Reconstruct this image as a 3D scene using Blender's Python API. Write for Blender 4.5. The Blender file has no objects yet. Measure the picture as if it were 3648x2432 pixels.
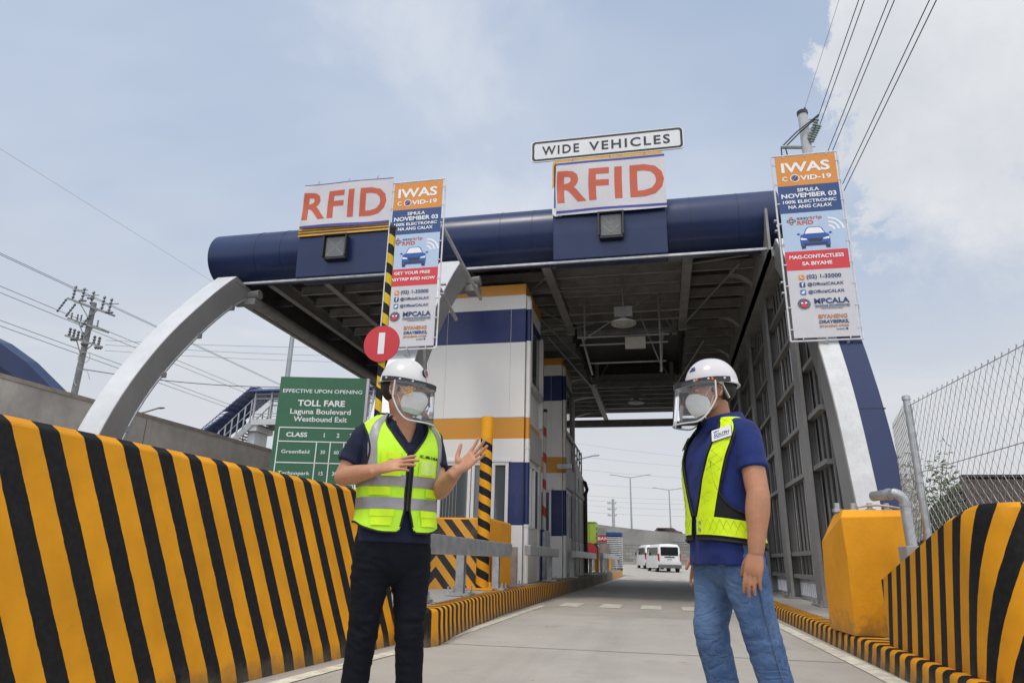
import bpy, bmesh, math, random
import numpy as np
from mathutils import Vector, Matrix, Quaternion
rnd = random.Random(7)
SC = bpy.context.scene
COL = SC.collection
R = math.radians

# ------------------------------------------------------------------ camera
cam_d = bpy.data.cameras.new('camera'); cam = bpy.data.objects.new('camera', cam_d); COL.objects.link(cam)
cam_d.lens = 24.0; cam_d.sensor_width = 36.0; cam_d.clip_start = 0.05; cam_d.clip_end = 3000
CAMH = 0.8
cam.matrix_world = (Matrix.Translation((0, 0, CAMH)) @ Matrix.Rotation(R(12.3), 4, 'Z') @ Matrix.Rotation(R(17.75), 4, 'X')
                    @ Matrix.Rotation(R(-1.287), 4, 'Y') @ Matrix.Rotation(R(90), 4, 'X'))
SC.camera = cam

# ------------------------------------------------------------------ light
SUN_EL, SUN_AZ = 64.0, 205.0      # azimuth: direction the light comes from, degrees clockwise from +Y
sd = bpy.data.lights.new('sun', 'SUN'); sun = bpy.data.objects.new('sun', sd); COL.objects.link(sun)
sd.energy = 1.5; sd.angle = R(12); sd.color = (1.0, 0.93, 0.82)
_to = Vector((math.sin(R(SUN_AZ))*math.cos(R(SUN_EL)), math.cos(R(SUN_AZ))*math.cos(R(SUN_EL)), math.sin(R(SUN_EL))))
sun.rotation_euler = _to.to_track_quat('Z', 'Y').to_euler()
SC.view_settings.view_transform = 'Standard'; SC.view_settings.look = 'None'
SC.view_settings.exposure = 0.0; SC.view_settings.gamma = 1.0

world = bpy.data.worlds.new('World'); SC.world = world; world.use_nodes = True
nt = world.node_tree; nt.nodes.clear()
def N(t, **k):
    n = nt.nodes.new(t)
    for a, b in k.items(): setattr(n, a, b)
    return n
def lk(a, b): nt.links.new(a, b)
def MA(op, a, b=None, c=None, clamp=False):
    n = N('ShaderNodeMath', operation=op); n.use_clamp = clamp
    for i, q in enumerate((a, b, c)):
        if q is None: continue
        if isinstance(q, (int, float)): n.inputs[i].default_value = q
        else: lk(q, n.inputs[i])
    return n.outputs[0]
def SS(x, lo, hi):
    n = N('ShaderNodeMapRange', interpolation_type='SMOOTHSTEP'); lk(x, n.inputs[0])
    n.inputs[1].default_value = lo; n.inputs[2].default_value = hi
    return n.outputs[0]
out = N('ShaderNodeOutputWorld'); bg = N('ShaderNodeBackground')
sky = N('ShaderNodeTexSky', sky_type='NISHITA'); sky.sun_disc = False
sky.sun_elevation = R(SUN_EL); sky.sun_rotation = R(SUN_AZ); sky.air_density = 1.0; sky.dust_density = 1.5; sky.ozone_density = 1.0
tc = N('ShaderNodeTexCoord'); sep = N('ShaderNodeSeparateXYZ'); lk(tc.outputs['Generated'], sep.inputs[0])
dx, dy, dz = sep.outputs
# project the direction on a cloud layer so that clouds flatten towards the horizon
den = MA('ADD', MA('MAXIMUM', dz, 0.0), 0.16)
comb = N('ShaderNodeCombineXYZ'); lk(MA('DIVIDE', dx, den), comb.inputs[0]); lk(MA('DIVIDE', dy, den), comb.inputs[1])
def noise(scale, detail, rough, dist=0.0, off=(0, 0, 0), vec=None):
    m = N('ShaderNodeMapping'); lk(vec or comb.outputs[0], m.inputs[0]); m.inputs['Location'].default_value = off
    n = N('ShaderNodeTexNoise'); lk(m.outputs[0], n.inputs['Vector']); n.inputs['Scale'].default_value = scale
    n.inputs['Detail'].default_value = detail; n.inputs['Roughness'].default_value = rough; n.inputs['Distortion'].default_value = dist
    return n.outputs[0]
wisp = MA('MULTIPLY', SS(noise(1.3, 8, .58, .35, (3.1, 1.7, 0)), .47, .68), SS(noise(.55, 3, .5, 0, (7.7, 2.2, 0)), .40, .60))
veil = SS(noise(.42, 5, .55, .3, (1.3, 5.2, 0)), .40, .64)
# a big cumulus on the right-hand side of the view
side = MA('ADD', MA('MULTIPLY', dx, 1.0), MA('ADD', MA('MULTIPLY', dy, -.30), MA('MULTIPLY', dz, -.10)))
cn = noise(5.0, 9, .66, .2, (0.2, .9, 4.0), tc.outputs['Generated'])
cum = SS(MA('ADD', side, MA('MULTIPLY', MA('SUBTRACT', cn, .5), .46)), -.068, -.045)
cum = MA('MULTIPLY', cum, SS(MA('ADD', dz, MA('MULTIPLY', MA('SUBTRACT', cn, .5), .6)), .24, .46))
cshade = SS(noise(3.0, 6, .6, .1, (2.0, 6.0, 1.0), tc.outputs['Generated']), .30, .70)
haze = MA('SUBTRACT', 1.0, SS(dz, 0.04, 0.54))
def mixc(f, a, b):
    n = N('ShaderNodeMix', data_type='RGBA'); 
    if isinstance(f, float): n.inputs[0].default_value = f
    else: lk(f, n.inputs[0])
    for q, i in ((a, 6), (b, 7)):
        if isinstance(q, tuple): n.inputs[i].default_value = (*q, 1)
        else: lk(q, n.inputs[i])
    return n.outputs[2]
base = N('ShaderNodeVectorMath', operation='SCALE'); lk(sky.outputs[0], base.inputs[0]); base.inputs['Scale'].default_value = 0.12
c1 = mixc(.80, base.outputs[0], (.47, .575, .755))
c1 = mixc(MA('MULTIPLY', veil, .72), c1, (.67, .725, .82))
c1 = mixc(MA('MULTIPLY', wisp, .62), c1, (.77, .80, .86))
c1 = mixc(MA('MULTIPLY', haze, .88), c1, (.725, .73, .74))
cc = mixc(cshade, (.66, .685, .735), (.86, .87, .885))
c1 = mixc(MA('MULTIPLY', cum, .92), c1, cc)
# sky brightness added behind the camera and rightward, to light faces turned that way
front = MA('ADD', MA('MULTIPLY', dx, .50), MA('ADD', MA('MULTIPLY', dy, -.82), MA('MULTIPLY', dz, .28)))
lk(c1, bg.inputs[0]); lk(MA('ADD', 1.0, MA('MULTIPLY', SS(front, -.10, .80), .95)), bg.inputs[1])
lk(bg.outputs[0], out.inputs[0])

# ------------------------------------------------------------------ materials
def s2l(c):
    c = c/255.0
    return c/12.92 if c <= .04045 else ((c+.055)/1.055)**2.4
def rgb(r, g, b): return (s2l(r), s2l(g), s2l(b))
MATS = {}
class NT:
    """small node helper"""
    def __init__(s, name):
        s.m = bpy.data.materials.new(name); s.m.use_nodes = True; s.t = s.m.node_tree
        s.b = s.t.nodes['Principled BSDF']; s.tc = s.t.nodes.new('ShaderNodeTexCoord')
    def n(s, t, **k):
        q = s.t.nodes.new(t)
        for a, b in k.items(): setattr(q, a, b)
        return q
    def l(s, a, b): s.t.links.new(a, b)
    def noise(s, scale, detail=4, rough=.55, coord='Object', stretch=None, dist=0):
        q = s.n('ShaderNodeTexNoise'); src = s.tc.outputs[coord]
        if stretch:
            mp = s.n('ShaderNodeMapping'); mp.inputs['Scale'].default_value = stretch; s.l(src, mp.inputs[0]); src = mp.outputs[0]
        s.l(src, q.inputs['Vector']); q.inputs['Scale'].default_value = scale; q.inputs['Detail'].default_value = detail
        q.inputs['Roughness'].default_value = rough; q.inputs['Distortion'].default_value = dist
        return q.outputs[0]
    def math(s, op, a, b=None, clamp=False):
        q = s.n('ShaderNodeMath', operation=op); q.use_clamp = clamp
        for i, v in enumerate((a, b)):
            if v is None: continue
            if isinstance(v, (int, float)): q.inputs[i].default_value = v
            else: s.l(v, q.inputs[i])
        return q.outputs[0]
    def ss(s, x, lo, hi):
        q = s.n('ShaderNodeMapRange', interpolation_type='SMOOTHSTEP'); s.l(x, q.inputs[0])
        q.inputs[1].default_value = lo; q.inputs[2].default_value = hi
        return q.outputs[0]
    def mix(s, f, a, b, blend='MIX'):
        q = s.n('ShaderNodeMix', data_type='RGBA', blend_type=blend)
        if isinstance(f, (int, float)): q.inputs[0].default_value = f
        else: s.l(f, q.inputs[0])
        for v, i in ((a, 6), (b, 7)):
            if isinstance(v, tuple): q.inputs[i].default_value = (*v, 1)
            else: s.l(v, q.inputs[i])
        return q.outputs[2]
    def bump(s, h, strength=.3, dist=.01):
        q = s.n('ShaderNodeBump'); q.inputs['Strength'].default_value = strength; q.inputs['Distance'].default_value = dist
        s.l(h, q.inputs['Height']); s.l(q.outputs[0], s.b.inputs['Normal'])
    def done(s, col, rough=.5, metal=0., spec=.5):
        if isinstance(col, tuple): s.b.inputs['Base Color'].default_value = (*col, 1)
        else: s.l(col, s.b.inputs['Base Color'])
        if isinstance(rough, (int, float)): s.b.inputs['Roughness'].default_value = rough
        else: s.l(rough, s.b.inputs['Roughness'])
        s.b.inputs['Metallic'].default_value = metal; s.b.inputs['Specular IOR Level'].default_value = spec
        return s.m
def mat(name, col, rough=.5, metal=0., var=.12, vs=3.0, bump=0., bs=40., spec=.5, bd=.004):
    if name in MATS: return MATS[name]
    g = NT(name)
    a = g.noise(vs, 6, .6); b = g.noise(vs*9, 3, .6)
    f = g.math('ADD', g.math('MULTIPLY', a, .7), g.math('MULTIPLY', b, .3))
    lo = tuple(c*(1-var*1.6) for c in col); hi = tuple(min(1, c*(1+var*1.2)) for c in col)
    c = g.mix(g.ss(f, .3, .7), lo, hi)
    if bump: g.bump(g.noise(bs, 5, .6), bump, bd)
    r = g.math('ADD', g.math('MULTIPLY', a, .16), rough-.08)
    MATS[name] = g.done(c, r, metal, spec)
    return MATS[name]
def stripes(name, duty=.5, yel=(.70, .298, .010), blk=(.008, .008, .0085), rough=.55, scuff=1.0):
    """painted stripes along UV.x (one unit per pair)"""
    g = NT(name)
    uv = g.n('ShaderNodeSeparateXYZ'); g.l(g.tc.outputs['UV'], uv.inputs[0])
    wob = g.math('MULTIPLY', g.math('SUBTRACT', g.noise(9, 5, .65), .5), .055)
    f = g.math('FRACT', g.math('ADD', uv.outputs[0], wob))
    k = g.math('GREATER_THAN', f, duty)
    a = g.noise(2.2, 7, .62); fine = g.noise(30, 4, .6)
    y = g.mix(g.ss(a, .3, .72), tuple(c*.84 for c in yel), tuple(c*1.08 for c in yel))
    y = g.mix(g.math('MULTIPLY', g.ss(g.noise(5, 6, .7, stretch=(1, 1, .25)), .56, .80), .22*scuff), y, (.40, .19, .02))
    bk = g.mix(g.ss(fine, .35, .8), blk, tuple(c*2.0 for c in blk))
    c = g.mix(k, y, bk)
    pt = g.ss(g.noise(1.7, 3, .5), .66, .69); c = g.mix(g.math('MULTIPLY', pt, g.math('MULTIPLY', g.math('SUBTRACT', 1.0, k), .35)), c, (.86, .42, .02))     # touched-up patches
    sc = g.noise(5, 7, .75, stretch=(1, .22, 2.2)); c = g.mix(g.math('MULTIPLY', g.ss(sc, .66, .72), .40*scuff), c, (.05, .045, .04))     # rubber scuffs
    ch = g.ss(g.noise(16, 8, .78), .685, .71)          # chips in the paint
    low = g.n('ShaderNodeSeparateXYZ'); g.l(g.tc.outputs['Object'], low.inputs[0])
    c = g.mix(g.math('MULTIPLY', ch, .75*scuff), c, (.36, .31, .24))
    dirt = g.math('MULTIPLY', g.ss(g.math('SUBTRACT', g.math('MULTIPLY', g.noise(7, 6, .7), .34), uv.outputs[1]), .0, .22), .65*scuff)
    c = g.mix(dirt, c, (.13, .105, .075))
    g.bump(g.math('ADD', g.math('MULTIPLY', fine, .5), g.noise(6, 4, .6)), .22, .006)
    return g.done(c, g.math('ADD', g.math('MULTIPLY', a, .2), rough), 0, .22)
def concrete(name, col, stain=.5, streak=True, bump=.35, scale=1.0):
    g = NT(name)
    a = g.noise(.8*scale, 8, .65); b = g.noise(6*scale, 6, .65); fine = g.noise(60, 4, .7)
    c = g.mix(g.ss(a, .28, .72), tuple(q*.72 for q in col), tuple(q*1.12 for q in col))
    c = g.mix(g.math('MULTIPLY', g.ss(b, .52, .80), .5*stain), c, tuple(q*.5 for q in col))
    if streak:
        st = g.noise(3.2, 6, .7, stretch=(1, 1, .10))
        c = g.mix(g.math('MULTIPLY', g.ss(st, .50, .78), .75*stain), c, tuple(q*.42 for q in col))
    g.bump(g.math('ADD', g.math('MULTIPLY', fine, .5), b), bump, .01)
    return g.done(c, .9, 0, .3)
M_white = mat('white_paint', (.72, .71, .69), .45, var=.05, vs=1.5)
M_signw = mat('sign_white', (.70, .70, .71), .4, var=.03)
M_vinyl = mat('vinyl_white', (.56, .55, .575), .5, var=.03, bump=.15, bs=6, bd=.02)
def navy():
    g = NT('navy_panel'); a = g.noise(.7, 6, .6); st = g.noise(2.5, 6, .7, stretch=(1, 1, .10)); d = g.noise(60, 2, .5)
    c = g.mix(g.ss(a, .3, .7), (.009, .020, .075), (.013, .028, .095)); c = g.mix(g.math('MULTIPLY', g.ss(st, .56, .8), .14), c, (.05, .06, .09)); c = g.mix(g.math('MULTIPLY', g.ss(d, .78, .80), .4), c, (.25, .26, .28))
    g.bump(g.noise(.9, 3, .5), .10, .03); return g.done(c, g.math('ADD', g.math('MULTIPLY', a, .16), .24), 0, .42)
M_blue = navy()
M_bblue = mat('booth_blue', (.010, .024, .155), .38, var=.12)
M_bor = mat('booth_orange', (.60, .25, .018), .45, var=.08)
def yellow_block():
    g = NT('yellow_paint'); a = g.noise(1.6, 7, .65); fine = g.noise(40, 5, .7); mid = g.noise(7, 6, .7)
    c = g.mix(g.ss(a, .3, .7), (.70, .285, .010), (.80, .345, .014))
    c = g.mix(g.math('MULTIPLY', g.ss(mid, .55, .78), .35), c, (.52, .22, .02))
    c = g.mix(g.math('MULTIPLY', g.ss(g.noise(19, 7, .75), .70, .73), .6), c, (.36, .30, .22))
    st = g.noise(5, 6, .7, stretch=(1, 1, .12)); c = g.mix(g.math('MULTIPLY', g.ss(st, .56, .8), .35), c, (.34, .17, .03))
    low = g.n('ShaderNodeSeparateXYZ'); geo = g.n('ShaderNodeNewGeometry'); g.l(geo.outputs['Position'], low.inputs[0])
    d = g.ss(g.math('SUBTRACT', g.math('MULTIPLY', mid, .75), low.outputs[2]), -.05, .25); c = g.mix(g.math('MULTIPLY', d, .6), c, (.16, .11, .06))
    g.bump(g.math('ADD', g.math('MULTIPLY', fine, .6), mid), .4, .012); return g.done(c, .62, 0, .25)
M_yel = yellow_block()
M_steel = mat('grey_steel', (.25, .245, .24), .5, .15, var=.10, vs=1.2)
M_steel_d = mat('primer_steel', (.27, .26, .25), .6, .05, var=.15)
M_silver = mat('silver_paint', (.55, .55, .56), .38, .45, var=.07, vs=1.0)
M_arch = mat('arch_grey', (.215, .21, .205), .42, .15, var=.07, vs=1.0)
M_plate_s = mat('arch_silver_front', (.62, .62, .62), .36, .15, var=.06, vs=.8)
M_galv = mat('galvanised', (.42, .43, .44), .42, .65, var=.16, vs=6)
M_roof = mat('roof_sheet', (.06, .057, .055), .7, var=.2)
M_black = mat('black_rubber', (.012, .012, .013), .55, var=.2)
M_dark = mat('dark_housing', (.018, .018, .020), .4, var=.15)
M_red = mat('red_paint', (.52, .022, .032), .42, var=.06)
M_green = mat('board_green', (.022, .112, .052), .5, var=.07)
M_orange_txt = mat('print_orange', (.50, .085, .034), .5, var=.05)
M_org_ban = mat('print_amber', (.66, .255, .04), .5, var=.04)
M_navy_ban = mat('print_navy', (.022, .062, .20), .5, var=.05)
M_lblue_ban = mat('print_pale_blue', (.42, .53, .68), .5, var=.03)
M_red_ban = mat('print_red', (.60, .035, .045), .5, var=.05)
M_grey_txt = mat('print_grey', (.10, .11, .13), .5, var=.05)
M_royal = mat('print_royal', (.02, .085, .36), .5, var=.05)
M_purple = mat('banner_violet', (.045, .05, .28), .5, var=.05)
M_conc = concrete('concrete_wall', (.50, .465, .425))
M_conc_l = concrete('concrete_light', (.33, .315, .29), .35)
M_line = mat('road_paint', (.64, .61, .50), .75, var=.22, vs=7, bump=.2)
M_glass = None
def glass_mat(name, tint, rough=.05):
    g = NT(name); m = g.done(tint, rough, 0, .8); return m
M_window = glass_mat('window_glass', (.085, .10, .105), .06)
M_lens = mat('signal_lens', (.13, .13, .13), .35, var=.05)
M_pole = mat('pole_steel', (.34, .36, .37), .5, .4, var=.1)
M_wire = mat('cable_black', (.055, .056, .06), .6, var=.1)
M_wire_far = mat('cable_grey', (.34, .35, .37), .6, var=.1)

# ------------------------------------------------------------------ mesh building
class MB:
    def __init__(s): s.v = []; s.f = []; s.m = []; s.uv = {}
    def add(s, vs, fs, m=0, uv=None):
        o = len(s.v); s.v += [tuple(p) for p in vs]
        for f in fs: s.f.append(tuple(i+o for i in f)); s.m.append(m)
        if uv is not None:
            for i, q in enumerate(uv): s.uv[o+i] = q
        return s
    def box(s, x0, x1, y0, y1, z0, z1, m=0):
        return s.add([(x, y, z) for z in (z0, z1) for x, y in ((x0, y0), (x1, y0), (x1, y1), (x0, y1))],
                     [(3, 2, 1, 0), (4, 5, 6, 7), (0, 1, 5, 4), (1, 2, 6, 5), (2, 3, 7, 6), (3, 0, 4, 7)], m)
    def beam(s, p, q, w, h, m=0, up=(0, 0, 1)):
        p, q = Vector(p), Vector(q); d = (q-p).normalized(); u = Vector(up)
        if abs(d.dot(u)) > .98: u = Vector((0, 1, 0))
        a = d.cross(u).normalized()*(w/2); b = a.cross(d).normalized()*(h/2)
        vs = [c+i*a+j*b for c in (p, q) for i, j in ((-1, -1), (1, -1), (1, 1), (-1, 1))]
        return s.add(vs, [(3, 2, 1, 0), (4, 5, 6, 7), (0, 1, 5, 4), (1, 2, 6, 5), (2, 3, 7, 6), (3, 0, 4, 7)], m)
    def tube(s, pts, r, n=8, m=0, caps=True):
        pts = [Vector(p) for p in pts]; k = len(pts); rs = r if isinstance(r, (list, tuple)) else [r]*k
        vs = []; ref = None
        for i, p in enumerate(pts):
            t = (pts[min(i+1, k-1)]-pts[max(i-1, 0)])
            t = t.normalized() if t.length > 1e-9 else Vector((0, 0, 1))
            if ref is None: ref = t.orthogonal().normalized()
            ref = (ref-t*ref.dot(t)); ref = ref.normalized() if ref.length > 1e-6 else t.orthogonal().normalized()
            b = t.cross(ref)
            vs += [p+(ref*math.cos(2*math.pi*j/n)+b*math.sin(2*math.pi*j/n))*rs[i] for j in range(n)]
        fs = [(i*n+j, i*n+(j+1) % n, (i+1)*n+(j+1) % n, (i+1)*n+j) for i in range(k-1) for j in range(n)]
        if caps: fs += [tuple(range(n-1, -1, -1)), tuple(range((k-1)*n, k*n))]
        return s.add(vs, fs, m)
    def prism(s, poly, org, ax, ay, depth, m=0):
        """polygon (u,v) swept along ax x ay"""
        o, ax, ay = Vector(org), Vector(ax), Vector(ay); nz = ax.cross(ay).normalized()*depth
        k = len(poly); a = [o+ax*u+ay*v for u, v in poly]
        return s.add(a+[p+nz for p in a], [tuple(range(k-1, -1, -1)), tuple(range(k, 2*k))] +
                     [(i, (i+1) % k, k+(i+1) % k, k+i) for i in range(k)], m)
    def sphere(s, c, r, n=12, m=0, sc=(1, 1, 1)):
        c = Vector(c); vs = []; k = n//2
        for i in range(k+1):
            t = math.pi*i/k
            for j in range(n):
                a = 2*math.pi*j/n
                vs.append((c.x+r*sc[0]*math.sin(t)*math.cos(a), c.y+r*sc[1]*math.sin(t)*math.sin(a), c.z+r*sc[2]*math.cos(t)))
        return s.add(vs, [(i*n+j, (i+1)*n+j, (i+1)*n+(j+1) % n, i*n+(j+1) % n) for i in range(k) for j in range(n)], m)
    def disc(s, c, ax, ay, r, n=24, depth=.01, m=0, r2=None):
        poly = [(r*math.cos(2*math.pi*i/n), r*math.sin(2*math.pi*i/n)) for i in range(n)]
        if r2 is None: return s.prism(poly, c, ax, ay, depth, m)
        c, ax, ay = Vector(c), Vector(ax), Vector(ay); nz = ax.cross(ay).normalized()*depth
        rings = []
        for rr, off in ((r, 0), (r, 1), (r2, 1), (r2, 0)):
            rings += [c+ax*rr*math.cos(2*math.pi*i/n)+ay*rr*math.sin(2*math.pi*i/n)+nz*off for i in range(n)]
        return s.add(rings, [(a*n+i, a*n+(i+1) % n, ((a+1) % 4)*n+(i+1) % n, ((a+1) % 4)*n+i) for a in range(4) for i in range(n)], m)
    def loft(s, rings, m=0, closed=True, caps=False, uv=None):
        k = len(rings[0]); vs = [p for r in rings for p in r]
        fs = [(i*k+j, i*k+(j+1) % k, (i+1)*k+(j+1) % k, (i+1)*k+j) for i in range(len(rings)-1) for j in range(k if closed else k-1)]
        if caps: fs += [tuple(range(k-1, -1, -1)), tuple(range((len(rings)-1)*k, len(rings)*k))]
        return s.add(vs, fs, m, uv)
    def build(s, name, mats, parent=None, smooth=False, bevel=0., segs=2, recalc=True, local=False):
        if not isinstance(mats, (list, tuple)): mats = [mats]
        org = Vector((0, 0, 0)); q = parent
        while q is not None and not local: org += q.location; q = q.parent
        me = bpy.data.meshes.new(name); me.from_pydata([tuple(Vector(v)-org) for v in s.v], [], s.f)
        for m in mats: me.materials.append(m)
        me.polygons.foreach_set('material_index', s.m)
        if s.uv:
            ul = me.uv_layers.new(name='UVMap'); li = np.zeros(len(me.loops), dtype=np.int32); me.loops.foreach_get('vertex_index', li)
            arr = np.array([s.uv.get(int(i), (0., 0.)) for i in range(len(s.v))], dtype=np.float32)[li]
            ul.data.foreach_set('uv', arr.ravel())
        if recalc or bevel:
            bm = bmesh.new(); bm.from_mesh(me)
            if recalc: bmesh.ops.recalc_face_normals(bm, faces=bm.faces)
            if bevel:
                es = [e for e in bm.edges if len(e.link_faces) == 2 and e.calc_face_angle(0) > R(28)]
                bmesh.ops.bevel(bm, geom=es, offset=bevel, segments=segs, affect='EDGES', profile=.5, clamp_overlap=True)
            bm.to_mesh(me); bm.free()
        if smooth:
            me.polygons.foreach_set('use_smooth', [True]*len(me.polygons))
            try: me.set_sharp_from_angle(angle=R(40))
            except Exception: pass
        o = bpy.data.objects.new(name, me); COL.objects.link(o)
        if parent is not None: o.parent = parent
        return o
def tag(o, label=None, cat=None, group=None, kind=None):
    for k, v in (('label', label), ('category', cat), ('group', group), ('kind', kind)):
        if v: o[k] = v
    return o
def thing(name, loc, label, cat, group=None):
    o = bpy.data.objects.new(name, None); COL.objects.link(o); o.location = loc; o.empty_display_size = .2
    return tag(o, label, cat, group)
def children(o): return [c for c in COL.objects if c.parent is o]
def copy_tree(o, loc=None, parent=None):
    c = o.copy(); COL.objects.link(c)
    if parent is not None: c.parent = parent
    if loc is not None: c.location = loc
    for ch in children(o): copy_tree(ch, None, c)
    return c
def struct(o): return tag(o, kind='structure')

BOLDK = .55
def text_mb(mb, body, org, ax, ay, width=None, height=.1, align='L', bold=.0, depth=.004, spacing=1.0, m=0, shear=0.):
    """adds lettering to mb: org = baseline start (or centre), cap height = height"""
    cu = bpy.data.curves.new('t', 'FONT'); cu.body = body; cu.size = 1.0; cu.space_character = spacing
    cu.offset = bold*BOLDK;
    cu.resolution_u = 3; cu.shear = shear; cu.extrude = .001
    ob = bpy.data.objects.new('t', cu); COL.objects.link(ob)
    dg = bpy.context.evaluated_depsgraph_get(); me = bpy.data.meshes.new_from_object(ob.evaluated_get(dg))
    vs = np.array([v.co[:] for v in me.vertices]); fs = [tuple(p.vertices) for p in me.polygons]
    bpy.data.objects.remove(ob); bpy.data.curves.remove(cu); bpy.data.meshes.remove(me)
    if not len(vs): return mb
    x0, x1 = vs[:, 0].min(), vs[:, 0].max(); sy = height/.73
    sx = sy if width is None else width/(x1-x0)
    w = (x1-x0)*sx; off = {'L': 0, 'C': -w/2, 'R': -w}[align]
    o, ax, ay = Vector(org), Vector(ax), Vector(ay); nz = ax.cross(ay).normalized()
    z0, z1 = vs[:, 2].min(), vs[:, 2].max()
    P = [o+ax*((p[0]-x0)*sx+off)+ay*(p[1]*sy)+nz*(depth*((p[2]-z0)/(z1-z0+1e-9))) for p in vs]
    return mb.add(P, fs, m)
AX, AZ = (1, 0, 0), (0, 0, 1)
# =================================================================== SETTING
def road_z(y):
    if y < 42: return 0.0
    if y < 60: t = (y-42)/18; return .14*t*t
    if y < 100: return .14+(y-60)*.0155
    return .76+(y-100)*.012
g = NT('soil'); a = g.noise(.15, 8, .65); b = g.noise(3, 6, .7)
M_soil = g.done(g.mix(g.ss(a, .4, .6), (.13, .115, .085), g.mix(g.ss(b, .4, .6), (.05, .07, .025), (.09, .10, .05))), .95)
struct(MB().add([(-900, -400, -.25), (900, -400, -.25), (900, 1500, -.25), (-900, 1500, -.25)], [(0, 1, 2, 3)]).build('ground', M_soil))

g = NT('road_concrete')
a = g.noise(.35, 8, .65); b = g.noise(2.4, 7, .68); fine = g.noise(45, 5, .75); tr = g.noise(1.6, 5, .6, stretch=(1, .05, 1))
c = g.mix(g.ss(a, .3, .72), (.35, .318, .275), (.455, .422, .372))
c = g.mix(g.math('MULTIPLY', g.ss(b, .5, .82), .45), c, (.22, .20, .175))
c = g.mix(g.math('MULTIPLY', g.ss(tr, .48, .75), .38), c, (.20, .185, .165))
sp = g.noise(9, 2, .5, stretch=(.55, 2.2, 1)); c = g.mix(g.math('MULTIPLY', g.ss(sp, .735, .76), .75), c, (.06, .055, .05))
oil = g.noise(1.1, 6, .7, stretch=(1, .35, 1)); c = g.mix(g.math('MULTIPLY', g.ss(oil, .58, .74), .50), c, (.15, .135, .12))
drip = g.noise(3.2, 7, .8, stretch=(1.2, .5, 1)); c = g.mix(g.math('MULTIPLY', g.ss(drip, .69, .73), .55), c, (.085, .08, .072))
crk = g.math('ABSOLUTE', g.math('SUBTRACT', g.noise(.9, 6, .6, dist=1.2), .5)); c = g.mix(g.math('MULTIPLY', g.math('SUBTRACT', 1.0, g.ss(crk, .0, .004)), g.math('MULTIPLY', g.ss(a, .5, .6), .7)), c, (.09, .08, .07))
sp2 = g.noise(23, 2, .5, stretch=(.7, 1.8, 1)); c = g.mix(g.math('MULTIPLY', g.ss(sp2, .74, .76), .55), c, (.09, .085, .08))
c = g.mix(g.math('MULTIPLY', g.ss(fine, .3, .75), .30), c, (.46, .44, .40))
g.bump(g.math('ADD', fine, g.math('MULTIPLY', b, .6)), .4, .006)
M_road = g.done(c, g.math('ADD', g.math('MULTIPLY', a, .2), .72), 0, .35)
def road_sheet(name, xs, ys, dz, m, mb=None):
    mb = mb or MB()
    vs = [(xf(y), y, road_z(y)+dz) for y in ys for xf in xs]
    k = len(xs)
    mb.add(vs, [(i*k+j, i*k+j+1, (i+1)*k+j+1, (i+1)*k+j) for i in range(len(ys)-1) for j in range(k-1)])
    return mb
YS = [-12, 42] + [42+2*i for i in range(1, 60)]
struct(road_sheet('road', [lambda y: -16-(max(0, y-45)*.4), lambda y: 1.79+(max(0, y-36)*.55)], YS, 0, M_road).build('road', M_road))
# expansion joints: recessed dark lines as thin strips
J = MB()
for y in (-2.5, 2.2, 7.05, 11.6, 16.2, 20.8, 25.4, 30, 34.6, 39.2):
    J.add([(-2.46, y, .003), (1.75, y+.02, .003), (1.75, y+.035, .003), (-2.46, y+.015, .003)], [(0, 1, 2, 3)])
struct(J.build('road_joint', mat('joint_dark', (.075, .07, .062), .9)))
# painted lines
L = MB()
def strip(mb, pts, w, z=.006):
    vs = []
    for x, y in pts: vs += [(x-w/2, y, road_z(y)+z), (x+w/2, y, road_z(y)+z)]
    mb.add(vs, [(2*i, 2*i+1, 2*i+3, 2*i+2) for i in range(len(pts)-1)])
strip(L, [(-2.60, 3.0), (-2.50, 4.5), (-2.38, 6.0), (-2.28, 7.5), (-2.27, 12.0), (-2.25, 13.6)], .13)
strip(L, [(-2.30, 25), (-2.28, 32), (-2.25, 38), (-2.2, 44.5), (-2.0, 47.5), (-1.75, 48.6), (-2.3, 51), (-4.2, 53)], .13)
strip(L, [(1.64, -2), (1.64, 6.5), (1.60, 9.2), (1.55, 12.2), (1.52, 14.0)], .15)
for i in range(5):
    x = -1.97+i*.76
    L.add([(x, 13.55, .006), (x+.38, 13.55, .006), (x+.38, 14.75, .006), (x, 14.75, .006)], [(0, 1, 2, 3)])
for i in range(6):
    x = -2.1+i*.79
    L.add([(x, 36.4, .006), (x+.42, 36.4, .006), (x+.42, 37.7, .006), (x, 37.7, .006)], [(0, 1, 2, 3)])
struct(L.build('road_marking', M_line))

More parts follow.
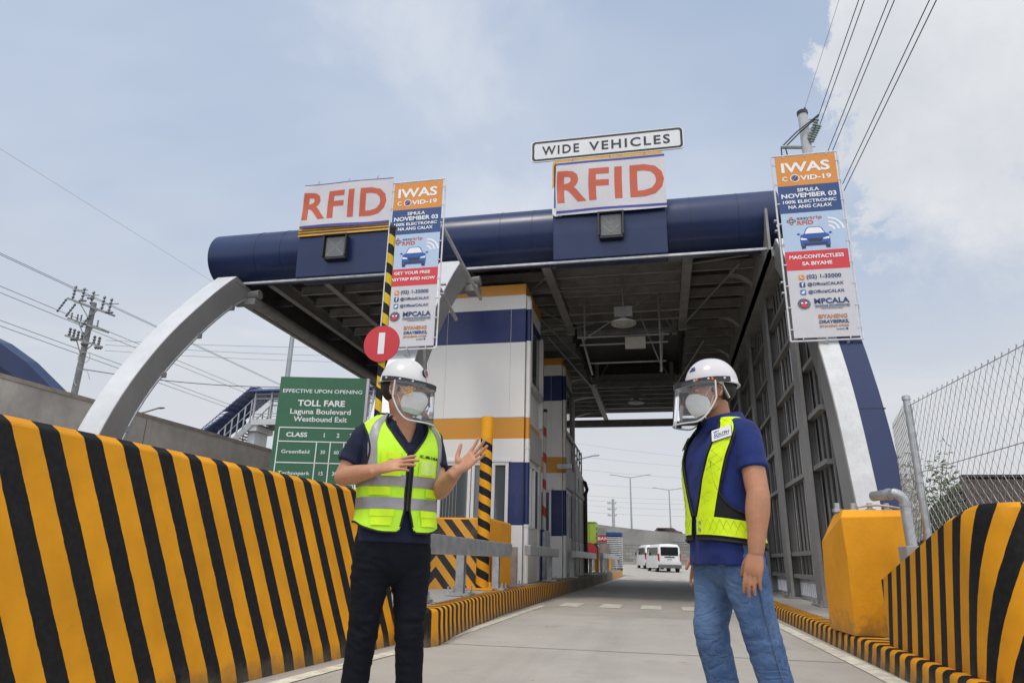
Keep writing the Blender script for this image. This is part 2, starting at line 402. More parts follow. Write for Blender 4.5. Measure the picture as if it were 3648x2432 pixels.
# traffic islands: floor + kerb
M_floor = concrete('island_floor', (.34, .325, .30), .3, streak=False)
M_kerb = stripes('kerb_stripes', .5, scuff=1.2)
M_kerbold = concrete('kerb_worn', (.24, .195, .135), 1.0)
def kerb(path, h, inner, out, mats, r=.045, stripe=.25, phase=0, split=None):
    """path of (x,y); the kerb face is on the side `out` (+1/-1 in x)"""
    mb = MB(); rings = []; uvs = []; s = 0
    # resample
    P = [Vector((x, y)) for x, y in path]; Q = []
    for a, b in zip(P, P[1:]):
        k = max(1, int((b-a).length/.5)); Q += [a.lerp(b, i/k) for i in range(k)]
    Q.append(P[-1])
    for i, p in enumerate(Q):
        if i: s += (p-Q[i-1]).length
        d = (Q[min(i+1, len(Q)-1)]-Q[max(i-1, 0)]).normalized(); n = Vector((d.y, -d.x))*out
        prof = [(.02, 0), (.004, h*.5), (0, h-r)]+[(-r+r*math.cos(t), h-r+r*math.sin(t)) for t in (.4, .8, 1.2, 1.57)]+[(-inner, h+.002)]
        acc = 0
        ring = []
        for j, (u, z) in enumerate(prof):
            if j: acc = acc+math.hypot(u-prof[j-1][0], z-prof[j-1][1])
            ring.append((p.x+n.x*u, p.y+n.y*u, z)); uvs.append(((s+phase)/stripe, max(z, .0) if j < 7 else .3))
        rings.append(ring)
    k = len(rings[0])
    vs = [q for r_ in rings for q in r_]
    fs = []; ms = []
    for i in range(len(rings)-1):
        for j in range(k-1):
            fs.append((i*k+j, i*k+j+1, (i+1)*k+j+1, (i+1)*k+j)); ms.append(1 if split and rings[i][0][1] > split else 0)
    o = len(mb.v); mb.v += vs; mb.f += fs; mb.m += ms
    for i, q in enumerate(uvs): mb.uv[i] = q
    return mb
left_kerb = [(-2.62, 6.80), (-2.40, 6.72), (-2.22, 6.70), (-2.17, 6.85), (-2.26, 7.7), (-2.36, 8.9), (-2.44, 10.6), (-2.47, 12.2), (-2.50, 18.4), (-2.50, 45)]
struct(kerb(left_kerb, .335, .20, 1, None, split=18.5, stripe=.235).build('kerb', [M_kerb, M_kerbold], smooth=True))
struct(kerb([(-2.50, 36), (-2.50, 45.2), (-2.9, 45.8), (-5, 46)], .35, .22, 1, None).build('kerb', [mat('kerb_yellow', (.50, .26, .06), .7, var=.3, vs=4)], smooth=True))
right_kerb = [(1.77, -3), (1.77, 20), (1.80, 36), (2.6, 46), (6, 60)]
struct(kerb(right_kerb, .175, .26, -1, None, split=19, stripe=.25, phase=.05).build('kerb', [M_kerb, M_kerbold], smooth=True))
F = MB()
F.add([(-2.40, 6.9, .33), (-2.46, 8.9, .33), (-2.60, 12.2, .33), (-2.68, 18.4, .33), (-2.68, 45.6, .33), (-6.3, 45.6, .33), (-6.3, 6.3, .33)], [(0, 1, 2, 3, 4, 5, 6)])
F.add([(-6.3, 6.3, .33), (-6.3, 45.6, .33), (-6.3, 45.6, 0), (-6.3, 6.3, 0)], [(0, 1, 2, 3)])
struct(F.build('traffic_island', M_floor))
F = MB(); F.add([(2.0, -3, .172), (2.0, 36, .172), (3.2, 60, .172), (40, 60, .172), (40, -3, .172)], [(0, 1, 2, 3, 4)])
struct(F.build('pavement', M_floor))

# =================================================================== BARRIERS
M_bar = stripes('barrier_stripes', .55)
def barrier():
    rings = []; uvs = []
    ys = [-1.0+.25*i for i in range(31)]+[6.76]
    pr = [(0, 0), (-.005, .12), (-.06, .45), (-.13, .9), (-.205, 1.375), (-.212, 1.388), (-.25, 1.42), (-.50, 1.42), (-.56, 1.38), (-.78, 0)]
    for y in ys:
        x = -2.72+.07*(y-4.6)
        rings.append([(x+u, y, z) for u, z in pr])
        uvs += [((y+.37*(z-1.42)-5.078)/.2665, z) for u, z in pr]
    return MB().loft(rings, closed=True, caps=True, uv=uvs)
tag(barrier().build('barrier_wall', M_bar, bevel=0), 'long concrete barrier with slanting yellow and black stripes beside the navy clad man', 'barrier')

def nose_block():
    path = [(1.86, 6.86-.12*i) for i in range(16)]
    cx, cy, rx, ry = 2.07, 5.0, .21, .40
    path += [(cx-rx*math.cos(t), cy-ry*math.sin(t)) for t in [math.pi*i/16 for i in range(17)]]
    path += [(2.28, 5.0+.12*i) for i in range(1, 17)]
    s = 0; rings = []; uvs = []; S = []
    for i, p in enumerate(path):
        if i: s += math.dist(p, path[i-1])
        S.append(s)
    sc = S[16+8]
    def top(y): 
        t = min(1, max(0, (6.86-y)/1.6)); return .72+.40*t if t < 1 else 1.12+.07*min(1, (5.26-y)/.5) if y < 5.26 else 1.12
    for p, s in zip(path, S):
        q = min(s, 2*sc-s)
        gl = .30+.12*max(0, min(1, (q-1.6)/.6))
        h = top(p[1]); 
        ring = []
        c = Vector((2.07, max(5.05, p[1]) if p[1] > 5.0 else 5.05))
        d = (Vector(p)-c); d = d.normalized() if d.length > 1e-5 else Vector((0, -1))
        for k, (ins, z) in enumerate([(0, 0)]+[(0, h*.97*j/8) for j in range(1, 9)]+[(.03, h)]):
            ring.append((p[0]-d.x*ins, p[1]-d.y*ins, .176+z-.176*(z/h)))
            zz = z/1.2
            uvs.append(((q-gl*(z-.2)-.39)/.236, z+.08))
        ring.append((2.07, max(p[1], 5.02), h)); uvs.append(((q-gl*(h-.2)-.39)/.236, 1))
        rings.append(ring)
    return MB().loft(rings, closed=False, uv=uvs)
tag(nose_block().build('barrier_nose', stripes('nose_stripes', .53), smooth=True), 'rounded concrete barrier end with upright yellow and black stripes on the right kerb', 'barrier')

def chevron_block():
    t = thing('crash_block', (-3.9, 11.5, .33), 'low concrete crash block with yellow and black chevrons behind the guard rail', 'crash block')
    g = NT('chevron_paint'); sx = g.n('ShaderNodeSeparateXYZ'); g.l(g.tc.outputs['UV'], sx.inputs[0])
    u = g.math('ABSOLUTE', g.math('SUBTRACT', sx.outputs[0], 0.0)); f = g.math('FRACT', g.math('ADD', g.math('MULTIPLY', u, 3.4), g.math('MULTIPLY', sx.outputs[1], 2.87)))
    c = g.mix(g.math('GREATER_THAN', f, .5), (.66, .30, .022), (.015, .015, .016)); n = g.noise(3, 6, .6)
    c = g.mix(g.math('MULTIPLY', g.ss(n, .5, .8), .3), c, (.35, .22, .08)); g.bump(g.noise(30, 4, .6), .2, .005)
    m = g.done(c, .55)
    b = MB(); x0, x1, y0, y1, z0, z1 = -4.62, -2.80, 11.45, 13.2, .33, 1.47
    b.box(x0, x1, y0+.002, y1, z0, z1)
    b.build('block', M_yel, t, bevel=.04)
    p = MB().add([(x0+.02, y0, z0), (x1-.02, y0, z0), (x1-.02, y0, z1-.03), (x0+.02, y0, z1-.03)], [(0, 1, 2, 3)], uv=[(x0+.02+3.71, 0), (x1-.02+3.71, 0), (x1-.02+3.71, z1-.03-z0), (x0+.02+3.71, z1-.03-z0)])
    p.build('chevron_face', m, t, recalc=False)
chevron_block()

def bollard():
    t = thing('bollard', (-2.90, 11.43, .33), 'tall yellow and black spiral striped pole bolted in front of the booth', 'bollard')
    n, r = 28, .105; rings = []; uv = []
    for i in range(41):
        z = .35+2.45*i/40
        rings.append([(-2.90+r*math.cos(2*math.pi*j/n), 11.43+r*math.sin(2*math.pi*j/n), z) for j in range(n+1)])
        uv += [((z-.35)/.262+1.15*j/n*1.0*(1), 1) for j in range(n+1)]
    sp = MB().loft(rings, closed=False, uv=uv).build('striped_sleeve', stripes('bollard_stripes', .5, scuff=.3), t, smooth=True)
    MB().tube([(-2.90, 11.43, 2.80), (-2.90, 11.43, 3.17)], .105, 28).build('post_top', M_yel, t, smooth=True)
    b = MB().box(-3.12, -2.68, 11.21, 11.65, .335, .365)
    for sx in (-1, 1):
        for sy in (-1, 1):
            b.tube([(-2.9+sx*.17, 11.43+sy*.17, .36), (-2.9+sx*.17, 11.43+sy*.17, .46)], .018, 6)
            b.tube([(-2.9+sx*.17, 11.43+sy*.17, .365), (-2.9+sx*.17, 11.43+sy*.17, .392)], .033, 6)
    b.build('base_plate', M_yel, t)
bollard()

def guard_rail(x, y0, y1, z, posts, label, h=.22, cutend=False):
    t = thing('guard_rail', (x, y0, .33), label, 'guard rail', 'silver guard rails along the toll island')
    b = MB(); b.box(x-.06, x+.06, y0, y1, z-h, z); b.build('rail', M_galv, t, bevel=.012)
    for py in posts:
        p = MB(); px = x-.12
        p.box(px-.055, px+.055, py-.06, py-.048, .36, z-h*.3); p.box(px-.055, px+.055, py+.048, py+.06, .36, z-h*.3); p.box(px-.006, px+.006, py-.048, py+.048, .36, z-h*.3)
        p.box(px-.17, px+.17, py-.17, py+.17, .337, .368)
        for sx in (-1, 1):
            for sy in (-1, 1):
                p.tube([(px+sx*.13, py+sy*.13, .36), (px+sx*.13, py+sy*.13, .45)], .014, 6); p.tube([(px+sx*.13, py+sy*.13, .368), (px+sx*.13, py+sy*.13, .395)], .026, 6)
        p.build('post', M_galv, t)
    return t
guard_rail(-2.58, 7.0, 11.95, 1.07, (7.6, 9.45, 11.55), 'nearest silver guard rail in front of the chevron block')
guard_rail(-2.62, 13.9, 17.9, 1.10, (13.2, 17.5), 'silver guard rail along the side of the front booth', .2)
guard_rail(-2.62, 21.4, 28.2, 1.12, (21.9, 27.6), 'silver guard rail along the side of the rear booth', .2)
guard_rail(-2.66, 32, 44.5, 1.20, (33, 37, 41, 44), 'farthest silver guard rail beside the green generator', .22)

def foot_block():
    x0, x1 = 1.76, 2.36
    b = MB()
    f = [(7.70, .174), (7.62, .87), (7.50, 1.00), (7.56, 1.31), (7.66, 1.37)]
    fl = [(1.785, 7.66, .174), (1.775, 7.58, .87), (1.755, 7.56, 1.28), (1.80, 7.64, 1.36)]
    fr = [(2.36, 7.75, .174), (2.40, 7.60, .87), (2.42, 7.57, 1.30), (2.38, 7.64, 1.36)]
    bl = [(1.735, 8.5, .174), (1.73, 8.5, .7), (1.735, 8.45, 1.07), (1.90, 8.5, 1.36)]
    br = [(2.70, 9.2, .174), (2.70, 9.2, .7), (2.70, 9.2, 1.08), (2.68, 9.0, 1.36)]
    vs = fl+fr+br+bl; k = 4
    fs = []
    for a in range(4):
        for j in range(3): fs.append((a*k+j, ((a+1) % 4)*k+j, ((a+1) % 4)*k+j+1, a*k+j+1))
    fs += [(3, 7, 11, 15), (0, 12, 8, 4)]
    b.add(vs, fs)
    t = thing('arch_footing', (2.2, 8.3, .174), 'plain yellow concrete footing under the right end of the canopy arch', 'footing')
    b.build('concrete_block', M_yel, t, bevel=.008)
    for x in (1.82, 1.98, 2.14, 2.30):
        q = MB(); q.tube([(x, 7.95, 1.35), (x, 7.95, 1.45)], .028, 8); q.tube([(x, 7.95, 1.36), (x, 7.95, 1.39)], .05, 6)
        q.build('anchor_bolt', M_galv, t)
    q = MB(); q.tube([(2.0+.1*i, 7.86+.03*math.sin(i*1.1), 1.40+.025*math.sin(i*.9)) for i in range(6)], .011, 6)
    q.build('cable', M_galv, t)
foot_block()

def drain_pipe():
    t = thing('drain_pipe', (2.2, 7.05, .3), 'grey elbow pipe coming down in front of the yellow footing', 'pipe')
    p = [(2.12, 8.5, 1.47), (2.15, 7.5, 1.47)]
    p = [(2.02, 7.35, 1.465), (2.12, 7.15, 1.47)]+[(2.12+.09*math.sin(a), 7.08, 1.38+.09*math.cos(a)) for a in (.2, .5, .8, 1.1, 1.4)]+[(2.21, 7.08, 1.3), (2.215, 7.08, .98)]
    MB().tube(p, .047, 14).build('pipe', M_galv, t, smooth=True)
    MB().tube([(2.21, 7.08, 1.35), (2.21, 7.08, 1.375)], .053, 14).tube([(2.10, 7.18, 1.47), (2.117, 7.15, 1.47)], .053, 14).build('collar', M_galv, t, smooth=True)
    MB().box(2.13, 2.36, 6.96, 7.2, .174, 1.0).build('plinth', M_conc_l, t, bevel=.01)
drain_pipe()

# =================================================================== TOLL CANOPY
def arch_pts(n=22):
    o = [(9.75, .95), (9.85, 1.36), (10.02, 1.94), (10.25, 2.78), (10.63, 3.66), (11.14, 4.50), (11.57, 5.12), (12.2, 5.86), (12.86, 6.62), (13.4, 7.13)]
    i = [(10.45, .95), (10.5, 1.36), (10.6, 1.94), (10.78, 2.78), (11.05, 3.49), (11.67, 4.45), (12.38, 5.34), (13.19, 6.21), (13.7, 6.66), (14.2, 7.0)]
    def rs(p):
        a = np.array(p); d = np.r_[0, np.cumsum(np.hypot(*np.diff(a, axis=0).T))]; t = np.linspace(0, d[-1], n)
        x = np.stack([np.interp(t, d, a[:, 0]), np.interp(t, d, a[:, 1])], 1)
        for _ in range(3): x[1:-1] = (x[:-2]+2*x[1:-1]+x[2:])/4
        return x
    return rs(o), rs(i)
AO, AI = arch_pts()
def arch(x0, x1, dy=0):
    rings = []
    for (yo, zo), (yi, zi) in zip(AO, AI): rings.append([(x0, yo+dy, zo), (x1, yo+dy, zo), (x1, yi+dy, zi), (x0, yi+dy, zi)])
    return MB().loft(rings, caps=True)
CAN = thing('toll_canopy', (-3.5, 20, 0), 'big toll plaza canopy with navy tube fascia and silver arches', 'canopy')
CX0, CX1 = -10.9, 2.75
def tube_fascia():
    n = 40; yc, zc, r = 14.42, 8.03, .68
    b = MB(); rings = []
    for x in (CX0, CX0+.02, CX1-.02, CX1):
        rr = r-.02 if x in (CX0, CX1) else r
        rings.append([(x, yc+rr*math.cos(2*math.pi*j/n), zc+rr*math.sin(2*math.pi*j/n)) for j in range(n)])
    b.loft(rings, caps=True)
    return b
tube_fascia().build('fascia_tube', M_blue, CAN, smooth=True)
# seams of the tube's sheets
sm = MB()
for x in (-9.6, -8.9, -4.9, -3.35, -2.6, .9, 1.9): sm.tube([(x, 14.42+.682*math.cos(t), 8.03+.682*math.sin(t)) for t in [math.pi*(.5+i/20) for i in range(21)]], .006, 4)
sm.build('sheet_seam', mat('seam_navy', (.006, .010, .04), .5), CAN)
def fascia_box(x0, x1):
    b = MB(); pr = [(13.70, 7.13), (13.66, 7.75), (13.66, 8.35), (14.3, 8.60), (14.6, 8.3), (14.2, 7.13)]
    b.loft([[(x, y, z) for y, z in pr] for x in (x0, x1)], caps=True)
    return b
for x0, x1 in ((-2.10, .39), (-8.35, -6.05)):
    fb = fascia_box(x0, x1).build('fascia_box', M_blue, CAN, bevel=.02)
for x0, x1, m2 in ((-10.22, -9.70, None), (-4.63, -4.11, None)):
    arch(x0, x1).build('arch', M_arch, CAN, bevel=.008)
    q = MB(); q.loft([[(x0+.012, yo-.008, zo), (x1-.012, yo-.008, zo), (x1-.012, yo-.001, zo-.001), (x0+.012, yo-.001, zo-.001)] for yo, zo in AO], caps=True); q.build('arch_front_plate', M_plate_s, CAN)
arch(2.50, 3.14).build('arch', M_arch, CAN, bevel=.012)
# white front plate and navy cladding of the right arch
fp = MB()
fp.loft([[(2.515, yo-.012, zo), (2.50+.30+.02*k/21, yo-.012, zo), (2.50+.30+.02*k/21, yo-.001, zo-.001), (2.515, yo-.001, zo-.001)] for k, (yo, zo) in enumerate(AO)], caps=True).build('arch_front_plate', mat('plate_white', (.57, .57, .57), .45, var=.10, vs=2.5), CAN)
ncl = MB(); ncl.loft([[(2.803+.02*k/21, yo-.016, zo), (3.10+.10*k/21, yo-.016, zo), (3.16+.08*k/21, yo+.6, zo-.1), (3.145, yo+.6, zo-.1), (3.143, yo-.001, zo-.001), (2.803+.02*k/21, yo-.001, zo-.001)] for k, (yo, zo) in enumerate(AO)], caps=True)
ncl.build('arch_cladding', M_blue, CAN)
sb = MB()
for k in (6, 12, 17): sb.box(2.81, 3.16, AO[k][0]-.02, AO[k][0]+.02, AO[k][1]-.008, AO[k][1]+.008)
sb.build('cladding_seam', M_dark, CAN)
# brackets at the arch heads and service pipe below the left arch
for xc in (-9.96, -4.37, 2.76):
    br = MB()
    br.box(xc-.27, xc+.27, 13.35, 13.75, 6.98, 7.03); br.box(xc-.25, xc+.25, 13.6, 14.3, 6.7, 6.98)
    br.tube([(xc+.25, 14.0, 6.85), (xc+.55, 14.0, 6.88)], .12, 12); br.box(xc+.22, xc+.52, 13.85, 14.2, 6.58, 6.74)
    br.build('arch_bracket', M_arch, CAN, bevel=.01)
pp = MB(); pp.tube([(-9.73, y+.02, z-.02) for y, z in AI], .035, 6)
for y, z in AI[2::4]: pp.box(-9.79, -9.66, y-.03, y+.07, z-.08, z+.02)
pp.build('conduit', M_galv, CAN)
gt = MB(); gt.beam((CX0+.6, 13.78, 7.10), (CX1-.2, 13.77, 7.09), .07, .05); gt.build('fascia_trim', M_galv, CAN)
RZ = 7.95; YE = 34.0
rf = MB()
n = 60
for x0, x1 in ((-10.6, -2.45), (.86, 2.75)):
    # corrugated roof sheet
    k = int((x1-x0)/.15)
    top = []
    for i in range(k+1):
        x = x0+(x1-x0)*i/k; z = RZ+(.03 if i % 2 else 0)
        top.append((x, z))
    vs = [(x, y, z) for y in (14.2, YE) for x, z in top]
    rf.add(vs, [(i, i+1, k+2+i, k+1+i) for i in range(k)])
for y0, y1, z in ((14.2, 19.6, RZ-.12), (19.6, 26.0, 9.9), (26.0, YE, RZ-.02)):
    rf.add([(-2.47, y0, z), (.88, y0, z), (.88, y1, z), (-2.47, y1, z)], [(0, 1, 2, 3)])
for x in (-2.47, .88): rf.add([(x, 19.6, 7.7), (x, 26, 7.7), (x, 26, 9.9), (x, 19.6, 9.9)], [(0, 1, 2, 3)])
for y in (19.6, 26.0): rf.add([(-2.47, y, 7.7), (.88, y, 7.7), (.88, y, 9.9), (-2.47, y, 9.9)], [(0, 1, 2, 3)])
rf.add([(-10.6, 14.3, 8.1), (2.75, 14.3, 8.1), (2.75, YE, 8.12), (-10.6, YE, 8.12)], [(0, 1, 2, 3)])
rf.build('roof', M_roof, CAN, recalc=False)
for y0, y1, z in ((14.9, 18.6, RZ-.14), (26.1, 33.5, RZ-.05)):
    q = MB()
    for i in range(int((y1-y0)/.62)): q.box(-2.35, .78, y0+i*.62+.01, y0+i*.62+.61, z, z+.015)
    q.build('ceiling_panel', mat('ceiling_grey', (.40, .375, .345), .6, var=.12), CAN)
for x in (-9.6, -8.1, -6.0, -4.6, -2.42, .84):
    segs = ((14.4, 19.3), (26.0, 33.0)) if x in (-2.42, .84) else ((14.4, YE-.2),)
    for y0, y1 in segs:
        b = MB(); w = .22 if x in (-2.42, .84) else .16
        b.box(x-w/2, x+w/2, y0, y1, 7.40, 7.425); b.box(x-.008, x+.008, y0, y1, 7.425, 7.74); b.box(x-w/2, x+w/2, y0, y1, 7.74, 7.76)
        if x in (-2.42, .84) and y0 < 20: b.box(x-.12, x+.12, y1-.02, y1+.16, 7.28, 7.5)
        b.build('roof_beam', M_steel_d, CAN)
py = [14.95, 15.6, 16.25, 16.9, 17.55]
for y in py:
    MB().box(-2.3, .73, y-.035, y+.035, 7.50, 7.515).box(-2.3, .73, y-.006, y+.006, 7.51, 7.70).build('purlin', M_steel_d, CAN)
for y in (18.0, 18.7, 25.8, 26.0): MB().box(-2.3, .73, y-.06, y+.06, 7.40, 7.42).box(-2.3, .73, y-.01, y+.01, 7.42, 7.72).build('purlin', M_steel_d, CAN)
for y in (26.9, 27.6, 28.4, 29.2, 30.1, 31.0): MB().box(-2.3, .73, y-.035, y+.035, 7.52, 7.535).box(-2.3, .73, y-.006, y+.006, 7.53, 7.72).build('purlin', M_steel_d, CAN)
yy = 14.8
while yy < 33.4:
    MB().box(-9.3, -2.55, yy-.035, yy+.035, 7.50, 7.515).box(-9.3, -2.55, yy-.006, yy+.006, 7.51, 7.74).build('purlin', M_steel_d, CAN)
    MB().box(.97, 2.45, yy-.035, yy+.035, 7.50, 7.515).box(.97, 2.45, yy-.006, yy+.006, 7.51, 7.74).build('purlin', M_steel_d, CAN)
    yy += .86
# end gutter and left eave
b = MB(); b.beam((-10.6, YE, 7.36), (2.75, YE, 7.36), .16, .26); b.beam((-10.6, YE+.15, 7.52), (2.75, YE+.15, 7.52), .12, .2); b.build('end_gutter', M_steel_d, CAN)
b = MB(); b.tube([(-10.25, 14.2, 7.12), (-10.2, YE, 7.12)], .16, 12); b.box(-10.5, -10.38, 14.2, YE, 6.98, 8.0); b.build('eave_gutter', M_steel_d, CAN, smooth=True)
b = MB(); b.box(-10.3, -10.2, 14.6, YE, 7.3, 8.0)
for y in range(16, 34, 3): b.box(-10.22, -9.7, y-.05, y+.05, 7.35, 7.55)
b.build('eave_wall', M_roof, CAN)
# portal frames curving up from the wall and over the booths
def portal(xa, xb, y, n=9):
    mb = MB(); pts = []
    for i in range(n+1):
        a = math.pi/2*i/n; pts.append((xa+(xb-xa)*(1-math.cos(a)), 6.6+1.1*math.sin(a)))
    for (x, z), (x2, z2) in zip(pts, pts[1:]): mb.beam((x, y, z), (x2, y, z2), .28, .26, up=(0, 1, 0))
    return mb
for y in (16.2, 19.3, 22.4, 25.5, 28.6, 31.7):
    portal(2.75, 1.9, y).build('portal_frame', M_steel_d, CAN)
    portal(-4.6, -2.62, y+.3).build('portal_frame', M_steel_d, CAN)
for a, b_ in (((-4.4, 15.2, 7.6), (-2.5, 18.6, 7.4)), ((-2.5, 15.2, 7.4), (-4.4, 18.6, 7.6)), ((-3.3, 16.5, 7.3), (-2.3, 20.6, 6.9)), ((-3.1, 19.2, 7.2), (-2.4, 25.6, 7.2)),
              ((.9, 15.2, 7.5), (2.2, 14.9, 7.5)), ((2.0, 15.0, 7.35), (.9, 19.0, 7.35)), ((1.5, 20.5, 7.3), (.8, 25.8, 7.3)), ((-2.35, 19.2, 7.4), (-1.6, 18.7, 7.4)), ((.8, 19.2, 7.4), (2.1, 20.3, 7.4))):
    MB().tube([a, b_], .028, 6).build('brace_rod', M_steel, CAN)
for y, zb, hb in ((19.8, 7.45, .12), (25.7, 7.3, .25)):
    hz = MB()
    for x in (-2.2, .62): hz.box(x-.07, x+.07, y-.07, y+.07, 7.3, 9.9)
    hz.beam((-2.2, y, zb), (.62, y, zb), .08, hb)
    for x0, x1 in ((-2.2, -.8), (.62, -.8)): hz.tube([(x0, y, 7.4), (x1, y, 9.8)], .03, 6)
    hz.build('monitor_frame', M_steel_d, CAN)
# ---- right-hand side wall
for y in (13.2, 16.22, 19.3, 22.35, 25.4, 28.45, 31.5):
    b = MB(); top = 6.85
    b.box(2.58, 2.64, y-.25, y+.25, .18, top); b.box(2.64, 2.98, y-.012, y+.012, .18, top); b.box(2.98, 3.04, y-.25, y+.25, .18, top)
    b.box(2.50, 3.1, y-.36, y+.36, .176, .20)
    for sx in (2.54, 3.05):
        for sy in (-.32, .32): b.tube([(sx, y+sy, .2), (sx, y+sy, .27)], .02, 6)
    b.build('wall_column', M_steel, CAN)
b = MB(); b.box(2.40, 3.05, 13.6, YE, 6.85, 7.0); b.box(2.40, 2.45, 13.6, YE, 6.85, 7.95); b.build('eave_girder', M_steel_d, CAN)
for z in (.62, 1.05, 1.55+.0, 2.45, 3.35, 4.25, 5.15, 6.05):
    if z == 1.55: continue
    MB().box(2.66, 2.78, 12.0, YE-.5, z-.04, z+.04).build('wall_rail', M_steel, CAN)
# corrugated cladding outside of the rails
k = 75; top = []
for i in range(k*2+1):
    y = 11.2+(YE-11.2)*i/(2*k); top.append((2.83+(.07 if (i//2) % 2 else 0), y))
def wtop(y): return 7.9 if y > 13.6 else 1.6+max(0, (y-11.2))*2.6
cl = MB(); vs = [(x, y, .55) for x, y in top]+[(x, y, wtop(y)) for x, y in top]
cl.add(vs, [(i, i+1, 2*k+2+i, 2*k+1+i) for i in range(2*k)]); cl.build('wall_cladding', mat('wall_sheet', (.085, .085, .086), .5, .1, var=.2), CAN, recalc=False)
lr = MB()
for i in range(60): y = 12.0+i*.36; lr.box(2.775, 2.80, y-.03, y+.03, .65, wtop(y)-.3)
lr.build('wall_rib', M_steel, CAN)
lw = MB()
for i in range(120):
    y = 12.0+i*.18; lw.box(2.80, 2.825, y-.012, y+.012, .20, .60)
lw.box(2.79, 2.835, 11.9, 33.6, .22, .25); lw.box(2.79, 2.835, 11.9, 33.6, .50, .53)
lw.build('wall_grille', mat('grille_white', (.55, .55, .56), .5), CAN)
for y in (14.3, 15.4, 17.5, 18.4, 20.6, 21.4, 23.6, 24.6): MB().tube([(2.74, y, .6), (2.74, y, 5.9)], .018, 5).build('sag_rod', M_galv, CAN)

# ceiling lamps and antenna gantry
def ceiling_lamp(x, y, z, label):
    t = thing('ceiling_lamp', (x, y, z), label, 'lamp', 'round lamps hanging below the canopy roof')
    prof = [(.30, 0), (.31, .035), (.26, .06), (.12, .10), (.09, .16)]
    MB().loft([[(x+r*math.cos(2*math.pi*j/32), y+r*math.sin(2*math.pi*j/32), z+h) for j in range(32)] for r, h in prof], caps=True).build('reflector', mat('lamp_grey', (.40, .39, .37), .5), t, smooth=True)
    d = MB(); d.disc((x, y, z-.012), (1, 0, 0), (0, -1, 0), .24, 28, -.01, 0, .20); d.disc((x, y, z-.012), (1, 0, 0), (0, -1, 0), .14, 24, -.01, 0, .11); d.sphere((x, y, z-.005), .07, 12, 0, (1, 1, .3))
    d.build('lens', mat('lamp_lens', (.52, .52, .50), .3), t)
    b = MB(); b.box(x-.22, x+.22, y-.13, y+.13, z+.16, z+.42)
    for i in range(9): b.box(x-.21+i*.05, x-.20+i*.05, y-.15, y+.15, z+.17, z+.41)
    b.build('driver_box', mat('driver_grey', (.30, .29, .28), .5), t)
    MB().tube([(x, y, z+.42), (x, y, 7.7)], .022, 8).tube([(x, y, 7.2), (x-.7, y, 7.28), (x-2.0, y-.1, 7.3)], .012, 6).build('hanger', M_steel, t)
ceiling_lamp(-.70, 16.0, 6.36, 'nearer round lamp hanging in the front bay of the canopy')
ceiling_lamp(-.75, 26.0, 6.62, 'smaller farther round lamp hanging in the rear bay of the canopy')
def gantry():
    t = thing('antenna_gantry', (-.8, 17, 5.5), 'hanging pipe frame carrying a flat antenna box under the roof', 'gantry')
    b = MB()
    b.tube([(-1.96, 17, 6.39), (.40, 17, 6.39)], .03, 8); b.tube([(-1.89, 17, 6.18), (.36, 17, 6.18)], .025, 8); b.tube([(-1.74, 17.6, 5.85), (.30, 17.6, 5.85)], .025, 8)
    b.tube([(-1.76, 17, 7.7), (-1.76, 17, 6.3)], .025, 8); b.tube([(.17, 17, 7.7), (.17, 17, 5.4)], .028, 8)
    b.tube([(-1.83, 17, 6.42), (-1.62, 17.5, 5.5)], .03, 8); b.tube([(.24, 17, 6.45), (.15, 17.4, 5.5)], .03, 8)
    b.tube([(-1.76, 17, 6.35), (.16, 17, 7.6)], .022, 8); b.tube([(-.3, 17.1, 6.9), (.16, 17.4, 5.7)], .018, 8)
    b.build('pipe_frame', M_steel, t, smooth=True)
    MB().box(-.72, -.20, 16.93, 17.02, 6.02, 6.34).build('antenna_box', mat('antenna_cream', (.36, .34, .29), .5), t, bevel=.012)
gantry()

# =================================================================== SIGNS ON THE FASCIA
def rrect(x0, x1, z0, z1, r, n=5):
    P = []
    for cx, cz, a0 in ((x1-r, z1-r, 0), (x0+r, z1-r, 90), (x0+r, z0+r, 180), (x1-r, z0+r, 270)):
        P += [(cx+r*math.cos(R(a0+90*i/n)), cz+r*math.sin(R(a0+90*i/n))) for i in range(n+1)]
    return P
def fp_(mb, x0, x1, z0, z1, y, r, d, m=0): return mb.prism(rrect(x0, x1, z0, z1, r), (0, y, 0), AX, AZ, d, m)
def wide_sign():
    t = thing('lane_sign', (-.88, 13.7, 9.6), 'long white sign with black border reading WIDE VEHICLES', 'sign')
    x0, x1, z0, z1, y = -2.63, .86, 9.67, 10.24, 13.72
    fp_(MB(), x0, x1, z0, z1, y+.03, .09, .03).build('sign_panel', M_signw, t)
    b = MB(); o = rrect(x0+.025, x1-.025, z0+.025, z1-.025, .08); i = rrect(x0+.075, x1-.075, z0+.075, z1-.075, .05); k = len(o)
    b.add([(u, y-.004, v) for u, v in o]+[(u, y-.004, v) for u, v in i], [(j, (j+1) % k, k+(j+1) % k, k+j) for j in range(k)])
    b.build('border', M_dark, t)
    m = MB(); text_mb(m, 'WIDE', (-2.37, y-.002, 9.845), AX, AZ, 0.87, .235, 'L', .036, .004, 1.25)
    text_mb(m, 'VEHICLES', (-1.27, y-.002, 9.845), AX, AZ, 1.83, .235, 'L', .036, .004, 1.25); m.build('lettering', M_dark, t)
    for x in (-1.72, .02): MB().box(x-.03, x+.03, 13.76, 13.82, 9.4, 9.9).build('post', M_dark, t)
wide_sign()
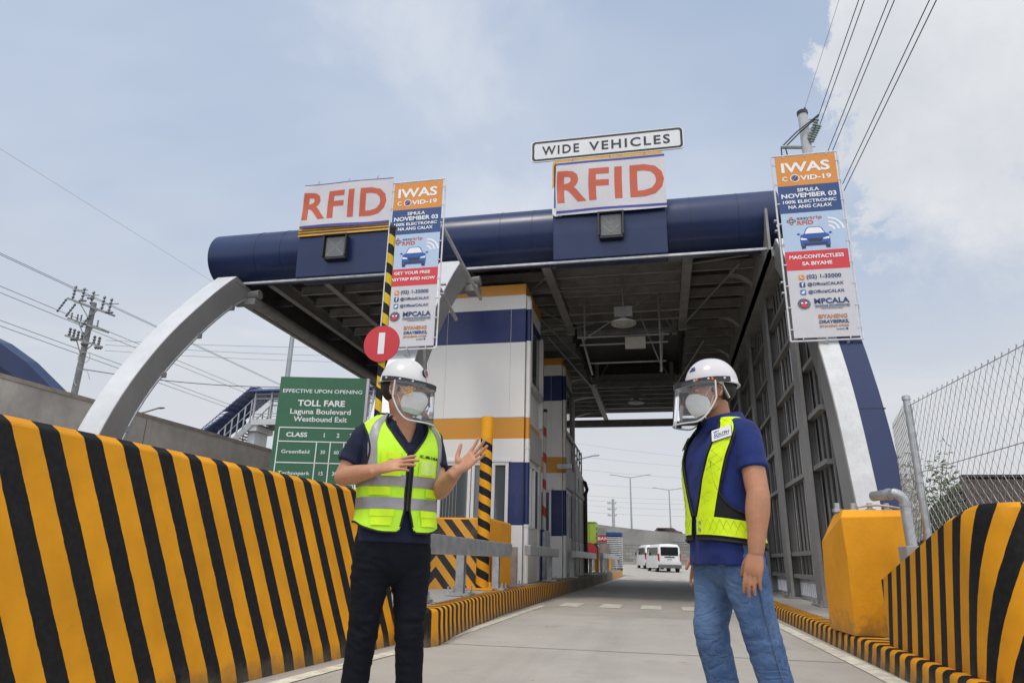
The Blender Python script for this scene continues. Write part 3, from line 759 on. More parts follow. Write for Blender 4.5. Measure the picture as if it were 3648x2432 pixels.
def rfid_sign(x0, x1, z0, z1, label, left):
    t = thing('rfid_sign', ((x0+x1)/2, 13.64, z0), label, 'sign')
    y = 13.60
    fp_(MB(), x0-(.035 if left else .09), x1-.02, z0+.06, z1-.01 if left else z1+.10, y+.06, .10, .03).build('backing_board', mat('board_yellow', (.72, .36, .02), .5), t)
    if not left:
        fp_(MB(), x0-.085, x0+.2, z0-.01, z0+.75, y+.008, .10, .012).build('edge_white', M_signw, t)
        MB().box(x0-.045, x0-.01, y-.008, y-.004, z0+.2, z0+.74).build('edge_stripe', M_royal, t)
        b = MB(); o = rrect(x0-.05, x1, z0, z1+.025, .10); i = rrect(x0-.02, x1-.03, z0+.03, z1-.005, .08); k = len(o)
        b.add([(u, y+.004, v) for u, v in o]+[(u, y+.004, v) for u, v in i], [(j, (j+1) % k, k+(j+1) % k, k+j) for j in range(k)]); b.build('border', M_dark, t)
    else:
        MB().box(x0-.035, x1-.02, y+.008, y+.03, z0-.19, z0+.1).build('lower_board', mat('board_yellow', None), t)
        MB().box(x0-.03, x1+.01, y+.002, y+.006, z0-.14, z0-.11).box(x0-.03, x1+.01, y+.002, y+.006, z0-.07, z0-.045).build('border', M_dark, t)
    # cloth banner with folds
    nx, nz = 60, 36; rng = random.Random(int(x0*10)); 
    fx = [(rng.uniform(2, 9), rng.uniform(-6, 6), rng.uniform(0, 6), rng.uniform(.3, 1)) for _ in range(7)]
    def D(u, v):
        s = sum(a*math.sin(p*u+q*v+r_) for p, q, r_, a in fx)
        return .0125*s*(.3+u*(1-u)*2)+.018*math.exp(-((u-.02)**2)/.006)*math.sin(9*v)
    def P(u, v, off=0): return (x0+(x1-x0)*u+.012*math.sin(7*v+1)*(1-u), y-.032-D(u, v)-off, z0+(z1-z0)*v+(-.025*math.sin(math.pi*u) if v < .01 else 0)+.012*math.sin(5*u)*(1-v))
    b = MB(); vs = [P(i/nx, j/nz) for j in range(nz+1) for i in range(nx+1)]
    b.add(vs, [(j*(nx+1)+i, j*(nx+1)+i+1, (j+1)*(nx+1)+i+1, (j+1)*(nx+1)+i) for j in range(nz) for i in range(nx)])
    bo = b.build('banner', M_vinyl, t, smooth=True, recalc=False)
    def strip_(v0, v1, name, m):
        q = MB(); vs = [P(i/nx, v, .004) for v in (v0, v1) for i in range(nx+1)]
        q.add(vs, [(i, i+1, nx+2+i, nx+1+i) for i in range(nx)]); q.build(name, m, bo, smooth=True, recalc=False)
    if left: strip_(.0, .045, 'blue_band', M_purple); strip_(.975, .99, 'blue_band', M_purple)
    else: strip_(.03, .075, 'blue_band', M_purple); strip_(.945, .985, 'blue_band', M_purple)
    m = MB(); text_mb(m, 'RFID', (0, 0, 0), AX, AZ, .975 if not left else .93, 1, 'L', .05, .0, 1.12)
    # drape the letters over the folds: subdivide then map
    me = bpy.data.meshes.new('t'); me.from_pydata(m.v, [], m.f); bm = bmesh.new(); bm.from_mesh(me)
    bmesh.ops.delete(bm, geom=[f for f in bm.faces if f.normal.y > .5 or abs(f.normal.y) < .5], context='FACES')
    bmesh.ops.triangulate(bm, faces=bm.faces); 
    for _ in range(3):
        bmesh.ops.subdivide_edges(bm, edges=[e for e in bm.edges if e.calc_length() > .06], cuts=1, use_grid_fill=False); bmesh.ops.triangulate(bm, faces=bm.faces)
    bm.verts.ensure_lookup_table(); bm.verts.index_update()
    u0 = .012; v0, vh = (.24, .60) if not left else (.20, .62)
    q = MB(); q.add([P(u0+v.co.x, v0+v.co.z*vh, .0035) for v in bm.verts], [tuple(w.index for w in f.verts) for f in bm.faces]); bm.free(); bpy.data.meshes.remove(me)
    q.build('lettering', M_orange_txt, bo, smooth=True, recalc=False)
    c = MB()
    for u in (.15, .5, .82): c.beam(P(u, 1.0, 0), (P(u, 1, 0)[0]+.01, y-.0, z1+.09), .008, .008)
    c.build('tie', M_wire, t)
rfid_sign(-2.02, .41, 8.16, 9.50, 'white RFID cloth banner below the WIDE VEHICLES sign', False)
rfid_sign(-8.32, -5.98, 8.36, 9.56, 'left white RFID cloth banner standing on the tube end of the canopy', True)
def lane_signal(x0, x1, z0, z1, label, arrow):
    t = thing('lane_signal', ((x0+x1)/2, 13.6, z0), label, 'lane signal')
    y = 13.66; b = MB()
    b.box(x0, x1, y-.13, y-.002, z0, z1); b.build('housing', M_dark, t, bevel=.012)
    h = MB(); h.box(x0-.02, x1+.02, y-.22, y-.125, z1-.025, z1); h.box(x0-.02, x0+.012, y-.21, y-.125, z0+.05, z1-.028); h.box(x1-.012, x1+.02, y-.21, y-.125, z0+.05, z1-.028)
    h.build('hood', M_dark, t)
    MB().box(x0+.045, x1-.045, y-.142, y-.131, z0+.055, z1-.055).build('lens', M_lens, t)
    d = MB(); cx, cz, s = (x0+x1)/2, (z0+z1)/2, (x1-x0)*.36; pts = []
    if arrow:
        for i in range(17):
            u = i/16
            for o in (-.02, .02):
                pts += [(o, 1-1.9*u), (-.9+.9*u+o, -.05-.95*u), (.9-.9*u+o, -.05-.95*u), (-.7+1.3*u+o, .8-1.5*u), (.7-1.3*u+o, .8-1.5*u)]
    else:
        for i in range(15):
            u = -1+2*i/14
            for o in (-.05, .05): pts += [(u+o, u), (u+o, -u)]
    for u, v in pts:
        d.add([(cx+s*u-.006, y-.145, cz+s*v-.006), (cx+s*u+.006, y-.145, cz+s*v-.006), (cx+s*u+.006, y-.145, cz+s*v+.006), (cx+s*u-.006, y-.145, cz+s*v+.006)], [(0, 1, 2, 3)])
    d.build('led_dots', mat('led_pale', (.42, .43, .43), .4), t)
lane_signal(-1.06, -.54, 7.50, 8.10, 'dark square lane signal with arrow dots under the WIDE VEHICLES banner', True)
lane_signal(-7.57, -7.01, 7.48, 8.09, 'dark square lane signal with crossed dots below the left RFID banner', False)

# =================================================================== IWAS BANNERS
def hang_banner(x0, z0, y, label, left, k=.935):
    W, Hh = 1.14, 3.60
    t = thing('hanging_banner', (x0+W*k/2, y, z0), label, 'banner')
    X = lambda u: x0+u*k; Z = lambda v: z0+v*k
    f = MB()
    for a, b_ in (((0, 0), (W, 0)), ((W, 0), (W, Hh)), ((W, Hh), (0, Hh)), ((0, Hh), (0, 0))): f.tube([(X(a[0]), y+.02, Z(a[1])), (X(b_[0]), y+.02, Z(b_[1]))], .015, 8)
    f.build('frame', mat('frame_white', (.62, .62, .63), .4), t, smooth=True)
    ti = MB()
    for kk in range(9):
        for x in (.01, W-.01): ti.beam((X(x), y-.01, Z(.2+kk*.4)), (X(x+(.05 if x < .1 else -.05)), y-.006, Z(.2+kk*.4)), .018, .018)
    for kk in range(3):
        for z in (.01, Hh-.01): ti.beam((X(.2+kk*.37), y-.01, Z(z)), (X(.2+kk*.37), y-.006, Z(z+(.05 if z < .1 else -.05))), .014, .014)
    ti.build('cable_tie', M_vinyl, t)
    sx0, sx1, sz0, sz1 = .055, W-.05, .05, Hh-.035
    bands = [('white_field', M_vinyl, sz0, 1.285), ('red_band', M_red_ban, 1.29, 1.65), ('pale_blue_band', M_lblue_ban, 1.65, 2.40), ('navy_band', M_navy_ban, 2.40, 2.955), ('amber_band', M_org_ban, 2.955, sz1)]
    sh = MB().box(X(sx0), X(sx1), y, y+.006, Z(sz0), Z(sz1)).build('banner_sheet', M_vinyl, t)
    for nm, m, a, b_ in bands[1:]:
        MB().add([(X(sx0), y-.003, Z(a)), (X(sx1), y-.003, Z(a)), (X(sx1), y-.003, Z(b_)), (X(sx0), y-.003, Z(b_))], [(0, 1, 2, 3)]).build(nm, m, sh, recalc=False)
    yt = y-.005
    cx = W/2-.005
    w = MB(); T = lambda mb, s, u, v, wd, h, bold=.03, al='C', sp=1.0, sh_=0: text_mb(mb, s, (X(u), yt, Z(v)), AX, AZ, wd*k, h*k, al, bold, .003, sp, 0, sh_)
    T(w, 'IWAS', cx, 3.235, .83, .20, .05); T(w, 'C', .19, 3.055, .085, .095, .05); T(w, 'VID-19', .455, 3.055, .53, .095, .05, 'L')
    w.disc((X(.365), yt, Z(3.105)), AX, AZ, .080*k, 28, .002, 0, .066*k)
    w.beam((X(.365-.045), yt-.004, Z(3.105-.05)), (X(.365+.045), yt-.004, Z(3.105+.05)), .003, .013, up=(0, 1, 0))
    T(w, 'SIMULA', cx+.0, 2.822, .37, .072, .04); T(w, 'NOVEMBER 03', cx+.0, 2.705, .93, .088, .05)
    T(w, '100% ELECTRONIC', cx, 2.595, .90, .062, .045); T(w, 'NA ANG CALAX', cx, 2.49, .73, .068, .045)
    if left: T(w, 'GET YOUR FREE', cx, 1.53, .74, .062, .045); T(w, 'EASYTRIP RFID NOW', cx, 1.40, .95, .062, .045)
    else: T(w, 'MAG-CONTACTLESS', cx, 1.505, .89, .068, .045); T(w, 'SA BIYAHE', cx, 1.375, .49, .068, .045)
    w.build('white_lettering', mat('print_white', (.80, .80, .81), .5, var=.03), sh)
    v = MB(); v.disc((X(.365), yt+.001, Z(3.105)), AX, AZ, .044*k, 20, .002)
    for i in range(12): a = 2*math.pi*i/12; v.disc((X(.365+.055*math.cos(a)), yt+.001, Z(3.105+.055*math.sin(a))), AX, AZ, .008*k, 6, .002)
    v.build('virus_symbol', M_navy_ban, sh)
    # easytrip
    gq = MB(); T(gq, 'easy', .315, 2.265, .21, .062, .02, 'L', 1.05); gq.build('grey_lettering', M_grey_txt, sh)
    rq = MB(); T(rq, 'trip', .53, 2.265, .205, .062, .02, 'L', 1.05); T(rq, 'RFID', .315, 2.165, .27, .075, .05, 'L', 1.05); rq.build('red_lettering', mat('print_brick', (.55, .10, .05), .5), sh)
    og = MB(); 
    for rot, m_ in ((0, 0), (90, 1)):
        pts = [(X(.22+(.075 if rot == 0 else .028)*math.cos(a)), yt-.001, Z(2.245+(.028 if rot == 0 else .075)*math.sin(a))) for a in [2*math.pi*i/24 for i in range(25)]]
        og.tube(pts, .006, 4, m_)
    og.build('orbit_symbol', [M_grey_txt, M_orange_txt], sh)
    wf = MB(); ox, oz = .83, 2.02
    for r1, r2 in ((.07, .105), (.145, .18), (.22, .255)):
        P = [(X(ox+r2*math.cos(a)), Z(oz+r2*math.sin(a))) for a in [R(4+86*i/12) for i in range(13)]]+[(X(ox+r1*math.cos(a)), Z(oz+r1*math.sin(a))) for a in [R(90-86*i/12) for i in range(13)]]
        kp = len(P)//2
        wf.add([(p, yt-.001, q) for p, q in P], [(i, i+1, 2*kp-2-i, 2*kp-1-i) for i in range(kp-1)])
    wf.build('signal_symbol', mat('print_white', None), sh)
    # car pictogram
    C = lambda pts: [(X(cx+.015+u), Z(1.69+v_*.96)) for u, v_ in pts]
    def poly(mb, pts, off=0): P = C(pts); mb.add([(p, yt-off, q) for p, q in P], [tuple(range(len(P)))])
    cb = MB(); poly(cb, [(-.245, .05), (-.25, .20), (-.235, .27), (-.18, .30), (-.13, .41), (-.09, .435), (.09, .435), (.13, .41), (.18, .30), (.235, .27), (.25, .20), (.245, .05)])
    poly(cb, [(-.30, .29), (-.25, .275), (-.23, .30), (-.27, .325)]); poly(cb, [(.30, .29), (.27, .325), (.23, .30), (.25, .275)]); cb.build('car_symbol', M_royal, sh)
    cd = MB(); poly(cd, [(-.235, 0), (-.235, .06), (-.16, .06), (-.17, 0)], .002); poly(cd, [(.235, 0), (.17, 0), (.16, .06), (.235, .06)], .002)
    poly(cd, [(-.10, .13), (-.12, .20), (.12, .20), (.10, .13)], .002); poly(cd, [(-.19, .075), (-.205, .11), (.205, .11), (.19, .075)], .002); cd.build('car_trim', mat('print_black', (.025, .028, .04), .5), sh)
    cw = MB(); poly(cw, [(-.165, .30), (-.115, .40), (-.08, .42), (.08, .42), (.115, .40), (.165, .30)], .002); poly(cw, [(-.235, .175), (-.24, .225), (-.14, .20), (-.13, .175)], .002); poly(cw, [(.235, .175), (.13, .175), (.14, .20), (.24, .225)], .002)
    cw.build('car_lights', mat('print_white', None), sh)
    # contact lines
    nv = MB(); T(nv, '(02) 1-35000', .365, 1.125, .56, .072, .03, 'L'); T(nv, '@OfficialCALAX', .365, .99, .58, .056, .022, 'L'); T(nv, '@OfficialCALAX', .365, .85, .58, .056, .022, 'L')
    T(nv, 'MPCALA', .44, .655, .56, .095, .06, 'L', 1.02); T(nv, 'HOLDINGS INCORPORATED', .44, .60, .56, .030, .03, 'L'); T(nv, 'A METRO PACIFIC TOLLWAY COMPANY', .54, .555, .35, .014, .02, 'L')
    nv.beam((X(.44), yt, Z(.585)), (X(1.0), yt, Z(.585)), .004, .003)
    T(nv, 'DRAYBERKS,', .48, .295, .47, .058, .05, 'L', 1, .12); T(nv, 'powered by', .74, .175, .13, .024, .01, 'L', 1, .2)
    nv.disc((X(.905), yt, Z(.187)), AX, AZ, .018*k, 14, .002); nv.build('navy_lettering', mat('print_ink', (.022, .05, .15), .5), sh)
    oo = MB(); T(oo, 'BIYAHENG', .475, .385, .46, .072, .045, 'L', 1, .1); T(oo, 'BIYAHENG AYOS!', .48, .225, .46, .040, .035, 'L', 1, .12); oo.build('amber_lettering', mat('print_copper', (.52, .20, .05), .5), sh)
    ic = MB()
    for v0, m_ in ((1.105, 0), (.965, 1), (.825, 2)): ic.prism(rrect(X(.235), X(.33), Z(v0), Z(v0+.095), .02, 3), (0, yt+.002, 0), AX, AZ, .003, m_)
    ic.build('icon_tile', [M_org_ban, M_navy_ban, mat('print_sky', (.04, .16, .45), .5)], sh)
    ip = MB(); text_mb(ip, 'f', (X(.287), yt-.001, Z(.978)), AX, AZ, .035, .07, 'C', .05, .003)
    ip.tube([(X(.262), yt-.002, Z(1.175)), (X(.265), yt-.002, Z(1.150)), (X(.28), yt-.002, Z(1.133)), (X(.303), yt-.002, Z(1.127))], .008, 5)
    bird = [(.25, .85), (.272, .845), (.295, .85), (.31, .87), (.318, .895), (.31, .893), (.30, .90), (.285, .897), (.28, .882), (.262, .892), (.258, .88), (.262, .872), (.256, .865)]
    ip.add([(X(u), yt-.003, Z(v_)) for u, v_ in bird], [tuple(range(len(bird)))])
    ip.build('icon_mark', mat('print_white', None), sh)
    ge = MB(); gx, gz = .275, .66
    for i in range(20): a = 2*math.pi*i/20; ge.beam((X(gx+.088*math.cos(a)), yt, Z(gz+.088*math.sin(a))), (X(gx+.107*math.cos(a)), yt, Z(gz+.107*math.sin(a))), .004, .016, 0, (0, 1, 0))
    ge.disc((X(gx), yt, Z(gz)), AX, AZ, .088*k, 28, .002, 0, .080*k); ge.disc((X(gx), yt, Z(gz)), AX, AZ, .072*k, 28, .002, 1)
    ge.prism([(X(gx+u), Z(gz+q)) for u, q in ((-.055, -.045), (-.018, .03), (-.018, .055), (.018, .055), (.018, .03), (.055, -.045), (0, -.07))], (0, yt-.0025, 0), AX, AZ, .002, 2)
    for s_ in (-1, 1):
        ge.prism([(X(gx+s_*u), Z(gz+q)) for u, q in ((.012, .0), (.022, .03), (.05, .03), (.05, .0))], (0, yt-.005, 0), AX, AZ, .002, 3)
    ge.build('gear_emblem', [mat('print_black', None), M_navy_ban, M_red_ban, mat('print_white', None)], sh)
    br = MB()
    if left: br.beam((X(W), y+.03, Z(2.5)), (X(W)+.35, y+1.6, Z(1.6)), .05, .05); br.beam((X(W), y+.03, Z(1.2)), (X(W)+.1, y+.8, Z(.85)), .05, .05)
    else: br.beam((X(0), y+.03, Z(2.2)), (X(.25), y+1.2, Z(2.0)), .05, .05)
    for z in (.9, 1.1, 2.1, 2.3) if not left else (1.1, 1.3): br.box(X(-.06) if not left else X(W), X(0) if not left else X(W+.1), y+.02, y+.10, Z(z)-.012, Z(z)+.012)
    b3 = MB(); b3.beam((X(W*.45), y+.02, Z(0)), (X(W*.6), y+.45, Z(-.55)), .12, .03); b3.build('lower_bracket', M_galv, t); b3 = MB(); b3.beam((X(W*.8), y+.02, Z(0)), (X(W*.7), y+.4, Z(-.5)), .04, .04); b3.build('lower_bracket', M_galv, t)
    br.build('bracket', M_galv, t)
hang_banner(-4.79, 4.30, 10.85, 'tall IWAS COVID-19 banner whose red band reads GET YOUR FREE EASYTRIP RFID NOW', True)
hang_banner(2.107, 4.156, 10.85, 'tall IWAS COVID-19 banner whose red band reads MAG-CONTACTLESS SA BIYAHE', False, .922)
# =================================================================== TOLL BOOTHS
def bands_mat(name, b):
    """horizontal paint bands by height: list of (z_top, colour)"""
    g = NT(name); sx = g.n('ShaderNodeSeparateXYZ'); geo = g.n('ShaderNodeNewGeometry'); g.l(geo.outputs['Position'], sx.inputs[0])
    c = b[0][1]
    for (z, _), (_, col) in zip(b, b[1:]): c = g.mix(g.math('GREATER_THAN', sx.outputs[2], z), c, col)
    n = g.noise(1.3, 6, .6); st = g.noise(3, 6, .7, stretch=(1, 1, .12))
    c = g.mix(g.math('MULTIPLY', g.ss(n, .35, .75), .05), c, (.42, .40, .36)); c = g.mix(g.math('MULTIPLY', g.ss(st, .58, .8), .16), c, (.25, .22, .18))
    g.bump(g.noise(.9, 3, .5), .08, .02)
    return g.done(c, .5)
WH, BB, OR = (.76, .74, .71), (.010, .022, .115), (.62, .27, .024)
M_booth = bands_mat('booth_paint', [(1.53, WH), (2.90, BB), (3.43, WH), (3.92, OR), (5.72, WH), (6.56, BB), (6.92, WH), (9, OR)])
M_booth_w = bands_mat('booth_paint_window', [(3.43, WH), (3.92, OR), (5.72, WH), (6.56, BB), (6.92, WH), (9, OR)])
M_panel = mat('booth_panel', (.50, .48, .45), .55, var=.12, vs=1.2)
def booth(y0, y1, label, detail, x0=-5.38, x1=-2.97, top=7.2):
    t = thing('toll_booth', ((x0+x1)/2, y0, .33), label, 'toll booth', 'striped toll booths on the island')
    b = MB()
    # front wall with window opening (x from -4.95 to -3.30, z 1.53..2.90)
    wx0, wx1, wz0, wz1 = -4.93, -3.30, 1.53, 2.90
    for X0, X1, Z0, Z1 in ((x0, wx0, .33, top), (wx1, x1, .33, top), (wx0, wx1, .33, wz0), (wx0, wx1, wz1, top)): b.box(X0, X1, y0, y0+.12, Z0, Z1)
    # side walls with window opening
    sy0, sy1, sz0, sz1 = y0+.42, y0+1.40, 1.50, 2.95
    for Y0, Y1, Z0, Z1 in ((y0+.12, sy0, .33, top), (sy1, y1, .33, top), (sy0, sy1, .33, sz0), (sy0, sy1, sz1, top)):
        b.box(x1-.12, x1, Y0, Y1, Z0, Z1)
    b.box(x0, x0+.12, y0+.12, y1, .33, top); b.box(x0+.12, x1-.12, y1-.12, y1, .33, top); b.box(x0+.12, x1-.12, y0+.12, y1-.12, top-.1, top-.02)
    b.build('wall', M_booth, t)
    jt = MB()
    for x in (-4.9, -3.32): jt.box(x-.004, x+.004, y0-.003, y0, 3.95, 6.55)
    jt.box(x0, x1, y0-.004, y0, 3.918, 3.932); jt.box(x0, x1, y0-.004, y0, 6.912, 6.928)
    jt.build('panel_joint', mat('joint_grey', (.55, .54, .52), .6), t)
    # front windows: three frames
    for k, (a, c) in enumerate(((-4.93, -4.17), (-4.15, -3.70), (-3.68, -3.30))):
        f = MB()
        for X0, X1, Z0, Z1 in ((a, a+.07, wz0, wz1), (c-.07, c, wz0, wz1), (a+.07, c-.07, wz0, wz0+.07), (a+.07, c-.07, wz1-.07, wz1)): f.box(X0, X1, y0-.03, y0+.08, Z0, Z1)
        w = f.build('window', M_white, t, bevel=.006)
        MB().box(a+.07, c-.07, y0+.02, y0+.03, wz0+.07, wz1-.07).build('pane', M_window, w)
        v = MB()
        if k == 0:
            for i in range(5): v.box(a+.12+i*.075, a+.135+i*.075, y0+.010, y0+.018, wz0+.08, wz1-.35)
            v.build('pane_bar', M_steel, w)
    fl = MB(); fl.box(wx0-.06, wx1+.05, y0-.05, y0, wz1, wz1+.06); fl.build('window_head', M_white, t, bevel=.004)
    f = MB()
    for Y0, Y1, Z0, Z1 in ((sy0, sy0+.06, sz0, sz1), (sy1-.06, sy1, sz0, sz1), (sy0+.06, sy1-.06, sz0, sz0+.06), (sy0+.06, sy1-.06, sz1-.06, sz1), (sy0+.44, sy0+.5, sz0+.06, sz1-.06)): f.box(x1-.08, x1+.03, Y0, Y1, Z0, Z1)
    w = f.build('window', M_white, t, bevel=.006); MB().box(x1-.05, x1-.04, sy0+.06, sy1-.06, sz0+.06, sz1-.06).build('pane', M_window, w)
    # upper side window and cornice
    MB().box(x1-.01, x1+.012, y0+.45, y1-.2, 4.85, 6.3).build('upper_window', M_window, t)
    c = MB(); c.box(x1-.02, x1+.10, y0+.35, y1-.05, 4.70, 4.85); c.box(x1-.02, x1+.10, y0+.35, y0+.45, 4.85, 6.4); c.box(x1-.02, x1+.10, y1-.15, y1-.02, 4.0, 6.4); c.build('upper_frame', M_panel, t, bevel=.008)
    c = MB(); c.box(x1-.01, x1+.06, y0+.40, y1-.03, 3.05, 3.75); c.box(x1-.01, x1+.05, y1-.22, y1-.04, .34, 3.05); c.build('side_panel', M_panel, t, bevel=.008)
    # downpipe at the front corner, painted in the booth's bands
    p = MB(); px, py = x1+.07, y0+.09
    p.tube([(px, py, .34), (px, py, 6.62)], .058, 14); p.build('downpipe', M_booth, t, smooth=True)
    e = MB(); e.tube([(px, py, 6.55), (px, py, 6.75), (px-.02, py+.02, 6.85), (px-.10, py+.05, 6.88)], .07, 12); 
    for z in (1.5, 3.2, 5.7, 6.55): e.tube([(px, py, z), (px, py, z+.05)], .068, 12)
    e.build('pipe_fitting', M_white, t, smooth=True)
    return t
booth(15.09, 17.2, 'front toll booth tower with blue, white and orange bands and a window strip', True)
b2 = booth(21.35, 24.0, 'rear toll booth tower in the shade behind the red and white barrier arm', False, top=7.15)
def rear_annex():
    t = thing('service_cabin', (-3.5, 24.1, .33), 'low grey cabin with roof railing behind the rear toll booth', 'cabin')
    b = MB(); b.add([(x, y, z) for x in (-4.9, -2.92) for y, z in ((24.05, .33), (27.4, .33), (27.4, 3.85), (24.05, 4.35))], [(0, 1, 2, 3), (7, 6, 5, 4), (0, 4, 5, 1), (1, 5, 6, 2), (2, 6, 7, 3), (3, 7, 4, 0)])
    b.build('wall', bands_mat('cabin_paint', [(1.45, (.42, .40, .37)), (2.9, (.10, .105, .12)), (9, (.40, .37, .33))]), t)
    r = MB()
    for y in (24.6, 25.3, 26.0, 26.7): r.box(-2.98, -2.93, y-.025, y+.025, 4.0, 4.85)
    r.beam((-2.955, 24.6, 4.85), (-2.955, 26.7, 4.75), .05, .05); r.beam((-2.955, 24.6, 4.5), (-2.955, 26.7, 4.4), .035, .035); r.build('roof_railing', M_dark, t)
    MB().tube([(-2.86, 27.2, .4), (-2.86, 27.2, 3.3), (-2.80, 27.25, 3.5), (-2.86, 27.1, 3.75), (-2.98, 27.0, 3.8)], .07, 10).build('downpipe', mat('pipe_brown', (.10, .06, .04), .5), t, smooth=True)
    f = MB(); f.box(-2.925, -2.90, 24.3, 24.42, .34, 4.0); f.box(-2.925, -2.90, 25.4, 25.5, .34, 3.7); f.box(-2.925, -2.885, 24.2, 27.3, 3.05, 3.2); f.build('pilaster', M_panel, t)
rear_annex()
# =================================================================== BARRIER GATES
def stop_gate():
    t = thing('barrier_gate', (-2.86, 6.55, 1.42), 'raised yellow and black barrier arm with a red stop disc beside the left man', 'barrier gate')
    x, y = -2.82, 6.5
    n, r = 16, .037; rings = []; uv = []
    lean = lambda z: x-.0+( -.0)*(z-2.2)
    for i in range(61):
        z = 1.2+3.12*i/60
        rings.append([(lean(z)+r*math.cos(2*math.pi*j/n), y+r*math.sin(2*math.pi*j/n), z) for j in range(n+1)])
        uv += [((z)/.235+.6*j/n, 1) for j in range(n+1)]
    MB().loft(rings, closed=False, uv=uv).build('arm', stripes('arm_stripes', .5, (.62, .42, .02), scuff=.1), t, smooth=True)
    MB().tube([(x, y, 4.32), (x, y, 4.35)], .04, 14).build('arm_cap', M_black, t)
    d = MB(); d.disc((x+.005, y-.05, 2.95), AX, AZ, .20, 48, .012); do = d.build('stop_disc', M_red, t)
    MB().box(x-.03, x+.04, y-.066, y-.0625, 2.835, 3.07).build('white_bar', M_signw, do)
    c = MB(); c.box(-3.35, -2.95, 6.9, 7.35, .33, 1.30); c.box(-2.97, x+.05, 6.45, 7.0, 1.12, 1.26); c.build('cabinet', M_yel, t, bevel=.02)
stop_gate()
def red_gate():
    t = thing('barrier_gate', (-3.05, 18.3, .33), 'raised red and white barrier arm on a blue cabinet between the booths', 'barrier gate')
    b = MB(); b.box(-3.35, -2.92, 17.75, 18.75, .33, 1.56); b.build('cabinet', M_bblue, t, bevel=.02)
    MB().tube([(-3.14, 17.74, 1.25), (-3.14, 17.72, 1.25)], .035, 10).box(-2.96, -2.90, 17.72, 17.76, .4, 1.5).build('lock', M_galv, t)
    g = NT('redwhite'); sx = g.n('ShaderNodeSeparateXYZ'); g.l(g.tc.outputs['UV'], sx.inputs[0])
    f = g.math('FRACT', sx.outputs[0]); m = g.done(g.mix(g.math('GREATER_THAN', f, .36), (.42, .03, .03), (.48, .48, .47)), .5)
    n, r = 10, .05; rings = []; uv = []
    for i in range(31):
        z = 1.5+3.2*i/30; rings.append([(-3.0+r*math.cos(2*math.pi*j/n), 18.2+r*math.sin(2*math.pi*j/n), z) for j in range(n+1)]); uv += [(z/.70+.35*j/n, 1) for j in range(n+1)]
    MB().loft(rings, closed=False, uv=uv).build('arm', m, t, smooth=True)
    MB().box(-3.06, -2.94, 18.14, 18.26, 4.68, 4.76).build('arm_cap', M_black, t)
    MB().box(-3.06, -2.62, 20.9, 21.0, 3.5, 3.64).build('arm_rest', M_galv, t)
red_gate()

# =================================================================== TARIFF BOARD
def tariff():
    P0 = Vector((-6.89, 11.27, 0)); ux = Vector((.976, .2176, 0)).normalized(); up = Vector((0, 0, 1)); nz = ux.cross(up)
    t = thing('toll_fare_board', (-6.1, 11.5, 0), 'green toll fare board with white table reading Laguna Boulevard Westbound Exit', 'board')
    O = lambda u, z, o=0: P0+ux*u+up*z+nz*o
    MB().prism([(0, .9), (1.61, .9), (1.61, 4.0), (0, 4.0)], P0-nz*.07, ux, up, .07).build('panel', M_green, t)
    MB().prism([(1.612, .9), (1.66, .9), (1.66, 4.0), (1.612, 4.0)], P0-nz*.09, ux, up, .085).build('edge_frame', mat('frame_lilac', (.50, .46, .50), .5), t)
    for u in (.3, 1.3): MB().beam(O(u, 0, -.12), O(u, 3.6, -.12), .08, .08).build('post', M_galv, t)
    m = MB(); T = lambda s, u, z, w, h, b=.02, al='C': text_mb(m, s, O(u, z, .001), ux, up, w, h, al, b, .004)
    T('EFFECTIVE UPON OPENING', .81, 3.697, 1.48, .072, .02); T('TOLL FARE', .81, 3.45, .875, .114, .05)
    T('Laguna Boulevard', .81, 3.30, 1.12, .098, .025); T('Westbound Exit', .82, 3.157, .985, .098, .025)
    T('CLASS', .42, 2.873, .385, .082, .05)
    for s, u in (('1', .925), ('2', 1.178), ('3', 1.41)): T(s, u, 2.873, None, .078, .04)
    T('Greenfield', .43, 2.57, .51, .066, .015)
    for s, u in (('30', .93), ('60', 1.176), ('90', 1.43)): T(s, u, 2.569, None, .066, .02)
    T('Technopark', .445, 2.184, .575, .066, .015)
    for s, u in (('15', .935), ('30', 1.18), ('45', 1.43)): T(s, u, 2.183, None, .07, .02)
    m.build('lettering', M_signw, t)
    g = MB()
    def ln(u0, z0, u1, z1, w=.018): g.beam(O(u0, z0, .003), O(u1, z1, .003), .006 if abs(u0-u1) > .01 else .006, w, 0, tuple(up) if abs(u0-u1) > .01 else tuple(ux))
    for z in (3.04, 2.785, 2.40, 2.02, 1.64): ln(.08, z, 1.53, z)
    ln(.088, 1.64, .088, 3.04); ln(1.53, 1.64, 1.53, 3.04)
    for u in (.80, 1.052, 1.30): ln(u, 1.64, u, 2.785)
    g.build('table_lines', M_signw, t)
tariff()

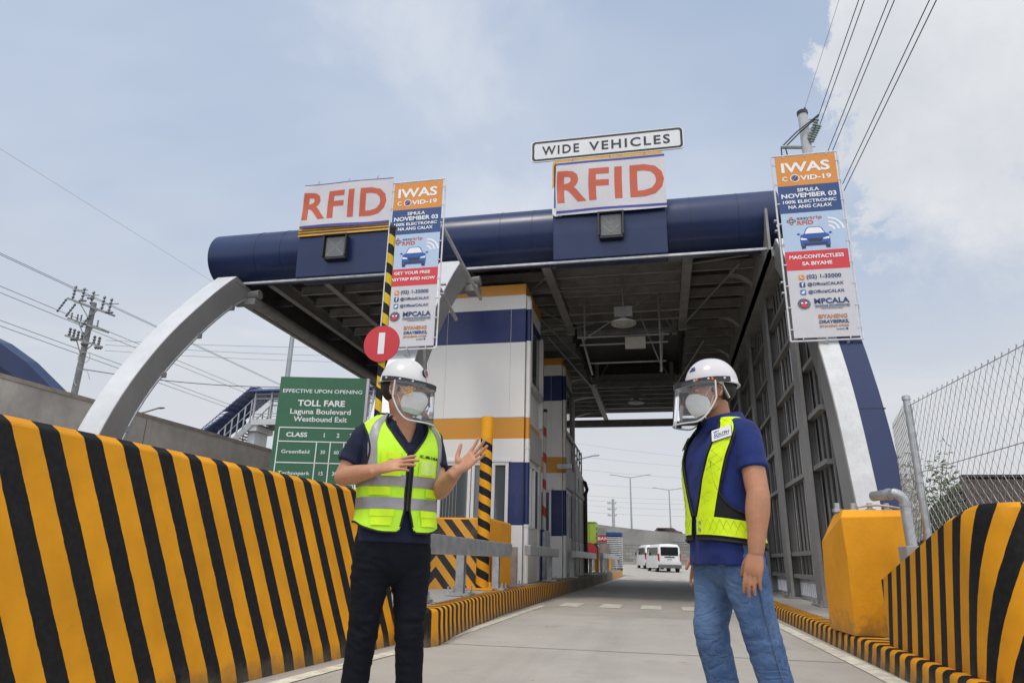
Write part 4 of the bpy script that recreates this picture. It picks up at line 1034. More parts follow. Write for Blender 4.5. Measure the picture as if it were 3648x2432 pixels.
# =================================================================== CHAIN LINK FENCE
def fence():
    t = thing('chain_link_fence', (2.53, 7.6, .17), 'chain link fence on galvanised posts above the right barrier', 'fence')
    A = Vector((2.72, 8.75, 0)); B = Vector((2.54, 7.62, 0)); C = Vector((2.80, 4.2, 0))
    z0, z1 = 1.05, 2.43
    for p, top in ((B, 2.47), (C+Vector((.02, -.9, 0)), 2.47)):
        q = MB(); q.tube([(p.x, p.y, .17), (p.x, p.y, top)], .033, 12); q.tube([(p.x, p.y, top), (p.x, p.y, top+.04), (p.x, p.y, top+.05)], [.042, .038, .012], 12); q.tube([(p.x, p.y, 1.62), (p.x, p.y, 1.66)], .038, 12)
        q.build('post', M_galv, t, smooth=True)
    w = MB(); s = .052
    def mesh(P, Q, zt0, zt1):
        d = (Q-P); L = d.length; d.normalize(); n = d.cross(Vector((0, 0, 1)))*.006
        k = int(L/s); sv = .064; rows = int((zt0-z0)/sv)
        for i in range(k):
            pts = []; zt = zt0+(zt1-zt0)*i/k
            for j in range(rows+1):
                u = i+((j+i) % 2); z = zt-(j)*sv
                sg_ = 1 if (j+i) % 2 else -1
                pts.append(P+d*(u*s+sg_*.006)+n*sg_+Vector((0, 0, z)))
            # knuckle at the top
            pts = [pts[0]+Vector((0, 0, .018))+d*.005]+pts
            w.tube(pts, .0028, 3, caps=False)
    mesh(B+Vector((.03, 0, 0)), C+Vector((.05, -.7, 0)), z1, z1)
    mesh(A, B-Vector((.02, 0, 0)), z1-.02, z1)
    w.build('wire_mesh', mat('fence_wire', (.36, .355, .34), .5, .3, var=.25), t)
    r = MB()
    for z in (2.40, 1.72): r.tube([B+Vector((0, 0, z)), C+Vector((0, -.7, z-.01))], .004, 5); r.tube([A+Vector((0, 0, z-.02)), B+Vector((0, 0, z))], .004, 5)
    r.tube([B+Vector((.03, -.02, 1.0)), B+Vector((.03, -.02, 2.42))], .005, 5)
    r.build('tension_wire', M_galv, t)
fence()
# house roof + shrub beyond the fence
def house():
    t = thing('house', (13.5, 23, -.2), 'small house with dark tiled roof behind the chain link fence', 'house')
    MB().box(8.7, 24, 21.2, 26, -.2, 2.05).build('wall', mat('house_wall', (.14, .12, .10), .8, var=.2), t)
    g = NT('roof_tiles'); w = g.n('ShaderNodeTexWave', wave_type='BANDS', bands_direction='X'); g.l(g.tc.outputs['Object'], w.inputs[0]); w.inputs['Scale'].default_value = 2.2
    w2 = g.n('ShaderNodeTexWave', wave_type='BANDS', bands_direction='Z'); g.l(g.tc.outputs['Object'], w2.inputs[0]); w2.inputs['Scale'].default_value = 2.5
    h = g.math('ADD', w.outputs[0], g.math('MULTIPLY', w2.outputs[0], .6)); g.bump(h, .9, .06)
    m = g.done(g.mix(g.noise(1.5, 6, .6), (.030, .020, .017), (.075, .050, .042)), .75)
    MB().add([(8.15, 20.7, 2.0), (25, 20.7, 2.0), (25, 23.2, 3.46), (8.95, 23.2, 3.46), (8.15, 26.5, 2.0), (25, 26.5, 2.0)], [(0, 1, 2, 3), (3, 2, 5, 4), (0, 3, 4)]).build('roof', m, t)
    MB().beam((8.9, 23.2, 3.50), (25, 23.2, 3.50), .22, .08).beam((8.13, 20.7, 2.03), (8.93, 23.2, 3.50), .16, .08).build('ridge_cap', mat('ridge', (.05, .035, .03), .8), t)
house()
def low_roof():
    t = thing('shed', (8, 28, -.2), 'low shed roof beside the house behind the fence', 'shed')
    MB().box(7.4, 8.6, 27.2, 30, -.2, 2.7).build('wall', mat('house_wall', None), t)
    MB().add([(7.1, 27, 2.75), (9.4, 27, 2.75), (9.4, 30.5, 3.15), (7.1, 30.5, 3.15), (7.1, 27, 2.68), (9.4, 27, 2.68)], [(0, 1, 2, 3), (0, 4, 5, 1)]).build('roof', mat('ridge', None), t)
low_roof()
def leafy(name, label, cx, cy, base, h, rx, n, seed, lsize=.13, cat='tree', col=(.055, .085, .025)):
    rr = random.Random(seed); t = thing(name, (cx, cy, base), label, cat)
    tr = MB(); tips = []
    for i in range(9):
        a = rr.uniform(0, 6.28); e = rr.uniform(.35, 1.0); p0 = Vector((cx, cy, base)); p1 = p0+Vector((math.cos(a)*rx*.35*(1.2-e), math.sin(a)*rx*.35*(1.2-e), h*.45*e)); p2 = p0+Vector((math.cos(a)*rx*(1.15-e*.6), math.sin(a)*rx*(1.15-e*.6), h*(.35+.6*e)))
        tr.tube([p0, p1, p2], [.045, .028, .008], 5); tips += [p2, p1.lerp(p2, .5), p1.lerp(p2, .75)]
    tr.build('trunk', mat('bark', (.10, .08, .06), .9), t)
    lf = MB()
    for i in range(n):
        c = rr.choice(tips)+Vector((rr.gauss(0, rx*.20), rr.gauss(0, rx*.20), rr.gauss(0, h*.085)))
        u = Vector((rr.uniform(-1, 1), rr.uniform(-1, 1), rr.uniform(-.8, .6))).normalized(); v = u.orthogonal().normalized(); s = lsize*rr.uniform(.6, 1.3)
        lf.add([c, c+u*s*.5+v*s*.16, c+u*s, c+u*s*.5-v*s*.16], [(0, 1, 2, 3)], i % 3)
    lf.build('crown', [mat('leaf_'+'abc'[k], tuple(q*f for q in col), .6, var=.3) for k, f in enumerate((.7, 1.1, 1.7))], t, recalc=False)
leafy('shrub', 'thin leafy shrub standing behind the fence post', 6.05, 18.0, -.2, 3.75, .85, 1300, 3, .17, 'shrub', (.06, .085, .03))
leafy('shrub', 'low dark bush in front of the shed behind the fence', 7.0, 24, -.2, 2.5, 1.1, 800, 5, .18, 'shrub', (.04, .06, .02))

# =================================================================== LEFT BACKGROUND
def flyover():
    t = thing('flyover_wall', (-13, 20, 0), 'long stained concrete flyover parapet behind the left arch', 'wall')
    P = [(-13.2, -6), (-13, 4), (-13, 14), (-13, 24), (-13, 34), (-12.9, 50), (-12.4, 70), (-11.2, 82), (-9.6, 89)]
    z = [4.05, 4.12, 4.18, 4.24, 4.3, 4.4, 4.9, 5.4, 5.57]
    b = MB(); b.loft([[(x, y, -.2), (x, y, h), (x-.3, y, h), (x-.3, y, -.2)] for (x, y), h in zip(P, z)], caps=True); b.build('wall', M_conc, t)
    c = MB(); c.loft([[(x+.02, y, h-.06), (x+.02, y, h+.03), (x-.32, y, h+.03), (x-.32, y, h-.06)] for (x, y), h in zip(P, z)], caps=True); c.build('coping', mat('coping', (.34, .29, .25), .9, var=.15), t)
    j = MB()
    for y in (8.6, 15.2, 21.8): j.box(-12.998, -12.992, y-.006, y+.006, .5, 4.1)
    j.build('joint', mat('joint_dark', None), t)
flyover()
def far_wall():
    t = thing('retaining_wall', (-3, 92, .5), 'curved far retaining wall of stone blocks under a plain concrete band', 'wall')
    P = [(-9.6, 89), (-6.5, 90), (-3.7, 91), (0, 92.5), (4, 95), (12, 102), (30, 122)]
    zt = [5.57, 5.2, 4.95, 4.7, 4.5, 4.4, 4.4]
    b = MB(); b.loft([[(x, y, 2.93), (x, y, h), (x-.1, y+.4, h), (x-.1, y+.4, 2.93)] for (x, y), h in zip(P, zt)], caps=True); b.build('concrete_band', concrete('band_concrete', (.27, .262, .245), .4, scale=.4), t)
    g = NT('stone_blocks'); br = g.n('ShaderNodeTexBrick'); g.l(g.tc.outputs['UV'], br.inputs[0]); br.inputs['Scale'].default_value = 1.0
    br.inputs['Color1'].default_value = (.20, .19, .17, 1); br.inputs['Color2'].default_value = (.30, .29, .27, 1); br.inputs['Mortar'].default_value = (.11, .105, .10, 1)
    br.inputs['Mortar Size'].default_value = .03; br.inputs['Brick Width'].default_value = .95; br.inputs['Row Height'].default_value = .42
    m = g.done(g.mix(g.math('MULTIPLY', g.noise(.8, 6, .7), .5), br.outputs[0], (.16, .15, .135)), .9)
    s = 0; uv = []; rings = []
    for i, (x, y) in enumerate(P):
        if i: s += math.dist(P[i], P[i-1])
        rings.append([(x+.02, y-.06, .2), (x+.02, y-.06, 2.90)]); uv += [(s, .2), (s, 2.9)]
    b = MB(); b.loft(rings, closed=False, uv=uv); b.build('stone_blocks', m, t, recalc=False)
    c = MB(); c.loft([[(x+.03, y-.5, .3), (x+.03, y-.5, .85), (x+.03, y-.05, .9), (x+.03, y-.05, .3)] for x, y in P], caps=True); c.build('footing', M_conc_l, t)
    c = MB()
    for i in range(14): c.tube([(1.2+i*.28, 92.2+i*.12, 2.93), (1.2+i*.28, 92.2+i*.12, 3.45)], .02, 4)
    c.tube([(1.2, 92.2, 3.45), (4.9, 93.8, 3.45)], .03, 4); c.tube([(1.2, 92.2, 3.2), (4.9, 93.8, 3.2)], .02, 4); c.build('railing', M_dark, t)
far_wall()
struct(MB().add([(-40, 60, 3.9), (-12.5, 60, 3.9), (-9.8, 90, 4.2), (30, 123, 4.0), (30, 180, 4.2), (-40, 160, 4.2)], [(0, 1, 2, 3, 4, 5)]).build('flyover_deck', M_road))
def bg_canopy():
    t = thing('toll_canopy', (-27, 16, 0), 'second navy arched canopy showing above the left parapet', 'canopy')
    pts = [(-40, 11.6), (-33, 10.9), (-28, 9.75), (-24.15, 8.2), (-22.74, 7.4), (-21.09, 6.2), (-19.8, 5.0), (-18.5, 3.2)]
    b = MB(); b.loft([[(x, 20, z), (x, 20.5, z+.1), (x, 20.5, z-.75), (x, 20, z-.75)] for x, z in pts], caps=True); b.build('arch_rim', M_blue, t)
    b = MB(); b.add([(x, 20.3, z-.5) for x, z in pts]+[(x, 20.3, 1.) for x, z in pts], [(i, i+1, len(pts)+i+1, len(pts)+i) for i in range(len(pts)-1)])
    b.build('end_wall', mat('navy_ribbed', (.010, .018, .06), .5, var=.3, vs=2), t, recalc=False)
bg_canopy()

# ---------------------------------------------------------------- poles, lamps and lines
M_ins = mat('insulator', (.13, .135, .14), .4)
def left_utility():
    t = thing('utility_pole', (-36.5, 36, 0), 'tall left utility pole crowded with crossarms and insulators', 'utility pole')
    MB().tube([(-36.5, 36, 0), (-36.55, 36, 16.6)], [.25, .17], 12).build('pole', mat('pole_dark', (.20, .20, .20), .7), t, smooth=True)
    for (xa, za), (xb, zb), dbl in (((-38.5, 16.95), (-35.0, 15.7), 1), ((-38.1, 15.5), (-35.2, 14.55), 1), ((-38.0, 14.3), (-34.9, 13.35), 0)):
        b = MB(); b.beam((xa, 35.75, za), (xb, 35.75, zb), .09, .12)
        if dbl: b.beam((xa, 36.3, za), (xb, 36.3, zb), .09, .12)
        for s in (.3, .75):
            b.beam((xa+(xb-xa)*s, 35.75, za+(zb-za)*s), (-36.52, 35.8, za+(zb-za)*.5-.9), .05, .05)
        b.build('crossarm', M_steel, t)
    def ins(p, q, n=6, r=.13):
        r *= .72
        b = MB(); p, q = Vector(p), Vector(q); pts = []; rs = []
        for i in range(n*2+1): pts.append(p.lerp(q, i/(n*2))); rs.append(r if i % 2 else r*.45)
        b.tube(pts, rs, 8); b.build('insulator', M_ins, t, smooth=True)
    for x, z in ((-38.35, 16.95), (-37.6, 16.75), (-36.8, 16.45), (-35.85, 16.05), (-35.25, 15.85)): ins((x, 36, z+.05), (x+.05, 36, z+1.0), 4, .14)
    for x, z in ((-38.5, 16.9), (-37.7, 16.5), (-36.3, 15.7)): ins((x, 35.7, z), (x-.45, 35.6, z-.95), 5, .12)
    for x, z in ((-34.9, 15.75), (-36.6, 16.85), (-37.2, 16.7)): ins((x-.3, 35.7, z), (x+.3, 35.7, z-.05), 3, .12)
    for x, z in ((-38.1, 15.55), (-37.6, 15.4), (-37.3, 15.35), (-35.9, 14.9)): ins((x, 36, z), (x-.02, 36, z+.45), 3, .09)
    for x, z in ((-37.95, 14.35), (-37.6, 14.25), (-37.25, 14.1), (-36.9, 14.0), (-35.9, 13.7), (-35.5, 13.6)): ins((x, 36, z), (x, 36, z+.55), 3, .15)
    for x, z in ((-37.1, 13.95), (-36.2, 13.6), (-35.1, 13.3)): ins((x-.25, 35.6, z), (x+.3, 35.6, z-.05), 3, .17)
    b = MB()
    for x in (-37.9, -36.9, -35.2): b.beam((x-.6, 36, 17.65-(x+38)*.42), (x+.6, 36, 17.60-(x+38)*.42), .05, .05)
    b.build('bracket', M_steel, t)
    c = MB(); c.tube([(-36.0+.45*math.cos(a), 35.6, 12.65+.38*math.sin(a)) for a in [2*math.pi*i/20 for i in range(21)]], .02, 4)
    c.tube([(-36.6, 35.7, 12.0), (-36.2, 35.7, 11.9), (-35.6, 35.7, 11.75), (-35.3, 35.7, 11.2)], .02, 4); c.tube([(-36.5, 35.7, 11.6), (-36.4, 35.7, 11.0), (-36.2, 35.7, 10.8)], .03, 4)
    c.build('loose_cable', M_wire_far, t)
left_utility()
def right_pole():
    t = thing('utility_pole', (7.6, 30, 0), 'grey steel transmission pole topped with insulators behind the right banner', 'utility pole')
    MB().tube([(7.5, 30, 0), (7.44, 30, 21.4)], [.36, .215], 12).build('pole', mat('pole_light', (.46, .47, .48), .5, var=.05), t)
    b = MB(); b.tube([(7.44, 30, 21.38), (7.44, 30, 21.55)], .25, 12); b.tube([(7.56, 30, 21.5), (7.58, 30, 21.75)], .05, 6)
    for i in range(6): b.tube([(7.66, 29.9, 21.0-i*.5), (7.80, 29.9, 21.02-i*.5)], .015, 4)
    b.build('pole_cap', M_dark, t)
    M_gi = mat('insulator_green', (.30, .36, .34), .4)
    for p, q in (((7.55, 29.8, 19.85), (7.93, 29.5, 20.75)), ((7.62, 29.8, 19.7), (8.0, 29.5, 20.4))):
        m = MB(); a, c = Vector(p), Vector(q); m.tube([a.lerp(c, i/16) for i in range(17)], [.13 if i % 2 else .07 for i in range(17)], 8); m.build('insulator', M_gi, t, smooth=True)
    for z in (19.6,):
        m = MB(); m.tube([(7.3, 30, z), (6.3, 30, z+.12)], .09, 8); m.tube([(7.3, 30, z), (7.25, 30, z)], .14, 8); m.build('insulator', M_gi, t)
    m = MB()
    for dx_ in (0, .18):
        m.tube([(6.3+dx_*1.6, 30, 19.0), (6.32+dx_, 30, 19.7), (7.0+dx_, 29.8, 20.3), (7.7+dx_*.6, 29.5, 20.7), (8.0, 29.4, 20.9)], .035, 5)
    m.build('jumper_cable', M_wire, t)
right_pole()
def wires(name_label, lines, r, m, group, cat='power line'):
    for i, (pts, lab) in enumerate(lines):
        o = MB().tube(pts, r, 5, caps=False).build('power_line', m, None, smooth=True); tag(o, lab, cat, group)
def sag(a, b, s, n=12):
    a, b = Vector(a), Vector(b); return [a.lerp(b, i/n)-Vector((0, 0, 4*s*(i/n)*(1-i/n))) for i in range(n+1)]
G1 = 'overhead cables from the right steel pole'
wires('', [(sag((8.0, 30.1, 20.87), (8.0, -40, 20.87), .0), 'upper cable of the pair leaving the top of the right steel pole'),
           (sag((8.02, 29.6, 20.42), (8.02, -40, 20.42), .0), 'lower cable of the pair leaving the top of the right steel pole'),
           (sag((8.34, 30, 19.27), (8.34, -40, 19.27), .0), 'left cable of the middle pair rising above the right banner'),
           (sag((8.52, 30, 19.22), (8.52, -40, 19.22), .0), 'right cable of the middle pair rising above the right banner'),
           (sag((8.76, 30, 17.48), (8.76, -40, 17.48), .0), 'left cable of the thick pair passing right of the right banner'),
           (sag((8.79, 30, 17.15), (8.79, -40, 17.15), .0), 'right cable of the thick pair passing right of the right banner')], .019, M_wire, G1)
wires('', [(sag((7.56, 30, 21.7), (7.9, -40, 21.9), .0), 'single thin wire rising from the very tip of the right steel pole')], .009, M_wire_far, G1)
G2 = 'overhead cables passing the left utility pole'
LW = []
for dx_, z, nm in ((-38.3, 17.66, 'topmost left'), (-37.9, 17.58, 'topmost right'), (-38.1, 15.75, 'middle left'), (-38.3, 15.45, 'middle right'), (-37.0, 13.4, 'lower left'), (-37.2, 13.15, 'lower right')):
    LW.append((sag((dx_, -20, z), (dx_, 170, z), .0), nm+' cable passing the left utility pole'))
wires('', LW, .022, M_wire_far, G2)
wires('', [(sag((-33.5, 20, 21.0), (-33.5, 170, 21.0), .0), 'faint single wire high above the left utility pole')], .009, M_wire_far, G2)
wires('', [(sag((-35, 36, 13.9), (-12, 60, 20.3), .5), 'first thin sideways wire from the left pole towards the canopy'), (sag((-35, 36, 13.6), (-12, 60, 19.2), .5), 'second thin sideways wire from the left pole towards the canopy'),
           (sag((-34.9, 36, 13.2), (-12, 60, 18.6), .5), 'lowest thin sideways wire from the left pole towards the canopy')], .016, M_wire_far, G2)
wires('', [(sag((-36.3, 36, 12.0), (-26, 45, 12.72), .35), 'dark drooping cable from the left pole to the footbridge')], .028, M_wire, G2)
FW = []
for i, (z0, z1) in enumerate(((21.5, 17.6), (18.9, 16.2), (16.4, 14.4), (13.6, 12.8), (11.4, 11.2), (10.6, 10.5), (9.7, 9.6), (8.6, 8.5))):
    FW.append((sag((-25, 122, z0+1.5), (14, 122, z1), .6), ['highest', 'second', 'third', 'fourth', 'fifth', 'sixth', 'seventh', 'lowest'][i]+' thin far wire crossing the sky beyond the toll lane'))
wires('', FW, .022, M_wire_far, 'thin far wires beyond the toll lane')
def far_util():
    t = thing('utility_pole', (-7.95, 120, 3), 'far utility pole with three crossarms beyond the toll lane', 'utility pole')
    MB().tube([(-7.9, 120, 3), (-7.95, 120, 11.1)], [.30, .22], 8).build('pole', M_pole, t)
    for z in (10.35, 9.35, 8.35):
        b = MB(); b.box(-8.9, -7.4, 119.9, 120.1, z-.05, z+.07)
        for x in (-8.8, -8.5, -7.45): b.tube([(x, 120, z), (x, 120, z+.3)], .07, 6)
        b.build('crossarm', M_steel, t)
far_util()
def street_lamp(x, y, zb, zt, arms, label):
    t = thing('street_lamp', (x, y, zb), label, 'street lamp', 'slim street lamps')
    MB().tube([(x, y, zb), (x, y, zt)], [.14, .08], 8).build('pole', M_pole, t, smooth=True)
    for dx_ in arms:
        s = 1 if dx_ > 0 else -1
        MB().tube([(x, y, zt), (x+dx_*.4, y, zt+.16), (x+dx_*.8, y, zt+.38)], .05, 6).build('arm', M_pole, t)
        b = MB(); b.loft([[(x+dx_*u, y+w*c_, zt+.36+.06*(u-.8)*2+h*s_) for c_, s_ in ((1, 0), (.5, 1), (-.5, 1), (-1, 0), (-.5, -.5), (.5, -.5))] for u, w, h in ((.78, .06, .03), (.84, .15, .07), (.97, .15, .06), (1.0, .08, .02))], caps=True); b.build('lamp_head', M_pole, t, smooth=True)
street_lamp(-3.9, 95, 4, 11.8, (-2.75, 2.8), 'double armed street lamp on the flyover straight above the vans')
street_lamp(1.4, 115, 4, 12.1, (-2.65, 2.6), 'double armed street lamp farther right beside the right man')
street_lamp(-6.4, 50, 0, 7.8, (2.2,), 'single armed street lamp peeping out past the rear cabin')
street_lamp(-15.0, 25, 0, 13.5, (-2,), 'plain lamp pole standing behind the green toll fare board')
street_lamp(-31.8, 36, 0, 8.9, (2.1,), 'single armed street lamp seen under the left arch')

# ---------------------------------------------------------------- footbridge
def footbridge():
    t = thing('footbridge', (-25, 45, 0), 'covered steel footbridge with blue ribbed roof and stair behind the fare board', 'footbridge')
    d = MB(); d.box(-29.45, -12, 44.9, 45.1, 9.92, 10.35); d.box(-29.45, -12, 47.2, 47.4, 9.92, 10.35); d.box(-29.45, -12, 45, 47.3, 10.28, 10.34); d.build('deck', mat('bridge_white', (.55, .56, .57), .5, var=.06), t)
    M_br = mat('bridge_grey', (.42, .43, .44), .5, .3, var=.1)
    r = MB()
    for yy_ in (45.0, 47.3):
        x = -29.4
        while x < -12:
            r.box(x-.06, x+.06, yy_-.06, yy_+.06, 10.3, 12.55); x += 1.35
        for z in (10.55, 10.75, 11.9, 12.25): r.box(-29.4, -12, yy_-.03, yy_+.03, z-.03, z+.03)
    r.build('railing', M_br, t)
    ms = MB()
    for yy_ in (45.02,):
        x = -29.3
        while x < -12: ms.box(x-.006, x+.006, yy_, yy_+.01, 10.75, 12.25); x += .11
        for i in range(14): ms.box(-29.4, -12, yy_, yy_+.01, 10.80+i*.105-.005, 10.80+i*.105+.005)
    ms.build('wire_mesh', M_br, t)
    def vault(P, Q, w, h, n=14, seg=None):
        mb = MB(); P, Q = Vector(P), Vector(Q); L = (Q-P).length; k = int(L/.13); rings = []
        for i in range(k+1):
            c = P.lerp(Q, i/k); bul = .05 if (i % 4) in (0, 1) else 0
            rings.append([(c.x, c.y+w*math.cos(a), c.z+(h+bul)*math.sin(a)) for a in [math.pi*j/n for j in range(n+1)]])
        return mb.loft(rings, closed=False)
    M_vault = mat('vault_blue', (.055, .085, .24), .35, var=.2)
    vault((-29.9, 46.1, 12.42), (-12, 46.1, 12.50), 1.5, .32).build('roof', M_vault, t)
    vault((-33.9, 46.1, 8.9), (-31.6, 46.1, 10.55), 1.5, .55).build('roof', M_vault, t)
    vault((-32.0, 46.1, 10.65), (-29.75, 46.1, 12.5), 1.5, .45).build('roof', M_vault, t)
    rb = MB()
    for i in range(18):
        u = i/17; c = Vector((-33.9, 46.1, 8.95)).lerp(Vector((-29.8, 46.1, 12.45)), u)
        rb.tube([(c.x-.02, c.y-1.53*math.cos(a), c.z+(.58+.0)*math.sin(a)) for a in [math.pi*j/10 for j in range(11)]], .03, 4)
    rb.build('roof_rib', mat('vault_dark', (.008, .014, .05), .5), t)
    s = MB()
    for yy_ in (44.95, 47.3):
        s.beam((-32.2, yy_, 7.3), (-29.4, yy_, 10.1), .08, .42); s.beam((-33.3, yy_, 8.2), (-29.5, yy_, 11.9), .06, .06); s.beam((-32.8, yy_, 7.9), (-29.5, yy_, 11.1), .05, .05)
        for i in range(7):
            u = i/6; s.box(-32.5+2.9*u-.04, -32.5+2.9*u+.04, yy_-.04, yy_+.04, 7.4+2.7*u, 9.1+2.7*u)
    for i in range(16): u = i/15; s.box(-32.2+2.75*u-.13, -32.2+2.75*u+.13, 45, 47.3, 7.35+2.75*u, 7.39+2.75*u)
    s.build('stair', M_br, t)
    c = MB(); c.box(-29.85, -29.25, 45.3, 47, 0, 9.5); c.box(-30.0, -29.0, 45, 47.3, 9.5, 9.92); c.build('column', mat('bridge_white', None), t)
footbridge()

# ---------------------------------------------------------------- vehicles
M_vanw = mat('van_white', (.74, .74, .73), .25, var=.03, spec=.6)
M_carglass = glass_mat('car_glass', (.012, .014, .016), .06)
M_tail = mat('tail_red', (.45, .015, .02), .25)
M_plate = mat('plate_white', (.65, .65, .63), .5)
M_trim = mat('trim_black', (.02, .02, .022), .45)
M_tyre = mat('tyre', (.018, .018, .018), .8)
def van(x, y, rot, label, plate, cat='van'):
    """local frame: rear face at y=0 looking towards -y, body runs to +y"""
    t = thing('van', (x, y, road_z(y)), label, cat, 'white vans on the road beyond the toll lane')
    W, Lb, Ht = .97, 5.2, 2.24
    def sec(yy, zb, zt, wt, wb):
        n = 26; ring = []
        pts = [(-wb, zb), (wb, zb), (wb+.0, .95), (wt+.02, 1.35), (wt, zt-.22), (wt-.14, zt-.03), (0, zt+.015), (-wt+.14, zt-.03), (-wt, zt-.22), (-wt-.02, 1.35), (-wb, .95)]
        return [(u, yy, v) for u, v in pts]
    prof = [(0.0, .50, 2.05, .80, .90), (.05, .42, 2.14, .86, .95), (.25, .34, 2.22, .87, .97), (1.5, .32, Ht, .87, .97), (3.6, .32, 2.22, .87, .97), (4.2, .32, 2.10, .84, .97), (4.75, .34, 1.45, .80, .95), (5.15, .40, 1.05, .75, .88), (5.25, .5, .95, .6, .75)]
    MB().loft([sec(*p) for p in prof], caps=True).build('body', M_vanw, t, smooth=True, bevel=.0, local=True)
    g = MB(); g.prism(rrect(-.72, .72, 1.30, 1.98, .07), (0, -.012, 0), AX, AZ, .01); g.add([(-.72, .02, 1.3), (.72, .02, 1.3), (.72, .02, 2.0), (-.72, .02, 2.0)], [(0, 1, 2, 3)])
    g.build('rear_window', M_carglass, t, local=True)
    for s in (-1, 1):
        w = MB()
        for y0, y1 in ((.35, 1.5), (1.6, 2.75), (2.85, 3.75)): w.prism(rrect(y0, y1, 1.32, 1.95, .06), (s*(.885), 0, 0), (0, 1, 0), (0, 0, 1), .02*s)
        w.build('side_window', M_carglass, t, local=True)
        tl = MB(); tl.prism(rrect(-.045, .045, .86, 1.45, .03), (s*.885, -.02, 0), AX, AZ, .035); tl.box(s*.93-.02, s*.93+.02, -.02, .16, .88, 1.43); tl.build('tail_light', M_tail, t, local=True)
        mr = MB(); mr.sphere((s*1.10, 4.1, 1.42), .13, 10, 0, (.7, .5, 1.2)); mr.build('mirror', M_trim, t, local=True)
        for yy in (.95, 4.05):
            k = MB(); k.tube([(s*.73, yy, .34), (s*.95, yy, .34)], .34, 20); tw = k.build('wheel', M_tyre, t, local=True)
            k = MB(); k.tube([(s*.945, yy, .34), (s*.962, yy, .34)], .20, 14); k.build('rim', M_galv, tw, local=True)
    b = MB(); b.box(-.95, .95, -.07, .3, .32, .60); b.build('bumper', mat('bumper_grey', (.10, .10, .10), .6), t, bevel=.03, local=True)
    b = MB(); b.box(-.30, .62, -.03, -.004, 1.16, 1.25) if False else b.box(-.42, .42, -.03, .0, 1.14, 1.22); b.build('handle_bar', M_trim, t, local=True)
    p = MB(); p.box(-.20, .20, -.022, .0, .93, 1.09); po = p.build('number_plate', M_plate, t, local=True)
    q = MB(); text_mb(q, plate, (0, -.024, .975), AX, AZ, .33, .075, 'C', .02, .002); q.build('plate_text', M_trim, po, local=True)
    l = MB(); l.box(-.12, .12, -.016, .0, 1.265, 1.285); l.sphere((0, -.005, 1.10+.17), .055, 10, 0, (1.3, .3, .8)); l.build('emblem', M_galv, t, local=True)
    st = MB(); st.box(-.62, -.46, -.018, -.0125, 1.84, 1.94); st.build('sticker', M_org_ban, t, local=True)
    t.rotation_euler = (0, 0, R(rot)); return t
van(.52, 60, 13, 'nearer white van with number plate NFT 2060 driving away', 'NFT 2060')
van(-.75, 69.5, 12, 'farther white van half hidden behind the nearer van', 'NCO 4173')
def suv():
    t = thing('car', (.45, 100, 4.0), 'dark red car roof passing on the flyover behind the far wall', 'car')
    prof = [(-2.2, .5, .8), (-2.1, .4, 1.0), (-1.5, .4, 1.05), (-1.1, .4, 1.5), (1.0, .4, 1.52), (1.7, .4, 1.1), (2.2, .45, 1.0), (2.3, .5, .8)]
    MB().loft([[(u, -.85, a), (u, -.85, min(.95, c)), (u, -.7, c), (u, .7, c), (u, .85, min(.95, c)), (u, .85, a)] for u, a, c in prof], caps=True).build('body', mat('car_maroon', (.12, .03, .03), .3), t, smooth=True, local=True)
    g = MB(); g.prism(rrect(-1.05, 1.3, 1.02, 1.40, .08), (0, -.80, 0), AX, AZ, .02); g.build('side_window', M_carglass, t, local=True)
    for x in (-1.4, 1.4):
        for y in (-.8, .8): MB().tube([(x, y-.1, .34), (x, y+.1, .34)], .34, 14).build('wheel', M_tyre, t, local=True)
suv()
# ---------------------------------------------------------------- plant at the end of the island
def generator():
    t = thing('generator', (-4.2, 44, .33), 'lime green generator box on a red tank at the island end', 'generator')
    lime = mat('lime_paint', (.30, .42, .04), .45, var=.1)
    b = MB(); b.box(-4.68, -3.95, 43.2, 44.6, 1.85, 3.1); b.box(-4.70, -3.93, 43.15, 44.65, 3.1, 3.16); b.build('cabinet', lime, t, bevel=.03)
    d = MB()
    for x, z in ((-3.94, 2.7), (-3.94, 2.4), (-3.94, 2.15)): d.box(x, x+.012, 43.5, 43.7, z, z+.1); d.box(x, x+.012, 43.95, 44.2, z+.05, z+.15)
    d.box(-4.35, -4.33, 43.19, 43.2, 1.9, 3.05); d.build('vent', M_dark, t)
    MB().tube([(-4.35, 43.1, 1.45), (-4.35, 44.6, 1.45)], .48, 20).build('red_tank', mat('tank_red', (.28, .02, .025), .45), t, smooth=True)
    MB().tube([(-3.85, 43.4, 1.75), (-3.75, 43.3, 1.7), (-3.72, 43.3, 1.2)], .08, 8).box(-3.68, -3.2, 43.1, 43.9, 1.2, 1.85).build('fuel_pipe', mat('dusty_steel', (.24, .18, .16), .6), t)
    l = MB()
    for x in (-4.6, -3.95): l.box(x-.05, x+.05, 43.2, 44.5, .33, 1.9)
    l.build('leg', M_dark, t)
generator()
